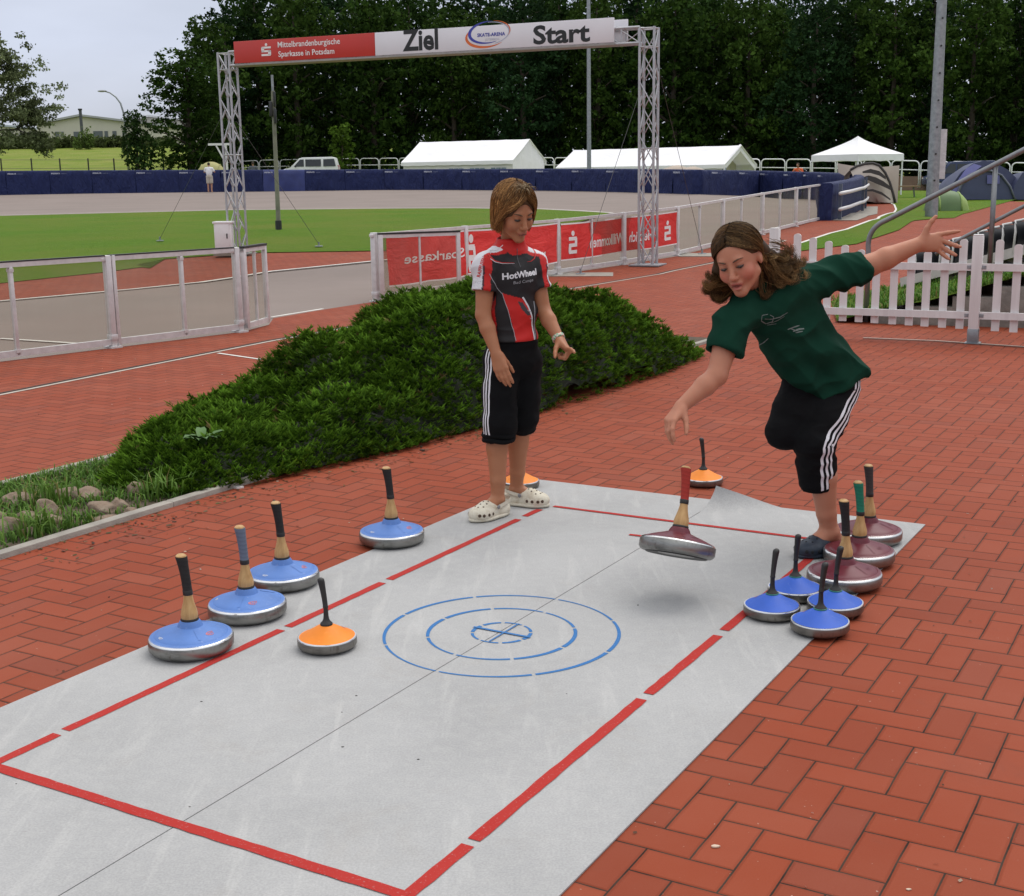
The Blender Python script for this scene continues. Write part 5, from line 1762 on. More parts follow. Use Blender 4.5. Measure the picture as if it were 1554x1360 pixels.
def dome(label, px0, px1, py_base, py_top, m, seam, rz=0, y=None, skew=0.0, group=None):
    g = G((px0 + px1) / 2, py_base) if y is None else seat_y((px0 + px1) / 2, y)
    w = (P(px1, py_base, g.y).x - P(px0, py_base, g.y).x) / 2
    h = Zat(g.x, g.y, py_top) - g.z
    r = thing('dome_tent', label, 'tent', g, rz, group)
    rows = []
    for i in range(13):
        t = -1 + 2 * i / 12
        prof = math.sqrt(max(0, 1 - abs(t) ** 2.2))
        rows.append([V((t * w + skew * math.sin(a) * w, -.75 * w * math.cos(a) * (.35 + .65 * prof), max(0.0, h * prof * math.sin(a) ** .75))) for a in np.linspace(0, PI, 13)])
    mb = MB(); mb.grid(rows); mb.build('canopy', m, r, world=False, smooth=True)
    for i in (3, 9):
        mb = MB(); mb.tube([p * 1.01 for p in rows[i]], .035, 5); mb.build('pole_sleeve', seam, r, world=False, smooth=True)
    return r, rows, w, h
GRN = mat('green_tent_fabric', (.105, .175, .07), .6, 0, .12, 1.5, .3, 5); GRNL = mat('lime_tent_fabric', (.25, .36, .10), .6, 0, .1, 2)
dt, rows, w, h = dome('low green dome tent on the lawn behind the thick light pole', 1403, 1468, 320, 289, GRN, GRNL)
mb = MB(); mb.grid([[p * 1.012 for p in rows[k]] for k in (9, 10, 11, 12)]); mb.build('door_panel', GRNL, dt, world=False, smooth=True)
YEL = mat('pale_yellow_tent', (.34, .32, .13), .7, 0, .1, 2)
dome('pale yellow-green dome tent just behind the navy wall near the left tower', 294, 348, 262, 245.5, YEL, YEL, y=91)
NAV = mat('slate_blue_tent', (.055, .065, .13), .55, 0, .15, 1.3, .3, 4); NAVL = mat('lilac_tent_panel', (.105, .11, .28), .55, 0, .12, 1.6)
g = G(1500, 303)
bt_ = thing('family_tent', 'large slate blue family dome tent on the lawn beside the blue van', 'tent', g)
ty = g.y
def cap(arcpts, dy0, dy1, m, nm):
    rows = [[P(px, py, ty + dy0) for px, py in arcpts]]
    for k in range(1, 6):
        t = k / 5
        rows.append([V((lerp(p.x, rows[0][len(arcpts) // 2].x, .12 * t * t), p.y + (dy1 - dy0) * t, max(Hgt(p.x, p.y), p.z * (1 - .35 * t * t)))) for p in rows[0]])
    mb = MB(); mb.grid(rows); n = len(arcpts)
    mb.poly(rows[0]); return mb.build(nm, m, bt_, smooth=True, autosmooth=50)
cap([(1433, 303), (1443, 283), (1458, 262), (1477, 248), (1494, 243.5), (1512, 248), (1530, 258), (1546, 274), (1558, 303)], 0, 3.0, NAV, 'canopy')
cap([(1452, 303), (1458, 282), (1470, 266), (1486, 259), (1503, 259), (1520, 266), (1533, 283), (1540, 303)], -.9, 0.1, NAV, 'porch')
cap([(1535, 303), (1540, 280), (1552, 262), (1568, 258), (1585, 275), (1592, 303)], -.4, 2.4, NAV, 'side_room')
mb = MB(); mb.grid([[P(1440, 299, ty - .35), P(1450, 299, ty - .45)], [P(1452, 276, ty - .3), P(1464, 280, ty - .5)], [P(1466, 256, ty - .1), P(1480, 260, ty - .25)], [P(1478, 248.5, ty - .05), P(1490, 252, ty - .1)]]); mb.build('side_panel', NAVL, bt_, smooth=True)
mb = MB(); mb.poly([P(1498, 266, ty - .98), P(1517, 266, ty - .98), P(1517, 279, ty - .98), P(1498, 279, ty - .98)]); mb.build('window', NAVL, bt_)
mb = MB(); mb.tube([P(px, py, ty - .95) for px, py in ((1452, 303), (1458, 282), (1470, 266), (1486, 259), (1503, 259), (1520, 266), (1533, 283), (1540, 303))], .05, 6); mb.build('arch', mat('tent_grey', (.12, .13, .17), .6), bt_, smooth=True)

# ================================================================== vans
GLASS = mat('car_glass', (.02, .026, .03), .12, 0, .2, 1, spec=.6); TYRE = mat('tyre', (.015, .015, .015), .8)
HUB = mat('hubcap', (.35, .36, .37), .4, .5); LAMPR = mat('red_tail_lamp', (.30, .02, .02), .3); LAMPW = mat('clear_lamp', (.6, .6, .58), .2)
def van(label, base, rz, paintm, sc, L=4.8, Wd=1.85, H=1.93):
    r = thing('van', label, 'van', base, rz)
    # profile (x forward is -x), z
    pr = [(-2.4, .42), (-2.42, .72), (-2.32, .95), (-1.62, 1.12), (-.98, 1.84), (-.7, 1.92), (1.9, 1.95), (2.2, 1.86), (2.38, 1.1), (2.4, .45), (2.1, .32), (-2.1, .30)]
    bm = bmesh.new()
    a = [bm.verts.new((x * sc, -Wd / 2 * sc, z * sc)) for x, z in pr]; b = [bm.verts.new((x * sc, Wd / 2 * sc, z * sc)) for x, z in pr]
    bm.faces.new(a); bm.faces.new(b[::-1])
    for i in range(len(pr)): bm.faces.new((a[i], b[i], b[(i + 1) % len(pr)], a[(i + 1) % len(pr)]))
    for v in bm.verts:
        if v.co.z > 1.2 * sc: v.co.y *= .88
    bmesh.ops.bevel(bm, geom=bm.edges[:], offset=.06 * sc, segments=3, affect='EDGES', profile=.6)
    bmesh.ops.recalc_face_normals(bm, faces=bm.faces)
    me = bpy.data.meshes.new('body'); bm.to_mesh(me); bm.free()
    link_mesh('body', me, paintm, r, False, True, 45)
    for sgn in (-1, 1):
        def q(x, z):
            y = Wd / 2 * (1 if z <= 1.2 else lerp(1, .88, min(1, (z - 1.12) / .7))) + .012
            return V((x * sc, sgn * y * sc, z * sc))
        for poly in ([(-1.42, 1.16), (-.55, 1.16), (-.55, 1.76), (-.88, 1.76)], [(-.42, 1.16), (.92, 1.16), (.92, 1.76), (-.42, 1.76)], [(1.12, 1.16), (2.18, 1.16), (2.05, 1.78), (1.12, 1.76)]):
            mb = MB(); mb.poly([q(x, z) for x, z in poly]); mb.build('window', GLASS, r, world=False)
        for x in (-1.55, 1.5):
            mb = MB(); mb.lathe([(.02, -.11), (.30, -.11), (.33, -.06), (.33, .06), (.30, .11), (.02, .11)], 24, Matrix.Translation((x * sc, sgn * (Wd / 2 - .1) * sc, .33 * sc)) @ Matrix.Rotation(PI / 2, 4, 'X') @ Matrix.Scale(sc, 4))
            wv = mb.build('wheel', TYRE, r, world=False, autosmooth=40)
            mb = MB(); mb.lathe([(.0, -.125), (.19, -.122), (.21, -.112), (.21, .112), (.19, .122), (0, .125)], 18, Matrix.Translation((x * sc, sgn * (Wd / 2 - .1) * sc, .33 * sc)) @ Matrix.Rotation(PI / 2, 4, 'X') @ Matrix.Scale(sc, 4))
            mb.build('hubcap', HUB, wv, world=False, autosmooth=40)
        mb = MB(); mb.box((-2.33 * sc, sgn * .72 * sc, .80 * sc), (.12 * sc, .3 * sc, .18 * sc), None, .02); mb.build('headlight', LAMPW, r, world=False)
        mb = MB(); mb.box((2.37 * sc, sgn * .82 * sc, 1.0 * sc), (.08 * sc, .14 * sc, .5 * sc), None, .02); mb.build('tail_lamp', LAMPR, r, world=False)
        mb = MB(); mb.box((-1.25 * sc, sgn * 1.02 * sc, 1.2 * sc), (.1 * sc, .18 * sc, .2 * sc), None, .03); mb.build('mirror', BLACKR, r, world=False)
    mb = MB(); mb.poly([V((x * sc, y * sc, z * sc)) for x, y, z in ((-1.60, -.74, 1.16), (-1.60, .74, 1.16), (-1.06, .66, 1.80), (-1.06, -.66, 1.80))])
    mb.build('windscreen', GLASS, r, world=False)
    return r
VW = mat('white_van_paint', (.72, .73, .74), .3, 0, .03, 2); VB = mat('dark_blue_van_paint', (.02, .035, .10), .25, 0, .1, 2)
b = seat_y(473, 92); zt = Zat(b.x, b.y, 238.8) - b.z
wx = P(513, 245, 92).x - P(430, 245, 92).x
wv_ = van('white van parked behind the navy wall, mostly its windows showing', b, .05, VW, wx / 4.75)
_s = wx / 4.75
wv_.location.z = b.z + zt - 1.95 * _s
g = G(1418, 290)
van('dark blue van parked on the lawn behind the thick light pole', V((g.x + 1.75, g.y + .8, g.z)), -.12, VB, .86)
# ================================================================== trees
def leaf_cloud(blobs, n, size, cols, seed, flat=.5, shell=.62):
    """leaf faces spread through a set of ellipsoids; cols = (dark, light)"""
    rg = np.random.default_rng(seed)
    w = np.array([b[1][0] * b[1][1] * b[1][2] for b in blobs]) ** .7
    pick = rg.choice(len(blobs), n, p=w / w.sum())
    C = np.array([b[0] for b in blobs])[pick]; R = np.array([b[1] for b in blobs])[pick]
    d = unit(rg.normal(size=(n, 3)))
    rad = (shell + (1 - shell) * rg.uniform(size=(n, 1)) ** .6) * (1 + .10 * rg.normal(size=(n, 1)))
    # break every blob into twig clumps: pull leaves to random directions
    K = 26
    cl = unit(rg.normal(size=(len(blobs), K, 3)))
    near = np.einsum('nkc,nc->nk', cl[pick], d).argmax(1)
    d = unit(d * .45 + cl[pick, near] * .55 + rg.normal(size=(n, 3)) * .10)
    p = C + d * R * rad
    tone_b = rg.uniform(.55, 1.4, size=len(blobs))[pick] * rg.uniform(.8, 1.2, size=(len(blobs), K))[pick, near]
    a = unit(rg.normal(size=(n, 3)) + np.array((0, 0, -.2)))
    b = unit(np.cross(a, rg.normal(size=(n, 3)))); c = np.cross(a, b)
    s = size * rg.uniform(.6, 1.4, size=(n, 1))
    v = np.stack([p - b * s * .5, p + c * s * .28 + b * s * .05, p + b * s * .5 - np.array((0, 0, .12)) * s, p - c * s * .28 + b * s * .05], 1).reshape(-1, 3)
    f = np.arange(4 * n).reshape(n, 4)
    t = rg.uniform(size=(n, 1)) ** 1.3
    col = (np.array(cols[0]) * (1 - t) + np.array(cols[1]) * t) * tone_b[:, None]
    return v, f, np.repeat(col, 4, 0)

def limbs(mb, base, top, r, n, reach, seed, droop=0.0, lo=.25):
    rg = random.Random(seed)
    pts = [V((0, 0, 0)) + V((math.sin(i * 1.3 + seed) * .12 * i / 6, math.cos(i * 1.7 + seed) * .12 * i / 6, lerp(base, top, i / 6))) for i in range(7)]
    mb.tube(pts, [r * (1.25 if i == 0 else 1 - .82 * i / 6) for i in range(7)], 7)
    ends = []
    for k in range(n):
        f = lerp(lo, .95, (k + .5) / n); i = min(5, int(f * 6)); b = lerp(pts[i], pts[i + 1], f * 6 - i)
        a = k * 2.4 + rg.uniform(-.5, .5); L = reach * (1.15 - .75 * f) * rg.uniform(.75, 1.1)
        e = b + V((math.cos(a) * L, math.sin(a) * L, L * (.55 - droop)))
        m = lerp(b, e, .5) + V((0, 0, L * .10))
        rr = r * (1 - f) * .55 + r * .08
        mb.tube([b, m, e], [rr, rr * .6, rr * .2], 5)
        ends.append((m, e))
    return ends

def make_tree(label, H, W, cols, seed, lowest=.12, n=9000, size=.42, group='dark trees behind the marquees', nblob=24, shape='round', name='broadleaf_tree'):
    rg = random.Random(seed)
    r = thing(name, label, 'tree', (0, 0, 0), 0, group)
    mb = MB(); ends = limbs(mb, -.3, H * .9, .022 * H, 11, W * .8, seed)
    mb.build('trunk', BARK, r, world=False, smooth=True)
    blobs = []
    for k in range(nblob):
        f = (k + .5) / nblob
        z = lerp(lowest, .96, f)
        if shape == 'round': prof = math.sin(PI * min(1, max(.0, (z - lowest) / (1 - lowest) * .86 + .12))) ** .55
        else: prof = (1 - (z - lowest) / (1 - lowest)) ** .7 * .9 + .18
        a = k * 2.4 + rg.uniform(-.4, .4); q = W * prof * math.sqrt(rg.uniform(.1, 1)) * .72
        s = W * rg.uniform(.34, .54)
        blobs.append(((math.cos(a) * q, math.sin(a) * q, z * H), (s, s, s * rg.uniform(.55, .85))))
    v, f, c = leaf_cloud(blobs, n, size, cols, seed)
    np_mesh('crown', v, f, c, LEAF, r, world=False)
    return r
DARKG = ((.011, .027, .006), (.030, .062, .013)); MIDG = ((.016, .038, .010), (.045, .088, .022))
LB = 'dark broadleaf tree in the closed tree belt'
variants = [make_tree(LB, 18, 4.6, DARKG, 11, .08),
            make_tree(LB, 17, 4.2, ((.018, .040, .007), (.055, .098, .018)), 12, .06),
            make_tree(LB, 19, 5.0, ((.009, .024, .009), (.026, .058, .020)), 13, .05),
            make_tree(LB, 16, 4.4, ((.015, .036, .007), (.046, .086, .015)), 14, .10)]
used = set()
def tree_at(px, y, ytop, k, rz, label=None, wide=1.0):
    b = seat_y(px, y)
    t = variants[k] if k not in used else copy_tree(variants[k])
    used.add(k)
    H0 = (18, 17, 19, 16)[k]
    H = Zat(b.x, b.y, ytop) - b.z
    t.location = b; t.rotation_euler = (0, 0, rz); t.scale = (H / H0 * wide, H / H0 * wide, H / H0)
    if label:
        t['label'] = label
    return t
ROWA = [(352, 112, 12, 2, 0), (398, 116, -30, 0, 1), (455, 110, -22, 1, 2), (512, 117, -35, 2, 3), (570, 111, -18, 3, 4), (628, 115, -26, 0, 5), (690, 112, 14, 1, 1), (742, 117, 10, 3, 2.5),
        (795, 111, -20, 2, 1.2), (850, 116, -28, 0, 3.3), (908, 111, -22, 1, 4.4), (965, 115, -36, 2, 5.5), (1022, 109, -26, 3, .7), (1078, 113, -20, 0, 2.2), (1132, 108, -10, 1, 3.8), (1182, 112, 16, 3, 5.0),
        (1232, 106, -12, 2, .3), (1290, 110, -30, 0, 1.6), (1350, 104, -22, 1, 2.9), (1408, 107, -34, 2, 4.1), (1470, 100, -26, 1, .9), (1535, 104, -40, 0, 2.0), (1600, 99, -30, 1, 3.1)]
for a in ROWA: tree_at(*a)
for i in range(22):
    tree_at(385 + i * 58 + (17 if i % 2 else 0), 133 + (i * 7) % 9, (-6, 6, -24, -12)[i % 4] if i not in (5, 13) else -14, (i * 3) % 4, i * 1.3)
tr = tree_at(292, 100, 74, 3, 1.1, 'dark rounded tree standing apart at the left end of the tree belt', 1.28)
tr['group'] = ''; del tr['group']
tr = tree_at(330, 106, 22, 1, 4.2, 'tall dark tree between the rounded tree and the tree belt', .9); del tr['group']
# lighter sapling
t = make_tree('light yellow-green sapling in front of the dark trees near the white van', 4.6, 1.15, ((.045, .09, .012), (.11, .185, .025)), 21, .12, 1500, .25, None, 14)
b = seat_y(520, 103); t.location = b; t.scale = [(Zat(b.x, b.y, 186) - b.z) / 4.6] * 3
# small tree on the left
t = make_tree('small dark tree with a thin trunk in front of the pale hall', 6, 1.7, ((.014, .032, .010), (.045, .085, .022)), 22, .26, 2600, .26, None, 18, 'cone', 'young_tree')
b = seat_y(210, 97); t.location = b; t.scale = [(Zat(b.x, b.y, 163) - b.z) / 6.3] * 3
# bushes under the belt
def bush_at(px, y, w, h, cols, seed, label, n=900, group=None):
    r = thing('shrub', label, 'shrub', seat_y(px, y), 0, group)
    rg = random.Random(seed)
    bl = [((rg.uniform(-.6, .6) * w, rg.uniform(-.4, .4) * w, h * rg.uniform(.2, .7)), (w * .45, w * .4, h * .38)) for _ in range(9)]
    v, f, c = leaf_cloud(bl, n, .30, cols, seed); np_mesh('foliage', v, f, c, LEAF, r, world=False)
    mb = MB()
    for k in range(4): mb.tube([V((0, 0, 0)), V((math.cos(k * 1.6) * w * .4, math.sin(k * 1.6) * w * .4, h * .7))], [.05, .01], 5)
    mb.build('stem', BARK, r, world=False)
    return r
for i, px in enumerate(range(390, 1600, 62)):
    bush_at(px + (i * 17) % 23, 121 - i * .9, 2.7, 2.6 + (i % 3) * .5, MIDG if i % 2 else DARKG, 60 + i, 'dark undergrowth shrub at the foot of the tree belt', 700, 'undergrowth below the tree belt')

# large sparse tree at the left edge
lt = thing('birch_tree', 'large airy tree with visible branches reaching in from the left picture edge', 'tree', seat_y(-62, 88))
lb = lt.location.copy()
mb = MB(); rg = random.Random(5)
tw = []
def branch(p, d, L, r, depth):
    q = p + d * L; m = lerp(p, q, .5) + V((rg.uniform(-.1, .1), rg.uniform(-.1, .1), rg.uniform(0, .15))) * L * .4
    mb.tube([p, m, q], [r, r * .78, r * .5], 6 if depth < 2 else 4)
    tw.append((m, q, depth))
    if depth >= 4: return
    for k in range(3 if depth < 3 else 2):
        dd = (d + V((rg.gauss(0, .55), rg.gauss(0, .55), rg.gauss(.10 if depth < 2 else -.02, .35)))).normalized()
        branch(lerp(m, q, rg.uniform(.2, 1)), dd, L * rg.uniform(.58, .8), r * .5, depth + 1)
tp_ = lambda px, py: P(px, py, 88)
trunk_top = tp_(-58, 150)
mb.tube([lb - UP * .3, lerp(lb, trunk_top, .5) + V((.1, 0, 0)), trunk_top], [.34, .26, .16], 9)
for px, py, x0, y0, r in ((20, 192, -62, 215, .15), (35, 150, -60, 185, .13), (10, 95, -58, 160, .11), (-20, 60, -58, 150, .10), (-60, 40, -58, 150, .1), (50, 195, -10, 200, .09), (30, 120, -40, 165, .09), (-100, 100, -58, 160, .1)):
    a, b = tp_(x0, y0), tp_(px, py) + V((0, rg.uniform(-1.5, 1.5), 0))
    branch(a, (b - a).normalized(), (b - a).length * .62, r, 1)
mb.build('trunk', BARK, lt, smooth=True)
pts = [V(q) for m, q, d in tw if d >= 2] + [V(m) for m, q, d in tw if d >= 2]
blobs = []
for p in pts:
    px, py = pix(p)
    if px > 104 or py > 235 or py < 30: continue
    blobs.append((tuple(p - lb), (.55, .55, .26)))
for px, py, s_ in ((60, 222, .8), (72, 214, .7), (50, 212, .7), (66, 234, .5), (84, 205, .5), (92, 165, .6), (84, 130, .6), (70, 105, .6), (40, 70, .6), (25, 52, .5), (52, 92, .7), (95, 148, .4), (6, 80, .7), (35, 110, .8), (60, 135, .7), (20, 140, .7), (75, 175, .6), (-20, 100, .9), (-5, 150, .8)):
    p = tp_(px, py) + V((0, rg.uniform(-1, 1), 0)); blobs.append((tuple(p - lb), (s_, s_, s_ * .55)))
v, f, c = leaf_cloud(blobs, 24000, .20, ((.085, .11, .05), (.19, .225, .11)), 31, shell=.15)
np_mesh('crown', v, f, c, LEAF, lt, world=False)

# hedge on the meadow edge
hd = thing('hedge', 'long rough green hedge between the meadow and the pale hall', 'hedge', seat_y(90, 198))
hb_ = hd.location.copy()
bl = []
rg = random.Random(9)
for i in range(90):
    px = -40 + i * 3.4
    q = seat_y(px, 198 + rg.uniform(-2, 2)); ht = (Zat(q.x, q.y, 208 + rg.uniform(-2, 3)) - q.z)
    bl.append((tuple(q + UP * ht * .45 - hb_), (1.0, 1.2, ht * .6)))
v, f, c = leaf_cloud(bl, 7000, .55, ((.045, .065, .022), (.10, .125, .045)), 41, shell=.4)
np_mesh('foliage', v, f, c, LEAF, hd, world=False)
q = bush_at(132, 192, 1.9, 3.0, ((.05, .085, .02), (.11, .16, .04)), 77, 'round green bush standing up from the hedge by the flue pipe', 900)

# wire fence at the meadow's foot
mf = thing('meadow_fence', 'thin wire fence with dark posts along the foot of the meadow', 'fence', seat_y(135, 101))
tops = []
for px in (-42, 3, 49, 92, 135, 174, 212, 249, 286):
    b = seat_y(px, 101); z = Zat(b.x, b.y, 240.5)
    mb = MB(); mb.tube([b - UP * .1, V((b.x, b.y, z))], .055, 6); mb.build('post', mat('dark_post', (.045, .045, .04), .8), mf)
    tops.append((b, z))
for k in range(3):
    mb = MB(); mb.tube([V((b.x, b.y, lerp(b.z, z, .95 - .28 * k))) for b, z in tops], .014, 4); mb.build('wire', WIRE, mf)

# ================================================================== halls on the hill
HALLW = mat('cream_wall', (.52, .50, .44), .85, 0, .06, .3); ROOFG = mat('grey_roof', (.36, .37, .39), .6, 0, .1, .3); HWIN = mat('hall_window', (.10, .115, .13), .4)
def hall(label, px0, px1, pr, yr, y0e, y1e, y, wins, roofm, name='industrial_hall'):
    b0, b1 = seat_y(px0, y), seat_y(px1, y)
    r = thing(name, label, 'building', (b0 + b1) / 2)
    e0, e1, rd = V((b0.x, y, Zat(b0.x, y, y0e))), V((b1.x, y, Zat(b1.x, y, y1e))), P(pr, yr, y)
    bz = min(b0.z, b1.z) - 1
    front = [V((b0.x, y, bz)), V((b1.x, y, bz)), e1, rd, e0]
    mb = MB(); mb.prism(front, (0, 18, 0)); mb.build('wall', HALLW, r)
    mb = MB()
    for a, b in ((e0, rd), (rd, e1)):
        d = (b - a).normalized() * .5
        o0 = a - d if a is e0 else a; o1 = b + d if b is e1 else b
        mb.prism([o0 + V((0, -.6, .06)), o1 + V((0, -.6, .06)), o1 + V((0, -.6, .40)), o0 + V((0, -.6, .40))], (0, 19.2, 0))
    mb.build('roof', roofm, r)
    for x0, x1, ya, yb in wins:
        p = P((x0 + x1) / 2, (ya + yb) / 2, y - .02)
        w = P(x1, ya, y).x - P(x0, ya, y).x; h = P(x0, ya, y).z - P(x0, yb, y).z
        mb = MB(); mb.box(p - V((0, .03, 0)), (w, .12, h)); wo = mb.build('window', HWIN, r)
        mb = MB(); mb.box(p + V((0, -.06, -h / 2)), (w + .3, .2, .14)); mb.build('sill', HALLW, wo)
    return r
hall('long cream hall with a shallow grey gable roof on the hill', 62, 250, 122, 177, 190, 192, 232, [(84, 90, 200, 209), (92, 97, 200, 209), (112, 121, 200, 209), (142, 156, 199, 211), (159, 164, 199, 211), (171, 177, 199, 211), (186, 192, 199, 211), (203, 210, 199, 211)], ROOFG)
hall('pale blue-grey low hall with a flat roof behind the airy tree', -60, 58, 0, 192, 198, 197, 246, [(14, 20, 203, 208), (30, 35, 203, 208)], mat('pale_blue_roof', (.42, .46, .52), .6), 'low_hall')
hall('pale hall wing with a bright ribbed roof right of the cream hall', 214, 300, 226, 178, 182, 186, 246, [(228, 236, 197, 206)], mat('bright_roof', (.55, .56, .57), .5), 'hall_wing')
# ================================================================== organic surfaces
class SDF:
    """smooth union of tapered capsules and ellipsoids on a voxel grid"""
    def __init__(s, h):
        s.h = h; s.pr = []; s.cuts = []
    def cap(s, a, b, ra, rb=None, k=.012, flat=False, sub=False):
        s.pr.append(('c', np.array(a, float), np.array(b, float), ra, ra if rb is None else rb, k, flat, sub)); return s
    def chain(s, pts, rs, k=.012):
        for i in range(len(pts) - 1): s.cap(pts[i], pts[i + 1], rs[i], rs[i + 1], k)
        return s
    def ell(s, c, r, axes=None, k=.012, sub=False):
        A = np.eye(3) if axes is None else np.array([list(a) for a in axes], float)
        s.pr.append(('s' if sub else 'e', np.array(c, float), A, np.array(r, float), None, k)); return s
    def cut(s, p, n, k=.004):
        """remove the side the normal points to"""
        s.cuts.append((np.array(p, float), np.array(n, float) / np.linalg.norm(n), k)); return s
    def mesh(s):
        h = s.h
        lo, hi = [], []
        for q in s.pr:
            if q[0] == 'c':
                if q[7]: continue
                r = max(q[3], q[4]); lo.append(np.minimum(q[1], q[2]) - r); hi.append(np.maximum(q[1], q[2]) + r)
            elif q[0] == 'e':
                r = max(q[3]); lo.append(q[1] - r); hi.append(q[1] + r)
        lo = np.min(lo, 0) - 4 * h; hi = np.max(hi, 0) + 4 * h
        n = np.ceil((hi - lo) / h).astype(int) + 1
        D = np.full(n, .06, np.float32)
        def block(b0, b1):
            i0 = np.clip(((b0 - lo) / h).astype(int), 0, n - 1); i1 = np.clip(np.ceil((b1 - lo) / h).astype(int) + 1, 1, n)
            sl = tuple(slice(a, b) for a, b in zip(i0, i1))
            g = np.stack(np.meshgrid(*[lo[d] + h * np.arange(i0[d], i1[d]) for d in range(3)], indexing='ij'), -1)
            return sl, g
        for q in s.pr:
            k = q[5]; m = .045 + k
            if q[0] == 'c':
                a, b, ra, rb = q[1:5]; r = max(ra, rb)
                sl, g = block(np.minimum(a, b) - r - m, np.maximum(a, b) + r + m)
                ab = b - a; t = np.clip(((g - a) @ ab) / max(1e-12, ab @ ab), 0, 1)
                d = np.linalg.norm(g - a - t[..., None] * ab, axis=-1) - (ra + (rb - ra) * t)
                if q[6]: d = np.maximum(d, (g - b) @ (ab / max(1e-9, np.linalg.norm(ab))))
            else:
                c, A, r = q[1:4]; R = max(r)
                sl, g = block(c - R - m, c + R + m)
                u = (g - c) @ A.T
                k0 = np.linalg.norm(u / r, axis=-1); k1 = np.linalg.norm(u / (r * r), axis=-1)
                d = k0 * (k0 - 1) / np.maximum(k1, 1e-6)
                d = np.where(k0 < 1e-4, -min(r), d)
            cur = D[sl]
            if q[0] == 's' or (q[0] == 'c' and q[7]):
                hh = np.clip(.5 - .5 * (cur + d) / k, 0, 1)
                D[sl] = cur * (1 - hh) + (-d) * hh + k * hh * (1 - hh)
            else:
                hh = np.clip(.5 + .5 * (cur - d) / k, 0, 1)
                D[sl] = cur * (1 - hh) + d * hh - k * hh * (1 - hh)
        if s.cuts:
            g = np.stack(np.meshgrid(*[lo[d] + h * np.arange(n[d]) for d in range(3)], indexing='ij'), -1).astype(np.float32)
            for p, nn, k in s.cuts:
                d = (g - p.astype(np.float32)) @ nn.astype(np.float32)
                hh = np.clip(.5 - .5 * (D - d) / k, 0, 1)
                D = D * (1 - hh) + d * hh + k * hh * (1 - hh)
        return nets(D, lo, h)

def nets(D, lo, h):
    S = D < 0
    c = [S[i:S.shape[0] - 1 + i, j:S.shape[1] - 1 + j, k:S.shape[2] - 1 + k] for i in (0, 1) for j in (0, 1) for k in (0, 1)]
    cnt = sum(x.astype(np.int8) for x in c)
    I = np.argwhere((cnt > 0) & (cnt < 8))
    idx = np.full(np.array(S.shape) - 1, -1, np.int32)
    idx[tuple(I.T)] = np.arange(len(I))
    acc = np.zeros((len(I), 3)); num = np.zeros(len(I))
    off = [(i, j, k) for i in (0, 1) for j in (0, 1) for k in (0, 1)]
    val = {o: D[I[:, 0] + o[0], I[:, 1] + o[1], I[:, 2] + o[2]] for o in off}
    for o in off:
        for ax in range(3):
            if o[ax]: continue
            o2 = tuple(1 if d == ax else o[d] for d in range(3))
            a, b = val[o], val[o2]; m = (a < 0) != (b < 0)
            t = np.where(m, a / np.where(m, a - b, 1), 0)
            p = np.array(o, float)[None] + np.zeros((len(I), 3)); p[:, ax] += t
            acc[m] += p[m]; num[m] += 1
    v = lo + h * (I + acc / np.maximum(num, 1)[:, None])
    F = []
    for ax in range(3):
        b_, c_ = (ax + 1) % 3, (ax + 2) % 3
        s0 = [slice(None)] * 3; s1 = [slice(None)] * 3
        s0[ax] = slice(0, -1); s1[ax] = slice(1, None)
        A, B = S[tuple(s0)], S[tuple(s1)]
        E = np.argwhere(A != B)
        E = E[(E[:, b_] > 0) & (E[:, c_] > 0) & (E[:, b_] < S.shape[b_] - 1) & (E[:, c_] < S.shape[c_] - 1)]
        flip = A[tuple(E.T)]
        q = []
        for db, dc in ((-1, -1), (0, -1), (0, 0), (-1, 0)):
            J = E.copy(); J[:, b_] += db; J[:, c_] += dc
            q.append(idx[tuple(J.T)])
        q = np.stack(q, 1)
        q[~flip] = q[~flip][:, ::-1]
        F.append(q)
    F = np.concatenate(F)
    return v, F[(F >= 0).all(1)]

def smooth_v(v, f, it=2, lam=.5):
    n = len(v)
    e = np.concatenate([f[:, [0, 1]], f[:, [1, 2]], f[:, [2, 3]], f[:, [3, 0]]])
    e = np.concatenate([e, e[:, ::-1]])
    cnt = np.bincount(e[:, 0], minlength=n).astype(float)
    for _ in range(it):
        acc = np.stack([np.bincount(e[:, 0], weights=v[e[:, 1], d], minlength=n) for d in range(3)], 1)
        v = v * (1 - lam) + lam * acc / np.maximum(cnt, 1)[:, None]
    return v

def vnormals(v, f):
    n = np.cross(v[f[:, 2]] - v[f[:, 0]], v[f[:, 3]] - v[f[:, 1]])
    out = np.zeros_like(v)
    for k in range(4): np.add.at(out, f[:, k], n)
    return unit(out)

def crease(v, f, amp, freq, stretch=(1, 1, 1), seed=0.0, weight=None, ridged=True):
    """cloth folds: push the surface along its normals with stretched noise"""
    n = vnormals(v, f)
    p = v * np.array(stretch) * freq + seed
    d = np.array([noise.noise(V(q)) for q in p])
    if ridged: d = .55 - 1.6 * np.abs(d)
    if weight is not None: d = d * weight
    return v + n * (d * amp)[:, None]

def solid(name, v, f, m, parent, cols=None):
    return np_mesh(name, v, f, cols, m, parent, True, True)

def bvh_of(o):
    M = rootmat(o)
    me = o.data
    return BVHTree.FromPolygons([M @ p.co for p in me.vertices], [tuple(p.vertices) for p in me.polygons])

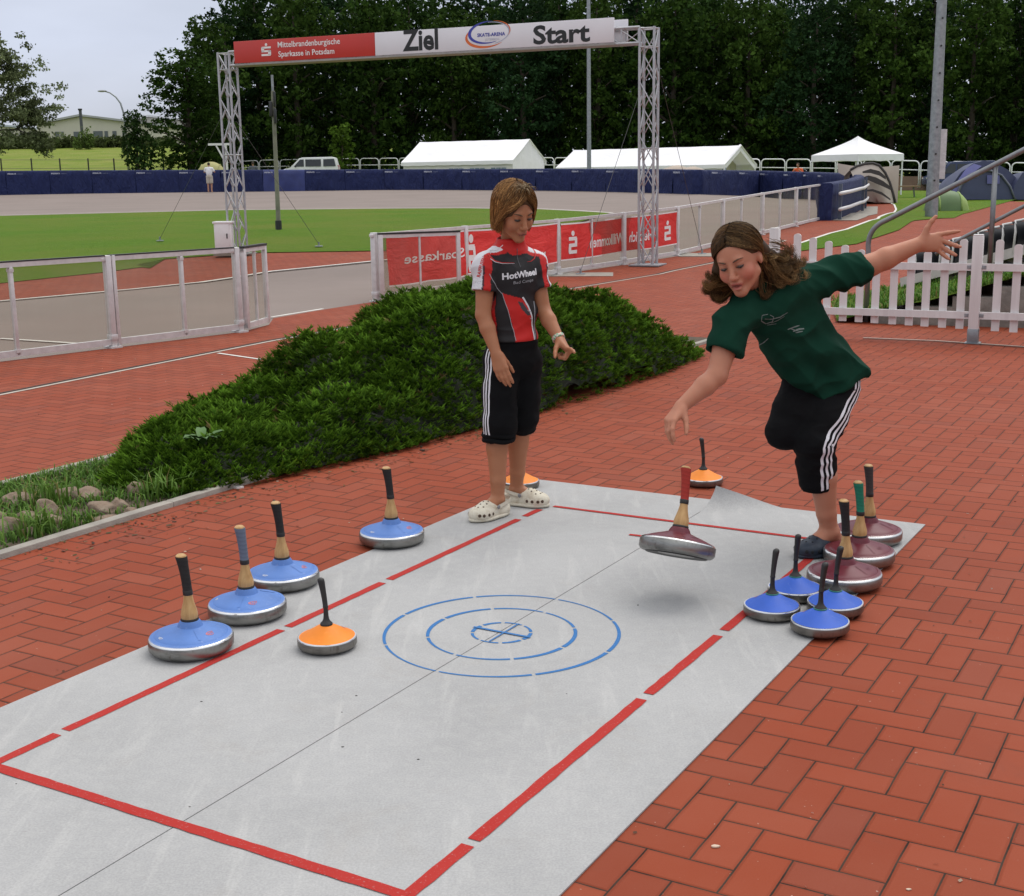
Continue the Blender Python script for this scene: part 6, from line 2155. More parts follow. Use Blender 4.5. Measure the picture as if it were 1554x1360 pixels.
def ribbons(name, m, parent, bvh, centers, dirs, offs, width, lift=.0012, sub=60):
    """stripes lying on a garment: shot onto it from outside along -dir at sideways offsets"""
    cs = [V(c) for c in centers]; ds = [V(d).normalized() for d in dirs]
    n = len(cs) - 1
    out = []
    for o in offs:
        L, R = [], []
        for i in range(sub + 1):
            x = i / sub * n; a = min(n - 1, int(x)); t = x - a
            c = lerp(cs[a], cs[a + 1], t); d = lerp(ds[a], ds[a + 1], t).normalized()
            tg = (cs[a + 1] - cs[a]).normalized(); w = tg.cross(d).normalized()
            ok = True; pr = []
            for sgn in (-1, 1):
                org = c + d * .25 + w * (o + sgn * width / 2)
                hit, nn, _, _ = bvh.ray_cast(org, -d, .30)
                if hit is None: ok = False; break
                pr.append(hit + d * lift)
            if ok: L.append(pr[0]); R.append(pr[1])
        if len(L) > 3:
            mb = MB(); mb.grid([L, R]); out.append(mb.build(name, m, parent, smooth=True))
    return out

def projector(bvh, o, ux, uy, d, lift=.0015):
    """(u, v) -> point on a surface, shot along d from o + ux*u + uy*v"""
    o, ux, uy, d = V(o), V(ux), V(uy), V(d).normalized()
    def f(u, v):
        org = o + ux * u + uy * v - d * .3
        hit, nn, _, _ = bvh.ray_cast(org, d, .7)
        if hit is None: return o + ux * u + uy * v
        return hit - d * lift
    return f

def skin_mat(name, c, red):
    k = NT(name)
    a = k.attr()
    n = k.noise(60, 4, .6); n2 = k.noise(15, 4, .65)
    col = k.mix(k.math('MULTIPLY', n2, .55), a, red, 'MIX')
    col = k.mix(k.math('MULTIPLY', n, .15), col, tuple(x * .7 for x in c))
    k.base(col, .52, 0, .35)
    k.b.inputs['Subsurface Weight'].default_value = .12
    k.b.inputs['Subsurface Radius'].default_value = (.012, .005, .003)
    k.b.inputs['Subsurface Scale'].default_value = .6
    k.bump(n, .08, .002)
    return k.m
def cloth_mat(name, weave=500, rough=.8, spec=.2, attr=True, c=None, sheen=.0):
    k = NT(name)
    a = k.attr() if attr else None
    n = k.noise(7, 4, .6); n2 = k.noise(weave, 2, .5)
    base = a if attr else k.ramp(n, [(.3, tuple(x * .85 for x in c)), (.7, tuple(x * 1.12 for x in c))])
    col = k.mix(k.math('MULTIPLY', n2, .22), base, (.0, .0, .0))
    k.base(col, rough, 0, spec)
    if sheen: k.b.inputs['Sheen Weight'].default_value = sheen
    k.bump(n2, .15, .001)
    return k.m
def hair_mat(name):
    k = NT(name)
    k.base(k.attr(), .5, 0, .2)
    return k.m

def frame(yaw, pitch, roll):
    """head or hand frame: yaw from facing the camera (+ = towards +X), pitch down, roll (+ = top leans to +X)"""
    y, p = math.radians(yaw), math.radians(pitch)
    f = V((math.sin(y) * math.cos(p), -math.cos(y) * math.cos(p), -math.sin(p)))
    s = V((math.cos(y), math.sin(y), 0))
    u = f.cross(s)
    q = Matrix.Rotation(math.radians(roll), 3, f)
    return f, q @ s, q @ u

def add_head(S, c, f, s, u, sc=1.0, mouth_open=0.0):
    def L(x, y, z): return np.array(c + (s * x + f * y + u * z) * sc)
    A = [s, f, u]
    E = lambda x, y, z, r, k=.012, sub=False: S.ell(L(x, y, z), [q * sc for q in r], A, k, sub)
    E(0, -.018, .034, (.074, .092, .080), .02)
    E(0, .024, -.012, (.061, .064, .088), .03)
    S.cap(L(-.047, .006, -.052), L(-.008, .066, -.096), .022 * sc, .017 * sc, .02)
    S.cap(L(.047, .006, -.052), L(.008, .066, -.096), .022 * sc, .017 * sc, .02)
    E(0, .068, -.097, (.019, .014, .014), .014)
    for q in (-1, 1):
        E(q * .036, .056, -.030, (.026, .026, .027), .018)
        E(q * .026, .0755, .026, (.019, .010, .0085), .014)
        E(q * .0315, .088, .006, (.0165, .012, .0125), .010, True)
        E(q * .0305, .0735, .0098, (.0152, .0125, .0092), .003)
        E(q * .0305, .0705, -.0085, (.0150, .0118, .0062), .003)
        E(q * .074, -.012, -.006, (.008, .019, .029), .008)
    S.cap(L(0, .083, .012), L(0, .103, -.029), .0075 * sc, .0115 * sc, .010)
    E(0, .104, -.031, (.0115, .0105, .0095), .006)
    for q in (-1, 1): E(q * .0115, .094, -.035, (.0075, .009, .007), .005)
    E(0, .084, -.058, (.024, .013, .016), .012)
    E(0, .092, -.0585 + .004 * mouth_open, (.021, .0085, .0048), .004)
    E(0, .0905, -.0685 - .008 * mouth_open, (.018, .009, .0058), .004)
    if mouth_open: E(0, .096, -.0645, (.0165, .012, .0052 * mouth_open), .003, True)
    return L

def face_details(root, L, c, f, s, u, sc, brow_c, iris, lidc, lip_c, look=-.3, mouth_open=0.0):
    """eyes, lashes, brows as children of the person"""
    EYEW_SHADED = mat('shaded_eye_white', (.15, .12, .11), .6, 0, .05, spec=.1); IR = mat(iris[0], iris[1], .2, 0, .2, 200); LASH = mat('lashes', (.02, .013, .01), .7); BROW = mat(brow_c[0], brow_c[1], .8, 0, .3, 200)  # eye whites darkened: shade under the lids is put into their colour
    for q in (-1, 1):
        ec = V(L(q * .0305, .0722, .0035))
        mb = MB(); mb.ell(ec, (.0128 * sc,) * 3, None, 16, 12); eb = mb.build('eyeball', EYEW_SHADED, root, smooth=True)
        d = (f * 1.0 + u * look).normalized()
        mb = MB(); mb.ell(ec + d * .0062 * sc, (.0074 * sc,) * 3, None, 12, 8); mb.build('iris', IR, eb, smooth=True)
        # lashes along the lowered lid
        pts = []
        for i in range(9):
            t = -1 + i / 4
            pts.append(V(L(q * .0305 + t * .0150, .0868 - .006 * t * t + q * t * -.0028, .0022 - .0032 * (1 - t * t) + .0015)))
        mb = MB(); mb.tube(pts, [.0009, .0016, .0021, .0024, .0025, .0024, .0021, .0016, .0009], 5); mb.build('lashes', LASH, root, smooth=True)
        pts = []
        for i in range(9):
            t = i / 8
            x = q * lerp(.0135, .0495, t)
            pts.append(V(L(x, lerp(.0905, .0735, t ** 1.8), .0235 + .0062 * math.sin(PI * t * .75))))
        mb = MB(); mb.tube(pts, [.0016, .0026, .0030, .0030, .0028, .0024, .0020, .0015, .0008], 6); mb.build('eyebrow', BROW, root, smooth=True)
    mb = MB()
    pts = [V(L(x, .1005 - 7.0 * x * x - (.004 if mouth_open else 0), -.0635 + .0012 * math.cos(x * 200))) for x in np.linspace(-.021, .021, 9)]
    mb.tube(pts, [.0006, .001, .0012, .0013, .0013, .0013, .0012, .001, .0006], 5)
    mb.build('mouth_line', mat('mouth_dark', (.10, .03, .025), .6), root, smooth=True)

def face_colors(v, base, c, f, s, u, sc, lip, blush, bl=.5):
    cols = np.tile(np.array(base), (len(v), 1))
    q = (v - np.array(c)) / sc
    x, y, z = q @ np.array(s), q @ np.array(f), q @ np.array(u)
    def blob(cx, cy, cz, rx, ry, rz): return np.clip(1.25 - np.sqrt(((x - cx) / rx) ** 2 + ((y - cy) / ry) ** 2 + ((z - cz) / rz) ** 2), 0, 1)
    w = np.clip(blob(0, .095, -.0635, .024, .03, .0125) * 2.2, 0, 1)[:, None]
    cols = cols * (1 - w) + np.array(lip) * w
    for sg in (-1, 1):
        w = (blob(sg * .044, .058, -.030, .032, .05, .032) * bl)[:, None]; cols = cols * (1 - w) + np.array(blush) * w
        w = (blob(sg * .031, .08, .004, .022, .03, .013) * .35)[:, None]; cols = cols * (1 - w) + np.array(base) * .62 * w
    w = (blob(0, .104, -.030, .018, .025, .018) * .35 * bl)[:, None]; cols = cols * (1 - w) + np.array(blush) * w
    return cols

def add_hand(S, w, d, n, s, sc=1.0, curl=(20, 20, 20, 20), splay=(8, 2, -4, -10), thumb=(55, 15), first=None, k=.005):
    """w wrist, d towards fingers, n out of the palm, s towards the thumb"""
    w, d, n, s = V(w), V(d).normalized(), V(n), V(s)
    n = (n - d * n.dot(d)).normalized()
    s2 = d.cross(n)
    if s2.dot(s) < 0: s2 = -s2
    s = s2
    tips = []
    S.cap(w, w + d * .018 * sc, .019 * sc, .019 * sc, .012)
    kn = []
    for i, (lat, ln) in enumerate(((.0255, .072), (.0085, .075), (-.0085, .071), (-.0245, .064))):
        b = w + d * .012 * sc + s * lat * .55 * sc
        kp = w + d * ln * sc + s * lat * sc - n * .002 * sc
        S.cap(b, kp, .0125 * sc, .0100 * sc, .012)
        kn.append(kp)
    S.ell(w + d * .040 * sc + n * .003 * sc, (.030 * sc, .036 * sc, .0125 * sc), [s, d, n], .012)
    seg = ((.034, .021, .018), (.038, .024, .019), (.036, .022, .018), (.028, .017, .016))
    for i in range(4):
        a = math.radians(splay[i])
        dd = (d * math.cos(a) + s * math.sin(a)).normalized()
        c = curl[i] if not isinstance(curl[i], (int, float)) else (curl[i] * .8, curl[i] * 1.1, curl[i] * .7)
        p = kn[i]; r = (.0088, .0082, .0074, .0062) if i < 3 else (.0078, .0072, .0064, .0055)
        ang = 0; ax = dd
        for j in range(3):
            ang += math.radians(c[j])
            t = dd * math.cos(ang) + n * math.sin(ang)
            q = p + t * seg[i][j] * sc
            S.cap(p, q, r[j] * sc, r[j + 1] * sc, k)
            p = q
        tips.append(p)
    b = w + d * .016 * sc + s * .016 * sc + n * .006 * sc
    a = math.radians(thumb[0]); bt = math.radians(thumb[1])
    td = (d * math.cos(a) + s * math.sin(a)); td = (td * math.cos(bt) + n * math.sin(bt)).normalized()
    m = b + td * .040 * sc
    S.cap(b, m, .0150 * sc, .0105 * sc, .010)
    td2 = (td + d * .25 - s * .05).normalized() if thumb[0] < 80 else (td - d * .05).normalized()
    e = m + td2 * .028 * sc; S.cap(m, e, .0098 * sc, .0088 * sc, k)
    td3 = (td2 + d * .25).normalized() if thumb[0] < 80 else td2
    e2 = e + td3 * .022 * sc; S.cap(e, e2, .0088 * sc, .0070 * sc, k)
    return tips

def locks(name, m, parent, paths, cols, r0=.0034, seg=3):
    """hair locks: list of point lists -> one mesh of thin tapered strands"""
    vs, fs, cs = [], [], []
    for pts, col in zip(paths, cols):
        P_ = np.array([list(p) for p in pts]); n = len(P_)
        T = unit(np.gradient(P_, axis=0))
        U = unit(np.cross(T, np.array((.3, .2, 1.0)) + 1e-4)); W = np.cross(T, U)
        b = len(vs)
        for i in range(n):
            f = i / (n - 1)
            r = r0 * (.5 + .8 * math.sin(PI * min(.98, f * .85 + .12))) * (1 - .55 * f)
            sh = 1 - .25 * (1 - f) + .15 * f
            for k in range(seg):
                a = 2 * PI * k / seg
                vs.append(P_[i] + (U[i] * math.cos(a) + W[i] * math.sin(a) * .6) * r)
                cs.append(np.array(col) * sh)
        for i in range(n - 1):
            for k in range(seg):
                k2 = (k + 1) % seg
                fs.append((b + i * seg + k, b + i * seg + k2, b + (i + 1) * seg + k2, b + (i + 1) * seg + k))
    return np_mesh(name, np.array(vs), np.array(fs), np.array(cs), m, parent, True, True)
# ================================================================== person in the cycling jersey
def in_poly(x, y, poly):
    r = np.zeros(len(x), bool); n = len(poly)
    for i in range(n):
        x0, y0 = poly[i]; x1, y1 = poly[(i + 1) % n]
        c = ((y0 > y) != (y1 > y)) & (x < (x1 - x0) * (y - y0) / ((y1 - y0) if y1 != y0 else 1e-9) + x0)
        r ^= c
    return r

def make_clog(parent, heel, toe, width, m, holem, name='clog', strapm=None, strap=True, L0=.225):
    heel, toe = V(heel), V(toe)
    t = (toe - heel); t.z = 0; L = t.length; t.normalize(); sd = V((-t.y, t.x, 0)); z0 = heel.z
    def Q(a, b, c): return np.array(heel + t * (a * L) + sd * (b * width) + UP * c)
    A = [t, sd, UP]
    S = SDF(.0035)
    S.ell(Q(.70, 0, .026), (.30 * L, .50 * width, .036), A, .02)
    S.ell(Q(.74, .04, .034), (.24 * L, .46 * width, .030), A, .02)
    S.ell(Q(.28, 0, .026), (.28 * L, .40 * width, .036), A, .02)
    S.cap(Q(.2, 0, .02), Q(.74, 0, .02), .030, .036, .02)
    S.cap(Q(.52, 0, .044), Q(.60, 0, .05), .036, .034, .02)
    S.cap(Q(.13, 0, .035), Q(.15, 0, .05), .030, .026, .015)
    S.ell(Q(.24, 0, .085), (.23 * L, .31 * width, .056), A, .008, True)
    S.cut(Q(0, 0, 0.001), (0, 0, -1), .003)
    v, f = S.mesh(); v = smooth_v(v, f, 1)
    o = solid(name, v, f, m, parent)
    bv_ = bvh_of(o)
    # thick sole edge
    mb = MB()
    pts = []
    for i in range(30):
        a = 2 * PI * i / 30
        x = .5 + .485 * math.cos(a); w = interp(x, [(0, .40), (.25, .43), (.45, .40), (.7, .53), (.9, .5), (1, .42)])
        pts.append(V(Q(x, w * math.sin(a) * 1.0, .010)))
    mb.tube(pts, .0085, 6, closed=True); mb.build('sole_edge', m, o, smooth=True)
    mb = MB()
    for a, b in ((.60, .52), (.72, .52), (.84, .42), (.60, -.52), (.72, -.52), (.84, -.42), (.92, .18), (.92, -.18)):
        org = V(Q(a, b * 2.4, .034)); d = (V(Q(a, 0, .030)) - org).normalized()
        h, nn, _, _ = bv_.ray_cast(org, d, .3)
        if h: mb.ell(h, (.0075, .0075, .0022), V(nn).to_track_quat('Z', 'Y').to_matrix(), 10, 4)
    for a, b in ((.66, .22), (.66, -.22), (.74, 0), (.76, .25), (.76, -.25), (.84, .10), (.84, -.10), (.66, 0), (.58, .12), (.58, -.12)):
        org = V(Q(a, b, .2)); h, nn, _, _ = bv_.ray_cast(org, V((0, 0, -1)), .3)
        if h: mb.ell(h, (.0042, .0042, .0018), V(nn).to_track_quat('Z', 'Y').to_matrix(), 8, 4)
    ho = mb.build('vent_holes', holem, o, smooth=True)
    bm = bmesh.new(); bm.from_mesh(o.data); n0 = len(bm.faces); bm.from_mesh(ho.data); bm.faces.ensure_lookup_table()
    for q in bm.faces[n0:]: q.material_index = 1
    bm.to_mesh(o.data); bm.free(); o.data.materials.append(holem); bpy.data.objects.remove(ho)
    if strap:
        pts = [V(Q(.44 - .44 * math.sin(PI * i / 14) * 1.05, .44 * math.cos(PI * i / 14), .056 + .018 * math.sin(PI * i / 14))) for i in range(15)]
        mb = MB()
        mb.grid([[p - UP * .008, p + UP * .008] for p in pts]); mb.grid([[p - UP * .008 + (p - V(Q(.4, 0, .05))).normalized() * .004, p + UP * .008 + (p - V(Q(.4, 0, .05))).normalized() * .004] for p in pts])
        mb.build('strap', strapm or m, o, smooth=True)
        for sg in (0, 14):
            c = pts[sg]; n_ = (c - V(Q(.44, 0, .056))).normalized()
            mb = MB(); mb.lathe([(0, .002), (.009, .002), (.0095, .004), (.007, .0065), (0, .007)], 14, Matrix.Translation(c) @ n_.to_track_quat('Z', 'Y').to_matrix().to_4x4())
            mb.build('rivet', mat('grey_rivet', (.22, .22, .23), .5), o, smooth=True)
    return o

def build_rider():
    f, sd, up = frame(27, 0, 0)
    Yc = 5.72
    root = thing('person', 'person in a black, red and white cycling jersey, black shorts and cream clogs, looking down', 'person', G(772, 778))
    SK = (.40, .170, .085)
    J = lambda px, py, y: np.array(P(px, py, y))
    pel, chest, neckb = J(777, 537, 5.73), J(776, 428, 5.73), J(774, 381, 5.745)
    shR, shL = J(738, 403, 5.67), J(809, 402, 5.78)
    elR, wrR = J(733, 478, 5.63), J(753, 537, 5.575)
    elL, wrL = J(824, 470, 5.76), J(849, 516, 5.66)
    hipR, hipL = J(760, 548, 5.69), J(796, 548, 5.77)
    knR, knL = J(757, 640, 5.665), J(791, 636, 5.775)
    heR, toR = G(768, 782), G(721, 794)
    heL, toL = G(768, 766.5), G(834, 772)
    heR.z = heL.z = toR.z = toL.z = MATZ + .001
    tR = (toR - heR).normalized(); tL = (toL - heL).normalized()
    anR = np.array(heR + tR * .050 + UP * .075); anL = np.array(heL + tL * .052 + UP * .075)
    # ---- head
    hf, hs, hu = frame(31, 24, 4)
    hc = P(781, 322, 5.675)
    S = SDF(.0042)
    S.ell(pel, (.095, .072, .09), [sd, f, up], .02); S.ell(chest, (.095, .07, .13), [sd, f, up], .03)
    S.cap(pel, chest, .075, .075, .03)
    S.cap(shR, shL, .040, .040, .03)
    S.cap(neckb - np.array((0, 0, .02)), np.array(hc + hu * -.055 - hf * .022), .040, .041, .02)
    for sh, el, wr in ((shR, elR, wrR), (shL, elL, wrL)):
        S.chain([sh, el * .45 + sh * .55, el], [.043, .040, .033], .01)
        S.chain([el, el * .65 + wr * .35, wr], [.0325, .0335, .0225], .01)
    for hip, kn, an, hee, t in ((hipR, knR, anR, heR, tR), (hipL, knL, anL, heL, tL)):
        S.cap(hip, kn, .062, .050, .02)
        kn2 = kn + np.array((0, 0, -.03))
        calf = kn * .66 + an * .34 - np.array(f) * .014
        S.chain([kn2, calf, kn * .25 + an * .75, an], [.045, .0475, .034, .0285], .012)
        S.cap(an + np.array((0, 0, -.005)), np.array(hee + t * .03 + UP * .03), .028, .028, .012)
        S.cap(an, np.array(hee + t * .16 + UP * .030), .030, .026, .015)
        for q in (-1, 1): S.ell(an + np.array(V((-t.y, t.x, 0)) * q * .026), (.011, .011, .013), None, .01)
    L = add_head(S, hc, hf, hs, hu, .97)
    dR = V(J(764, 572, 5.545)) - V(wrR)
    add_hand(S, wrR, dR, V((.30, .95, .0)), V((.9, -.3, .1)), 1.0, (12, 13, 15, 18), (1, 0, -1, -2), (16, 34))
    dL = (V(J(866, 537, 5.60)) - V(wrL)); nL = V((-.55, .25, -.55)) - V((0, .3, 0))
    add_hand(S, wrL, dL, nL, V((.5, -.3, .6)), 1.02, ((-22, 12, 8), (62, 80, 50), (68, 82, 50), (70, 80, 50)), (26, 2, -2, -4), (32, 40))
    v, fc = S.mesh(); v = smooth_v(v, fc, 1, .4)
    cols = face_colors(v, SK, hc, hf, hs, hu, .97, (.36, .12, .085), (.40, .15, .09), .35)
    body = solid('body', v, fc, skin_mat('tanned_skin', SK, (.33, .13, .07)), root, cols)
    face_details(root, L, hc, hf, hs, hu, .97, ('brown_brow', (.075, .042, .022)), ('brown_iris', (.05, .03, .018)), SK, None, -.55)
    # ---- jersey
    z_hem = J(778, 517, 5.70)[2]
    T = SDF(.0042)
    A = [sd, f, up]
    T.ell(J(776, 424, 5.725), (.127, .088, .120), A, .03)
    T.ell(J(777, 470, 5.725), (.119, .086, .14), A, .03)
    T.ell(J(777.5, 520, 5.725), (.122, .093, .10), A, .03)
    T.cap(shR, shL, .052, .052, .035)
    T.cap(neckb, shR, .056, .048, .03); T.cap(neckb, shL, .056, .048, .03)
    for sh, el, py, r0, r1 in ((shR, elR, 432, .056, .0585), (shL, elL, 432, .056, .0555)):
        e = sh + (el - sh) * ((py - 396) / (el[2] - sh[2]) * (J(778, py, 5.7)[2] - J(778, 396, 5.7)[2]) / (py - 396) if False else .52)
        T.cap(sh, e, r0, r1, .022, True)
        d = (e - sh) / np.linalg.norm(e - sh)
        T.cap(e - d * .03, e + d * .05, r1 - .006, r1 - .006, .003, False, True)
    nk = np.array(hc + hu * -.08 - hf * .03)
    cdir = (nk - neckb) / np.linalg.norm(nk - neckb)
    T.cap(neckb - cdir * .01, neckb + cdir * .060 + np.array(f) * .006, .066, .059, .014, True)
    T.cap(neckb + cdir * .045, neckb + cdir * .13, .050, .056, .003, False, True)
    T.cut((0, 0, z_hem), (0, 0, -1), .004)
    tv, tf = T.mesh(); tv = smooth_v(tv, tf, 1, .5)
    tv0 = tv.copy(); hw = np.clip((tv[:, 2] - z_hem) / .03, 0, 1)
    tv = crease(tv, tf, .010, 7.5, (1, 1, 1.6), 3.7, hw)
    tv = crease(tv, tf, .004, 16, (1, 1, .8), 9.1, hw)
    cz = np.array((chest[0], chest[1], 0))
    q = tv0 - cz
    u = q @ np.array(sd); w = q @ np.array(f); zz = tv0[:, 2]
    ztop = J(788, 392, 5.66)[2]
    vv = (zz - z_hem) / (ztop - z_hem)
    K = (.016, .014, .016); R_ = (.56, .018, .016); W_ = (.70, .70, .74); D_ = (.05, .045, .05)
    c = np.tile(np.array(K), (len(tv0), 1))
    uv = lambda px, py: ((px - 791) / 305.0, (517.5 - py) / 125.5)
    UVp = lambda pts: [uv(*p) for p in pts]
    front = w > -.005
    # red lower panel
    m = front & in_poly(u, vv, UVp([(767, 443), (772, 465), (778, 487), (781, 503), (782, 522), (812, 522), (811.5, 500), (807, 480), (800, 463), (793, 452), (783, 449)]))
    c[m] = R_
    m = front & in_poly(u, vv, UVp([(786, 456), (793, 458), (800, 468), (805, 478), (800, 478), (791, 468)])); c[m] = D_
    m = front & in_poly(u, vv, UVp([(820, 478), (824, 478), (826, 522), (817, 522)])); c[m] = R_
    # red side panel, both flanks
    m = (~front | (u < -.095)) & (w > -.075) & (vv > .08) & (vv < .56) & (u < 0) & (w < .045); c[m] = R_
    m = (u > .105) & (vv < .5); c[m] = R_
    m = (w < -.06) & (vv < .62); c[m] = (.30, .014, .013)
    # shoulders
    e_ = np.array(shR); a_ = np.array(elR) - e_; a_ /= np.linalg.norm(a_)
    for sh, el, sg in ((shR, elR, -1), (shL, elL, 1)):
        ax = (el - sh) / np.linalg.norm(el - sh)
        rel = tv0 - sh; al = rel @ ax
        perp = rel - al[:, None] * ax
        us = perp @ np.array(sd) * sg; fs_ = perp @ np.array(f); us_z = rel @ np.array(up)
        arm = (al > -.075) & (np.linalg.norm(perp, axis=1) < .085) & ((q @ np.array(sd)) * sg > .055) & (vv > .50)
        ang = np.degrees(np.arctan2(fs_, us))      # 0 outward, 90 front
        wh = arm & (ang < 52) & (ang > -60)
        c[arm & (ang >= 52) & (ang < 88) & (al > -.03) & ((q @ np.array(sd)) * sg > .112)] = R_
        c[wh] = W_
        m = arm & (ang >= 52) & (ang < 60) & (al > .01); c[m] = (.05, .02, .03)
        m = arm & (ang <= -60) & (al > 0); c[m] = R_
        # yoke from the collar to the shoulder
        lat = (q @ np.array(sd)) * sg
        top = (zz > sh[2] - .012) & (lat > .045) & (lat < .15)
        c[top & (w < .040) & (w > -.065)] = W_
        c[top & (w >= .040) & (w < .050)] = R_
    # collar
    al = (tv0 - neckb) @ cdir
    rad = np.linalg.norm((tv0 - neckb) - al[:, None] * cdir, axis=1)
    m = (al > .016) & (rad < .080); c[m] = R_
    m = (al > -.006) & (al <= .016) & (rad < .078); c[m] = R_
    js = solid('jersey', tv, tf, cloth_mat('cycling_jersey', 600, .62, .3), root, c)
    bv_ = bvh_of(js)
    zf = lambda px, py: (V((0, 0, 0)))
    org = V((cz[0], cz[1], z_hem))
    def JP(px, py, lift=.0015):
        a, b = uv(px, py)
        o_ = org + sd * a + UP * (b * (ztop - z_hem)) + f * .3
        hit, nn, _, _ = bv_.ray_cast(o_, -f, .5)
        return (hit + f * lift) if hit else o_ - f * .2
    def jline(pts, w0, m, nm='piping'):
        P3 = []
        n = (len(pts) - 1) * 8
        for i in range(n + 1):
            x = i / 8; a = min(len(pts) - 2, int(x)); t = x - a
            P3.append(JP(lerp(pts[a][0], pts[a + 1][0], t), lerp(pts[a][1], pts[a + 1][1], t)))
        ws = w0 if isinstance(w0, (list, tuple)) else [w0, w0]
        rows = [[], []]
        for i, p in enumerate(P3):
            t = (P3[min(i + 1, n)] - P3[max(0, i - 1)]).normalized(); s_ = t.cross(f).normalized() * lerp(ws[0], ws[1], i / n) / 2
            rows[0].append(p + s_); rows[1].append(p - s_)
        mb = MB(); mb.grid(rows); mb.build(nm, m, js, smooth=True)
    WP = mat('jersey_white', (.66, .65, .68), .6, 0, .05); RP = mat('jersey_red', (.56, .02, .018), .6, 0, .05); GP = mat('jersey_grey', (.30, .30, .32), .6, 0, .05); ZP = mat('zip_grey', (.07, .07, .075), .4, .3)
    jline([(748, 413), (752, 423), (759, 435), (767, 444), (772, 465), (777, 487), (781, 503), (782, 515)], .0028, GP)
    jline([(793, 450), (797, 456), (802, 465), (807.5, 481), (811, 498), (812, 516)], (.008, .005), WP)
    jline([(814, 458), (813, 480), (816, 498), (814, 516)], .0035, GP)
    jline([(750, 383), (751, 388), (756, 394), (766, 397.5), (784, 398.5)], (.009, .001), RP, 'swoosh')
    jline([(751, 391), (757, 396), (768, 399), (784, 399.4)], (.003, .001), WP, 'swoosh')
    jline([(822, 380), (820.5, 388), (817, 394), (811, 397.5), (803.5, 398.3)], (.008, .001), RP, 'swoosh')
    jline([(753, 384), (757, 377), (764, 371)], (.003, .003), WP)
    jline([(791, 378), (790, 396), (791.5, 405)], .003, ZP, 'zip')
    jline([(800, 470), (806, 474)], (.002, .005), GP); jline([(804, 482), (809, 486)], (.002, .004), GP)
    k_ = (ztop - z_hem) / 125.5
    def jt(u_, v_): return None
    put_text('lettering', 'HotWheel', WP, js, lambda a, b: JP(766 + a, 422.5 - b - a * .10), 51, 9.2, .035)
    put_text('lettering', 'Bad Camps', GP, js, lambda a, b: JP(780 + a, 430 - b - a * .10), 30, 4.6, .0)
    # sleeve lettering
    o_ = V(J(726.5, 420, 5.60)); e_ = V(J(739, 387, 5.64))
    outd = (-sd * .55 + f * .80 + UP * .25).normalized()
    axv = (e_ - o_); axv = (axv - outd * axv.dot(outd)).normalized(); acr = outd.cross(axv)
    def SLV(a, b):
        p = o_ + axv * a + acr * (b - .004) + outd * .25
        h, nn, _, _ = bv_.ray_cast(p, -outd, .6)
        return (h + outd * .0018) if h else p - outd * .25
    put_text('lettering', 'RAIFFUSEN', RP, js, SLV, .088, .017, .025)
    # ---- shorts
    H = SDF(.0045)
    H.ell(J(778, 522, 5.725), (.112, .086, .10), A, .03)
    H.ell(J(778, 548, 5.73), (.116, .095, .08), A, .03)
    hmR, hmL = J(757, 668, 5.665), J(793, 652, 5.785)
    for hip, kn, hm, r in ((hipR, knR, hmR, .070), (hipL, knL, hmL, .066)):
        H.chain([hip, (hip + kn) / 2 + np.array(f) * .006, kn + np.array(f) * .012], [.075, .073, r], .025)
        H.cap(kn + np.array(f) * .012, hm, r + .001, r - .003, .02, True)
        dd = (hm - kn) / np.linalg.norm(hm - kn)
        H.cap(hm - dd * .02, hm + dd * .05, r - .010, r - .010, .003, False, True)
    dd = (hmR - knR) / np.linalg.norm(hmR - knR)
    H.cut((0, 0, J(778, 503, 5.7)[2]), (0, 0, 1), .004)
    hv, hf_ = H.mesh(); hv = smooth_v(hv, hf_, 1, .5)
    hv = crease(hv, hf_, .012, 7, (1, 1, 1.2), 1.3); hv = crease(hv, hf_, .003, 17, (1, 1, 1.4), 5.5)
    sh_ = solid('shorts', hv, hf_, cloth_mat('black_shorts', 700, .85, .12, False, (.006, .006, .007)), root)
    # rolled cuff
    mb = MB()
    for (c_, r_, dz) in ((hmR - dd * .006, .0655, 0), (hmR - dd * .028, .0675, 1)):
        mb.tube([V(c_) + sd * math.cos(a) * r_ + f * math.sin(a) * r_ + UP * .004 * math.sin(a * 3 + dz) for a in np.linspace(0, 2 * PI, 29)[:-1]], .0115, 8, closed=True)
    mb.build('rolled_cuff', cloth_mat('black_cuff', 700, .85, .12, False, (.006, .006, .007)), sh_, smooth=True)
    hb_ = bvh_of(sh_)
    outv = (-sd * .90 - f * -.30).normalized()
    cen = [J(760, 528, 5.69), hipR, (hipR + knR) / 2, knR, hmR - dd * .036]
    STW = mat('white_stripe', (.68, .68, .72), .7, 0, .05)
    ribbons('stripe', STW, sh_, hb_, cen, [outv] * 5, (-.017, 0, .017), .0085)
    # ---- clogs, wrist band, ear stud
    CL = NT('cream_clog_foam')
    n1 = CL.noise(30, 4, .6); n2 = CL.noise(160, 3, .6)
    CL.base(CL.mix(CL.ramp(n1, [(.5, (0, 0, 0)), (.75, (.55, .55, .55))]), CL.ramp(n2, [(.3, (.58, .53, .42)), (.7, (.66, .62, .52))]), (.33, .25, .15)), .6, 0, .3); CL.bump(n2, .15, .002); CL = CL.m
    HO = mat('clog_hole', (.07, .04, .025), .8)
    make_clog(root, heR - tR * .012, heR + tR * .212, .098, CL, HO)
    make_clog(root, heL - tL * .012, heL + tL * .212, .098, CL, HO)
    wd = V(wrL - elL).normalized(); wc = V(wrL) - wd * .012
    mb = MB(); rows = []
    sx = wd.cross(UP).normalized(); sy = wd.cross(sx)
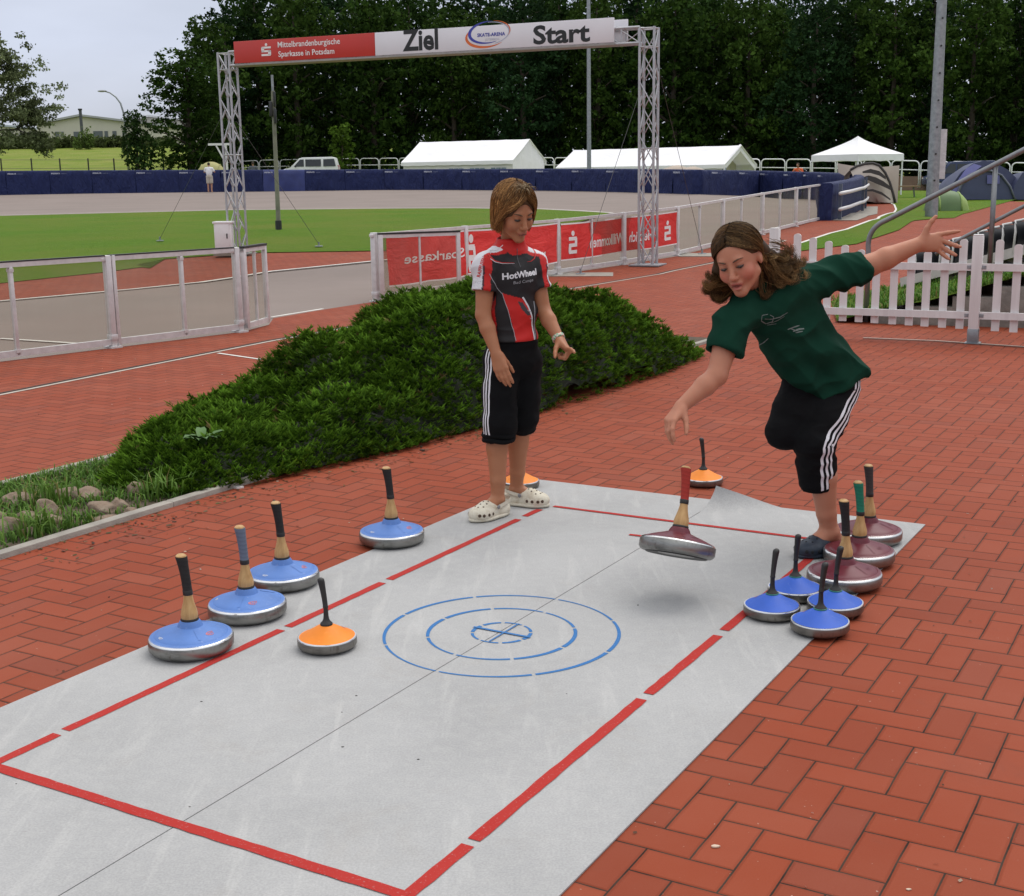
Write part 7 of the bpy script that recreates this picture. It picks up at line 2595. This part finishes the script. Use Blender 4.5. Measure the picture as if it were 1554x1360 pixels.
    for i in range(33):
        a = 2 * PI * i / 32
        o2 = sx * math.cos(a) + sy * math.sin(a)
        rows.append([wc + o2 * r + wd * z for r, z in ((.0255, -.009), (.0285, -.008), (.029, 0), (.0285, .008), (.0255, .009))])
    mb.grid(rows)
    bm_ = NT('striped_wristband'); x, y, z = bm_.xyz(bm_.obj())
    wv = bm_.noise(75, 1, .5, bm_.obj())
    bm_.base(bm_.ramp(wv, [(.36, (.10, .35, .16)), (.42, (.62, .62, .58)), (.52, (.55, .12, .05)), (.58, (.60, .58, .52)), (.64, (.12, .36, .20))]), .5)
    for e in [n for n in bm_.n if n.type == 'VALTORGB']: e.color_ramp.interpolation = 'CONSTANT'
    mb.build('wristband', bm_.m, root, smooth=True)
    # ---- hair
    Hs = SDF(.005)
    HL = lambda x, y, z: np.array(hc + (hs * x + hf * y + hu * z))
    HA = [hs, hf, hu]
    Hs.ell(HL(0, -.016, .034), (.084, .099, .090), HA, .02)
    Hs.ell(HL(0, -.045, -.015), (.082, .064, .074), HA, .03)
    for q_ in (-1, 1):
        Hs.cap(HL(q_ * .072, .012, .03), HL(q_ * .078, .002, -.055), .014, .010, .02)
        Hs.cap(HL(q_ * .058, -.05, .0), HL(q_ * .058, -.045, -.066), .026, .018, .02)
    Hs.ell(HL(0.0, .108, -.022), (.062, .064, .112), HA, .008, True)
    Hs.ell(HL(0, .03, -.13), (.055, .11, .075), HA, .01, True)
    vv_, ff_ = Hs.mesh()
    nz = np.array([noise.noise(V(p) * 40) for p in vv_])
    cc = np.array((.075, .042, .020))[None] * (1 + .5 * nz[:, None])
    HM = hair_mat('brown_hair')
    hair = solid('hair', vv_, ff_, HM, root, cc)
    rg = random.Random(12)
    paths, cl = [], []
    for i in range(4600):
        az = rg.uniform(-180, 180); r_ = rg.uniform(0, 1)
        a0 = math.radians(az)
        crown = rg.uniform(2, 38)
        if abs(az) < 62 and rg.random() < .6: crown = 54 + .30 * abs(az - 6) - rg.uniform(0, 16)
        lay = rg.uniform(.98, 1.06)
        frng = abs(az) < 62
        pts = []
        sw = (12 if az > -8 else -1) * (1 if frng else 0)
        ze = rg.uniform(-.098, -.062) if abs(az) > 95 else rg.uniform(-.090, -.050)
        if frng: ze = rg.uniform(-.05, .0) if az > 6 else rg.uniform(-.075, -.04)
        zz_ = .034
        n = 9
        for k in range(n):
            t = k / (n - 1)
            pol = math.radians(lerp(crown, 92, min(1, t / .62)))
            azk = math.radians(az + (sw * 1.0 if False else 0) + ((max(0, 68 - az) * t) if (frng and az > 6) else (-max(0, 82 + az) * t if frng else 0)) + 5 * math.sin(t * 5 + i))
            x = math.sin(azk) * math.sin(pol) * .0905; y = math.cos(azk) * math.sin(pol) * .107 - .016; z = zz_ + math.cos(pol) * .097
            if t > .62:
                q2 = (t - .62) / .38
                z = lerp(zz_ - .003, ze, q2)
                inw = 1 - .16 * q2 ** 2 * (1 if abs(az) > 60 else .2)
                x *= inw; y = (y + .016) * inw - .016
            if frng and z < ze - .002: break
            pts.append(V(HL(x * lay, y * lay if y < .05 else y * (.985 + .02 * r_), z * (1 if z < .05 else lay))))
        if len(pts) < 4: continue
        tone = rg.choice([(.060, .028, .010), (.095, .047, .017), (.145, .076, .027), (.21, .118, .045), (.115, .058, .020)])
        if pts and rg.random() < .16: tone = (.33, .20, .085)
        g_ = rg.uniform(.75, 1.25) * (.7 + .6 * (noise.noise(V((az * .08, crown * .04, 1.1))) + .5)); paths.append(pts); cl.append(tuple(q * g_ * m_ for q, m_ in zip(tone, (1.45, 1.3, 1.15))))
    # tousled tuft on the crown
    for i in range(70):
        b = V(HL(rg.uniform(-.02, .03), rg.uniform(.0, .05), .125)); a = rg.uniform(0, 6.28)
        d = hs * math.cos(a) + hf * math.sin(a)
        paths.append([b, b + d * .012 + hu * .010, b + d * .026 + hu * .008, b + d * .040 - hu * .006]); cl.append(rg.choice([(.22, .15, .08), (.14, .085, .04), (.28, .2, .11)]))
    locks('hair_locks', HM, hair, paths, cl, .0019)
    e = V(L(-.076, -.010, -.036)); mb = MB(); mb.ell(e + hf * .006, (.0035,) * 3, None, 8, 6); mb.build('ear_stud', mat('silver_stud', (.7, .7, .7), .2, .9), root, smooth=True)
    return root
build_rider()
# ================================================================== person in the green shirt, throwing
def build_thrower():
    root = thing('person', 'person in a dark green T-shirt and black striped leggings lunging forward on one leg', 'person', G(1240, 846))
    SK = (.46, .205, .125)
    J = lambda px, py, y: np.array(P(px, py, y))
    pel, mid, neckb = J(1262, 560, 5.09), J(1212, 492, 5.0), J(1146, 437, 4.89)
    shR, shL = J(1112, 487, 4.79), J(1238, 424, 4.99)
    elR, wrR = J(1088, 570, 4.70), J(1034, 617, 4.64)
    elL, wrL = J(1320, 403, 5.03), J(1394, 371, 5.03)
    hipR, hipL = J(1224, 586, 5.06), J(1270, 590, 5.06)
    knR, knL = J(1190, 655, 4.98), J(1236, 672, 4.93)
    heel, toe = G(1276, 838), G(1199, 851)
    heel.z = toe.z = MATZ + .001
    t = (toe - heel).normalized()
    anL = np.array(heel + t * .060 + UP * .085)
    anR = J(1226, 640, 5.34)
    up = V(neckb - pel).normalized()
    lat = V(shL - shR); lat = (lat - up * lat.dot(up)).normalized()
    f = lat.cross(up).normalized()
    if f.y > 0: f = -f
    A = [lat, f, up]
    hf, hs, hu = frame(-27, 19, 13)
    hc = P(1121, 394, 4.79)
    HSC = 1.02
    S = SDF(.0045)
    S.ell(pel, (.10, .075, .10), A, .03); S.ell(mid, (.095, .07, .13), A, .03); S.ell(J(1180, 462, 4.93), (.10, .07, .10), A, .03)
    S.cap(shR, shL, .042, .042, .03)
    S.cap(neckb + np.array(up) * -.03, np.array(hc + hu * -.055 - hf * .024), .046, .044, .02)
    for sh, el, wr, k1 in ((shR, elR, wrR, 1.0), (shL, elL, wrL, 1.12)):
        S.chain([sh, el * .5 + sh * .5, el], [.046, .044 * k1, .038 * k1], .01)
        S.chain([el, el * .66 + wr * .34, wr], [.0375 * k1, .0375 * k1, .0245 * k1], .012)
    S.chain([hipL, knL], [.075, .055], .02); S.chain([hipR, knR], [.075, .055], .02)
    calf = knL * .62 + anL * .38 + np.array((.012, .012, 0))
    S.chain([knL, calf, knL * .22 + anL * .78, anL], [.052, .0545, .0385, .0345], .012)
    S.chain([knR, knR * .6 + anR * .4, anR], [.05, .048, .032], .012)
    S.cap(anR, anR + np.array((.05, .03, -.14)), .034, .022, .015)
    S.cap(anL, np.array(heel + t * .02 + UP * .034), .034, .033, .015)
    S.cap(anL, np.array(heel + t * .17 + UP * .034), .034, .028, .018)
    for q in (-1, 1): S.ell(anL + np.array(V((-t.y, t.x, 0)) * q * .030), (.012, .012, .014), None, .01)
    L = add_head(S, hc, hf, hs, hu, HSC, 1.0)
    # outstretched hand, palm to the camera
    dL = V(J(1434, 366, 5.03)) - V(wrL)
    add_hand(S, wrL, dL, V((0, -1, .1)), V((.0, 0, 1)), 1.08, ((4, 16, 14), (8, 22, 18), (10, 24, 18), (12, 22, 16)), (2, -30, -44, -52), (66, 6))
    dR = V(J(1017, 640, 4.60)) - V(wrR)
    add_hand(S, wrR, dR, V((.72, .35, -.45)), V((.35, -.75, .2)), 1.05, ((18, 26, 16), (26, 30, 20), (34, 34, 22), (44, 40, 26)), (8, 2, -3, -8), (34, 34))
    v, fc = S.mesh(); v = smooth_v(v, fc, 1, .4)
    cols = face_colors(v, SK, hc, hf, hs, hu, HSC, (.42, .11, .10), (.56, .15, .11), .8)
    solid('body', v, fc, skin_mat('fair_skin', SK, (.44, .16, .10)), root, cols)
    face_details(root, L, hc, hf, hs, hu, HSC, ('dark_brown_brow', (.085, .045, .026)), ('hazel_iris', (.05, .035, .02)), SK, None, -.6, 1.0)
    # ---- T-shirt
    T = SDF(.0046)
    st = [(1176, 460, 4.92, .135, .088), (1204, 497, 4.985, .150, .100), (1233, 540, 5.045, .152, .108), (1257, 574, 5.075, .156, .114), (1270, 600, 5.075, .156, .112)]
    for i in range(15):
        x = i / 14 * 4; a = min(3, int(x)); tt = x - a
        q = [lerp(st[a][j], st[a + 1][j], tt) for j in range(5)]
        T.ell(J(q[0], q[1], q[2]), (q[3], q[4], .085), A, .02)
    T.ell(J(1214, 570, 4.99), (.055, .05, .06), A, .05)
    T.cap(shR, shL, .058, .058, .04)
    T.cap(neckb - np.array(up) * .01, shR, .058, .052, .03); T.cap(neckb - np.array(up) * .01, shL, .058, .052, .03)
    eR = shR * .42 + elR * .58; eL = shL * .14 + elL * .86
    T.cap(shR, eR, .062, .066, .03, True)
    T.cap(shL, eL, .066, .066, .03, True)
    dr = (eR - shR) / np.linalg.norm(eR - shR); dl = (eL - shL) / np.linalg.norm(eL - shL)
    T.cap(eR - dr * .035, eR + dr * .06, .056, .058, .003, False, True); T.cap(eL - dl * .035, eL + dl * .06, .056, .057, .003, False, True)
    T.cap(neckb + np.array(up) * .025, np.array(hc + hu * -.04), .050, .060, .004, False, True)
    hemc = J(1247, 593, 5.04)
    hn = V((.05, 0, -1.0)) - V(up) * .9
    T.cut(hemc, tuple(hn.normalized()), .004)
    tv, tf = T.mesh(); tv = smooth_v(tv, tf, 1, .5)
    ax = np.array(up); hz = np.clip(1.25 - ((tv - hemc) @ ax) / .34, .25, 1)
    # long soft folds running from the shoulder to the hem
    q = (tv - np.array(mid)); a_ = q @ np.array(lat); b_ = q @ ax; c_ = q @ np.array(f)
    nv = vnormals(tv, tf)
    fold = np.array([noise.noise(V((x * 13 + 1.5 * z, y * 2.6, z * 5 + 4.2))) for x, y, z in zip(a_, b_, c_)])
    fold2 = np.array([noise.noise(V((x * 9 + y * 6, y * 7 - x * 4, z * 6 + 9.0))) for x, y, z in zip(a_, b_, c_)])
    tv = tv + nv * ((.5 - 1.7 * np.abs(fold)) * .040 * hz)[:, None] + nv * ((.5 - 1.6 * np.abs(fold2)) * .018)[:, None]
    GREEN = NT('dark_green_cotton')
    n_ = GREEN.noise(6, 4, .6); n2 = GREEN.noise(650, 2, .5)
    GREEN.base(GREEN.mix(GREEN.math('MULTIPLY', n2, .3), GREEN.ramp(n_, [(.3, (.006, .034, .021)), (.7, (.009, .046, .029))]), (.003, .016, .010)), .95, 0, .08)
    GREEN.bump(n2, .2, .001)
    ts = solid('t_shirt', tv, tf, GREEN.m, root)
    tb_ = bvh_of(ts)
    # neck rib
    # faint grey prints on the chest
    PR = mat('faded_grey_print_on_shirt', (.13, .16, .15), .8, 0, .4, 60)
    def chest_pt(px, py):
        d = ray(px, py).normalized()
        h, nn, _, _ = tb_.ray_cast(EYEP, d, 12)
        return h, nn
    def stroke(pts, w):
        rows = [[], []]
        n = (len(pts) - 1) * 7
        prev = None; P3 = []
        for i in range(n + 1):
            x = i / 7; a = min(len(pts) - 2, int(x)); tt = x - a
            h, nn = chest_pt(lerp(pts[a][0], pts[a + 1][0], tt), lerp(pts[a][1], pts[a + 1][1], tt))
            if h is None: return
            P3.append((h + nn * .0018, nn))
        for i, (p, nn) in enumerate(P3):
            tg = (P3[min(i + 1, n)][0] - P3[max(0, i - 1)][0]).normalized(); s_ = tg.cross(nn).normalized() * w / 2 * (.5 + .5 * math.sin(PI * (i + .5) / (n + 1)))
            rows[0].append(p + s_); rows[1].append(p - s_)
        mb = MB(); mb.grid(rows); mb.build('shirt_print', PR, ts, smooth=True)
    for pts, w in (([(1165, 477), (1156, 479), (1155, 487), (1162, 491), (1172, 488), (1174, 481), (1168, 478)], .004), ([(1160, 484), (1172, 484), (1184, 481), (1195, 474)], .004), ([(1170, 490), (1180, 486), (1190, 480)], .003), ([(1164, 493), (1178, 491)], .003),
                   ([(1195, 500), (1203, 497), (1213, 494)], .005), ([(1203, 503), (1212, 500), (1220, 499)], .007), ([(1207, 505), (1218, 503)], .005), ([(1198, 498), (1208, 502)], .004),
                   ([(1148, 520), (1155, 516), (1162, 511)], .006), ([(1152, 524), (1160, 519), (1166, 513)], .004), ([(1152, 528), (1163, 524), (1174, 521)], .003)):
        stroke(pts, w)
    # ---- leggings
    H = SDF(.0045)
    H.ell(J(1260, 568, 5.085), (.108, .092, .085), A, .03)
    H.ell(J(1262, 590, 5.08), (.104, .092, .075), A, .03)
    hm = J(1241, 738, 4.985)
    H.chain([hipL + np.array((.004, .02, 0)), hipL * .45 + knL * .55, knL], [.090, .081, .0715], .03)
    H.cap(knL, knL * .5 + hm * .5 + np.array((.002, .006, 0)), .0735, .0725, .02); H.cap(knL * .5 + hm * .5 + np.array((.002, .006, 0)), hm, .0725, .0695, .02, True)
    dd = (hm - knL) / np.linalg.norm(hm - knL); H.cap(hm - dd * .02, hm + dd * .05, .063, .063, .003, False, True)
    H.chain([hipR, hipR * .45 + knR * .55, knR], [.098, .080, .066], .03)
    H.chain([knR, knR * .7 + anR * .3, anR * .8 + knR * .2], [.066, .064, .056], .02)
    hv, hf2 = H.mesh(); hv = smooth_v(hv, hf2, 1, .5)
    kz = np.exp(-((hv[:, 2] - knL[2] + .03) / .09) ** 2)
    hv = crease(hv, hf2, .0085, 9, (1, 1, 2.2), 2.2, .4 + .7 * kz)
    hv = crease(hv, hf2, .003, 18, (1, 1, 1.5), 6.2)
    LG = cloth_mat('black_leggings', 700, .85, .12, False, (.006, .006, .007))
    lg = solid('leggings', hv, hf2, LG, root)
    lb_ = bvh_of(lg)
    STW = mat('white_stripe', (.68, .68, .72), .7, 0, .05)
    out = V((.72, -.66, .12))
    hip2 = hipL + np.array((.035, .02, .075))
    ribbons('stripe', STW, lg, lb_, [hip2, hipL + np.array((.01, 0, -.02)), (hipL + knL) / 2, knL, (knL + hm) / 2, hm - dd * .004], [V((.80, -.55, .15)), V((.74, -.66, .1)), V((.66, -.75, .05)), V((.45, -.88, 0)), V((.35, -.93, 0)), V((.32, -.94, 0))], (-.0215, 0, .0215), .0105, sub=80)
    # ---- clogs
    NV = NT('navy_clog_foam')
    n1 = NV.noise(40, 4, .6)
    NV.base(NV.ramp(n1, [(.3, (.014, .021, .036)), (.7, (.028, .040, .062))]), .5, 0, .35); NV.bump(n1, .2, .003); NV = NV.m
    HO = mat('navy_clog_hole', (.006, .008, .012), .8)
    make_clog(root, heel - t * .018, heel + t * .222, .106, NV, HO, strap=False)
    # ---- hair
    HA = [hs, hf, hu]
    HL = lambda x, y, z: np.array(hc + (hs * x + hf * y + hu * z) * HSC)
    Hs = SDF(.005)
    Hs.ell(HL(0, -.020, .036), np.array((.081, .095, .086)) * HSC, HA, .02)
    Hs.ell(HL(.0, -.075, -.01), np.array((.075, .05, .075)) * HSC, HA, .03)
    Hs.ell(HL(0, .108, -.030), np.array((.060, .066, .118)) * HSC, HA, .008, True)
    Hs.ell(HL(.074, .03, -.035), np.array((.04, .058, .052)) * HSC, HA, .006, True)
    Hs.ell(HL(0, .03, -.13), np.array((.06, .11, .075)) * HSC, HA, .01, True)
    # hanging masses either side
    Hs.chain([HL(-.066, -.012, .03), np.array(P(1090, 412, 4.84)), np.array(P(1094, 438, 4.86))], [.022, .020, .014], .02)
    Hs.chain([HL(.066, -.040, .03), np.array(P(1168, 392, 4.87)), np.array(P(1190, 412, 4.88)), np.array(P(1172, 428, 4.86))], [.022, .026, .024, .016], .03)
    vv_, ff_ = Hs.mesh()
    nz = np.array([noise.noise(V(p) * 30) for p in vv_])
    cc = np.array((.050, .027, .012))[None] * (1 + .5 * nz[:, None])
    HM = hair_mat('dark_blond_hair')
    hair = solid('hair', vv_, ff_, HM, root, cc)
    rg = random.Random(31)
    paths, cl = [], []
    tones = [(.050, .025, .010), (.072, .037, .014), (.10, .053, .020), (.13, .072, .028), (.062, .032, .012)]
    n = 13
    def clump(left):
        if left: e = P(rg.gauss(1092, 7), rg.gauss(440, 10), 4.84 + rg.uniform(-.05, .06))
        elif rg.random() < .62: e = P(rg.gauss(1194, 11), rg.gauss(410, 16), 4.87 + rg.uniform(-.07, .06))
        else: e = P(rg.gauss(1170, 12), rg.gauss(437, 9), 4.86 + rg.uniform(-.06, .05))
        tone = rg.choice(tones)
        if not left and rg.random() < .35: tone = (.19, .115, .048)
        return [e, rg.uniform(.007, .014), rg.uniform(0, 6.28), rg.uniform(1.1, 1.7), tone, rg.uniform(-.02, .03)]
    CLL, CLR = [clump(True) for _ in range(22)], [clump(False) for _ in range(60)]
    for i in range(5200):
        az = rg.uniform(-178, 178); crown = rg.uniform(3, 45); frn = abs(az) < 86 and rg.random() < .62
        if frn: crown = 57 + .26 * abs(az) - rg.uniform(0, 18)
        tmpl = not frn and rg.random() < .25
        if tmpl: az = rg.choice((-1, 1)) * rg.uniform(56, 112); crown = rg.uniform(50, 86)
        left = az < -2 if abs(az) < 120 else rg.random() < .25
        lay = rg.uniform(.995, 1.05)
        sk = []
        azs = (-1 if left else 1) * max(abs(az) + 10, 96) if abs(az) < 86 else az + (-12 if left else 12)
        if tmpl: azs = az + (-38 if left else 38)
        sh_ = .40 + 1.9 * (noise.noise(V((az * .21, crown * .05, 2.2))) + .5); lay *= 1 + .035 * noise.noise(V((az * .06, crown * .03, 8.2)))
        for k in range(8):
            tt = k / 7
            pol = math.radians(lerp(crown, 114, tt)); a = math.radians(lerp(az, azs, tt ** (.9 if frn else .42 if abs(az) < 86 else .8)))
            sk.append(V(HL(math.sin(a) * math.sin(pol) * .087 * lay, (math.cos(a) * math.sin(pol) * .101 - .020), .036 + math.cos(pol) * .091 * lay)))
        p0 = sk[-1]; d0 = (sk[-1] - sk[-2]).normalized()
        e, amp, ph, fr, tone, lift = rg.choice(CLL if left else CLR)
        end = V(e) + V((rg.gauss(0, .006), rg.gauss(0, .008), rg.gauss(0, .006)))
        m1 = p0 + d0 * (end - p0).length * .40 + cU * (lift if not left else 0.0)
        curl = -1 if left else 1
        pts = list(sk)
        for k in range(1, n):
            tt = k / (n - 1)
            p = (1 - tt) ** 2 * p0 + 2 * tt * (1 - tt) * m1 + tt * tt * end
            w_ = amp * tt ** .7
            p = p + cR * math.cos(ph + fr * tt * 6.28) * w_ + cU * math.sin(ph + fr * tt * 6.28) * w_ + cF * math.sin(ph * 2 + fr * tt * 5) * w_ * .6
            pts.append(p)
        for k in range(1, 6):
            a = k * .6 + ph * .1
            pts.append(pts[-1] + (-cU * math.cos(a + .3) + cR * curl * math.sin(a + .3)) * .0080)
        paths.append(pts); g_ = rg.uniform(.65, 1.35) * max(.3, sh_); cl.append(tuple(q * g_ for q in tone))
    # stray wisps lifted by the swing
    for i in range(26):
        b = P(rg.uniform(1160, 1185), rg.uniform(360, 385), 4.87 + rg.uniform(-.03, .03)); e = P(rg.uniform(1195, 1210), rg.uniform(372, 395), 4.87)
        m1 = lerp(b, e, .5) + cU * rg.uniform(.004, .022)
        paths.append([(1 - q) ** 2 * b + 2 * q * (1 - q) * m1 + q * q * e for q in np.linspace(0, 1, 8)]); cl.append((.20, .125, .055))
    locks('hair_locks', HM, hair, paths, cl, .0019)
    return root
build_thrower()

# ================================================================== small figures by the far wall
def far_person(label, base, h, shirt, trousers, skin, hair, yaw=0.0, hands_up=False, lean=0.0):
    r = thing('person', label, 'person', base)
    f, s, u = frame(180 + yaw, 0, 0)
    k = h / 1.75
    Q = lambda x, y, z: np.array(V(base) + (s * x + f * (y + lean * max(0, z - .9)) + UP * z) * k)
    B = SDF(.022)
    for sg in (-1, 1):
        B.chain([Q(sg * .09, 0, .88), Q(sg * .10, .02, .48), Q(sg * .10, -.02, .08)], [.085 * k, .06 * k, .045 * k], .03)
        B.cap(Q(sg * .10, -.03, .05), Q(sg * .11, .13, .04), .045 * k, .035 * k, .03)
        if hands_up: B.chain([Q(sg * .19, 0, 1.40), Q(sg * .30, .10, 1.20), Q(sg * .12, .28, 1.38)], [.055 * k, .045 * k, .035 * k], .02)
        else: B.chain([Q(sg * .19, 0, 1.40), Q(sg * .26, .0, 1.12), Q(sg * .22, .12, .90)], [.055 * k, .045 * k, .035 * k], .02)
    B.ell(Q(0, 0, 1.22), (.17 * k, .11 * k, .28 * k), [s, f, UP], .04); B.ell(Q(0, 0, .94), (.16 * k, .12 * k, .14 * k), [s, f, UP], .04)
    B.cap(Q(0, 0, 1.42), Q(0, .02, 1.56), .05 * k, .05 * k, .02); B.ell(Q(0, .03, 1.64), (.075 * k, .095 * k, .11 * k), [s, f, UP], .02)
    v, fc = B.mesh(); solid('body', v, fc, mat('distant_skin', skin, .6), r)
    C = SDF(.022)
    C.ell(Q(0, 0, 1.22), (.20 * k, .135 * k, .30 * k), [s, f, UP], .04); C.cap(Q(-.18, 0, 1.40), Q(.18, 0, 1.40), .08 * k, .08 * k, .04)
    for sg in (-1, 1): C.cap(Q(sg * .19, 0, 1.40), Q(sg * .27, .08 if hands_up else 0, 1.24), .08 * k, .075 * k, .02, True)
    C.cut(Q(0, 0, .90), (0, 0, -1), .01)
    v, fc = C.mesh(); solid('shirt', v, fc, mat('shirt_' + label.split()[2], shirt, .8), r)
    D = SDF(.022)
    for sg in (-1, 1): D.cap(Q(sg * .09, 0, .92), Q(sg * .105, .01, .52), .115 * k, .10 * k, .03, True)
    D.ell(Q(0, 0, .93), (.19 * k, .14 * k, .12 * k), [s, f, UP], .03)
    v, fc = D.mesh(); solid('shorts', v, fc, mat('shorts_' + label.split()[2], trousers, .8), r)
    mb = MB(); mb.ell(Q(0, .005, 1.68), (.085 * k, .10 * k, .095 * k), None, 12, 8); mb.build('hair', mat('hair_' + label.split()[2], hair, .8), r, smooth=True)
    return r
b = G(322, 291.5); b.y -= .5; b.z = Hgt(b.x, b.y)
far_person('person in white T-shirt and pale shorts standing with back turned at the navy wall', b, Zat(b.x, b.y, 247) - b.z, (.74, .74, .76), (.42, .38, .32), (.38, .2, .13), (.03, .02, .015), 0, True)
b = seat_y(384, 84.5)
far_person('person in grey jacket leaning on the navy wall beside the left gantry tower', b, 1.72, (.085, .095, .11), (.03, .03, .04), (.34, .18, .12), (.05, .035, .025), 20, False, -.15)
_z = Zat(b.x, b.y, 245) - b.z
b = seat_y(1212, 72.5)
far_person('person in orange top leaning over the navy wall near the white pavilion', b, 1.70, (.62, .10, .02), (.05, .05, .07), (.36, .2, .13), (.06, .03, .02), 150, True, .2)
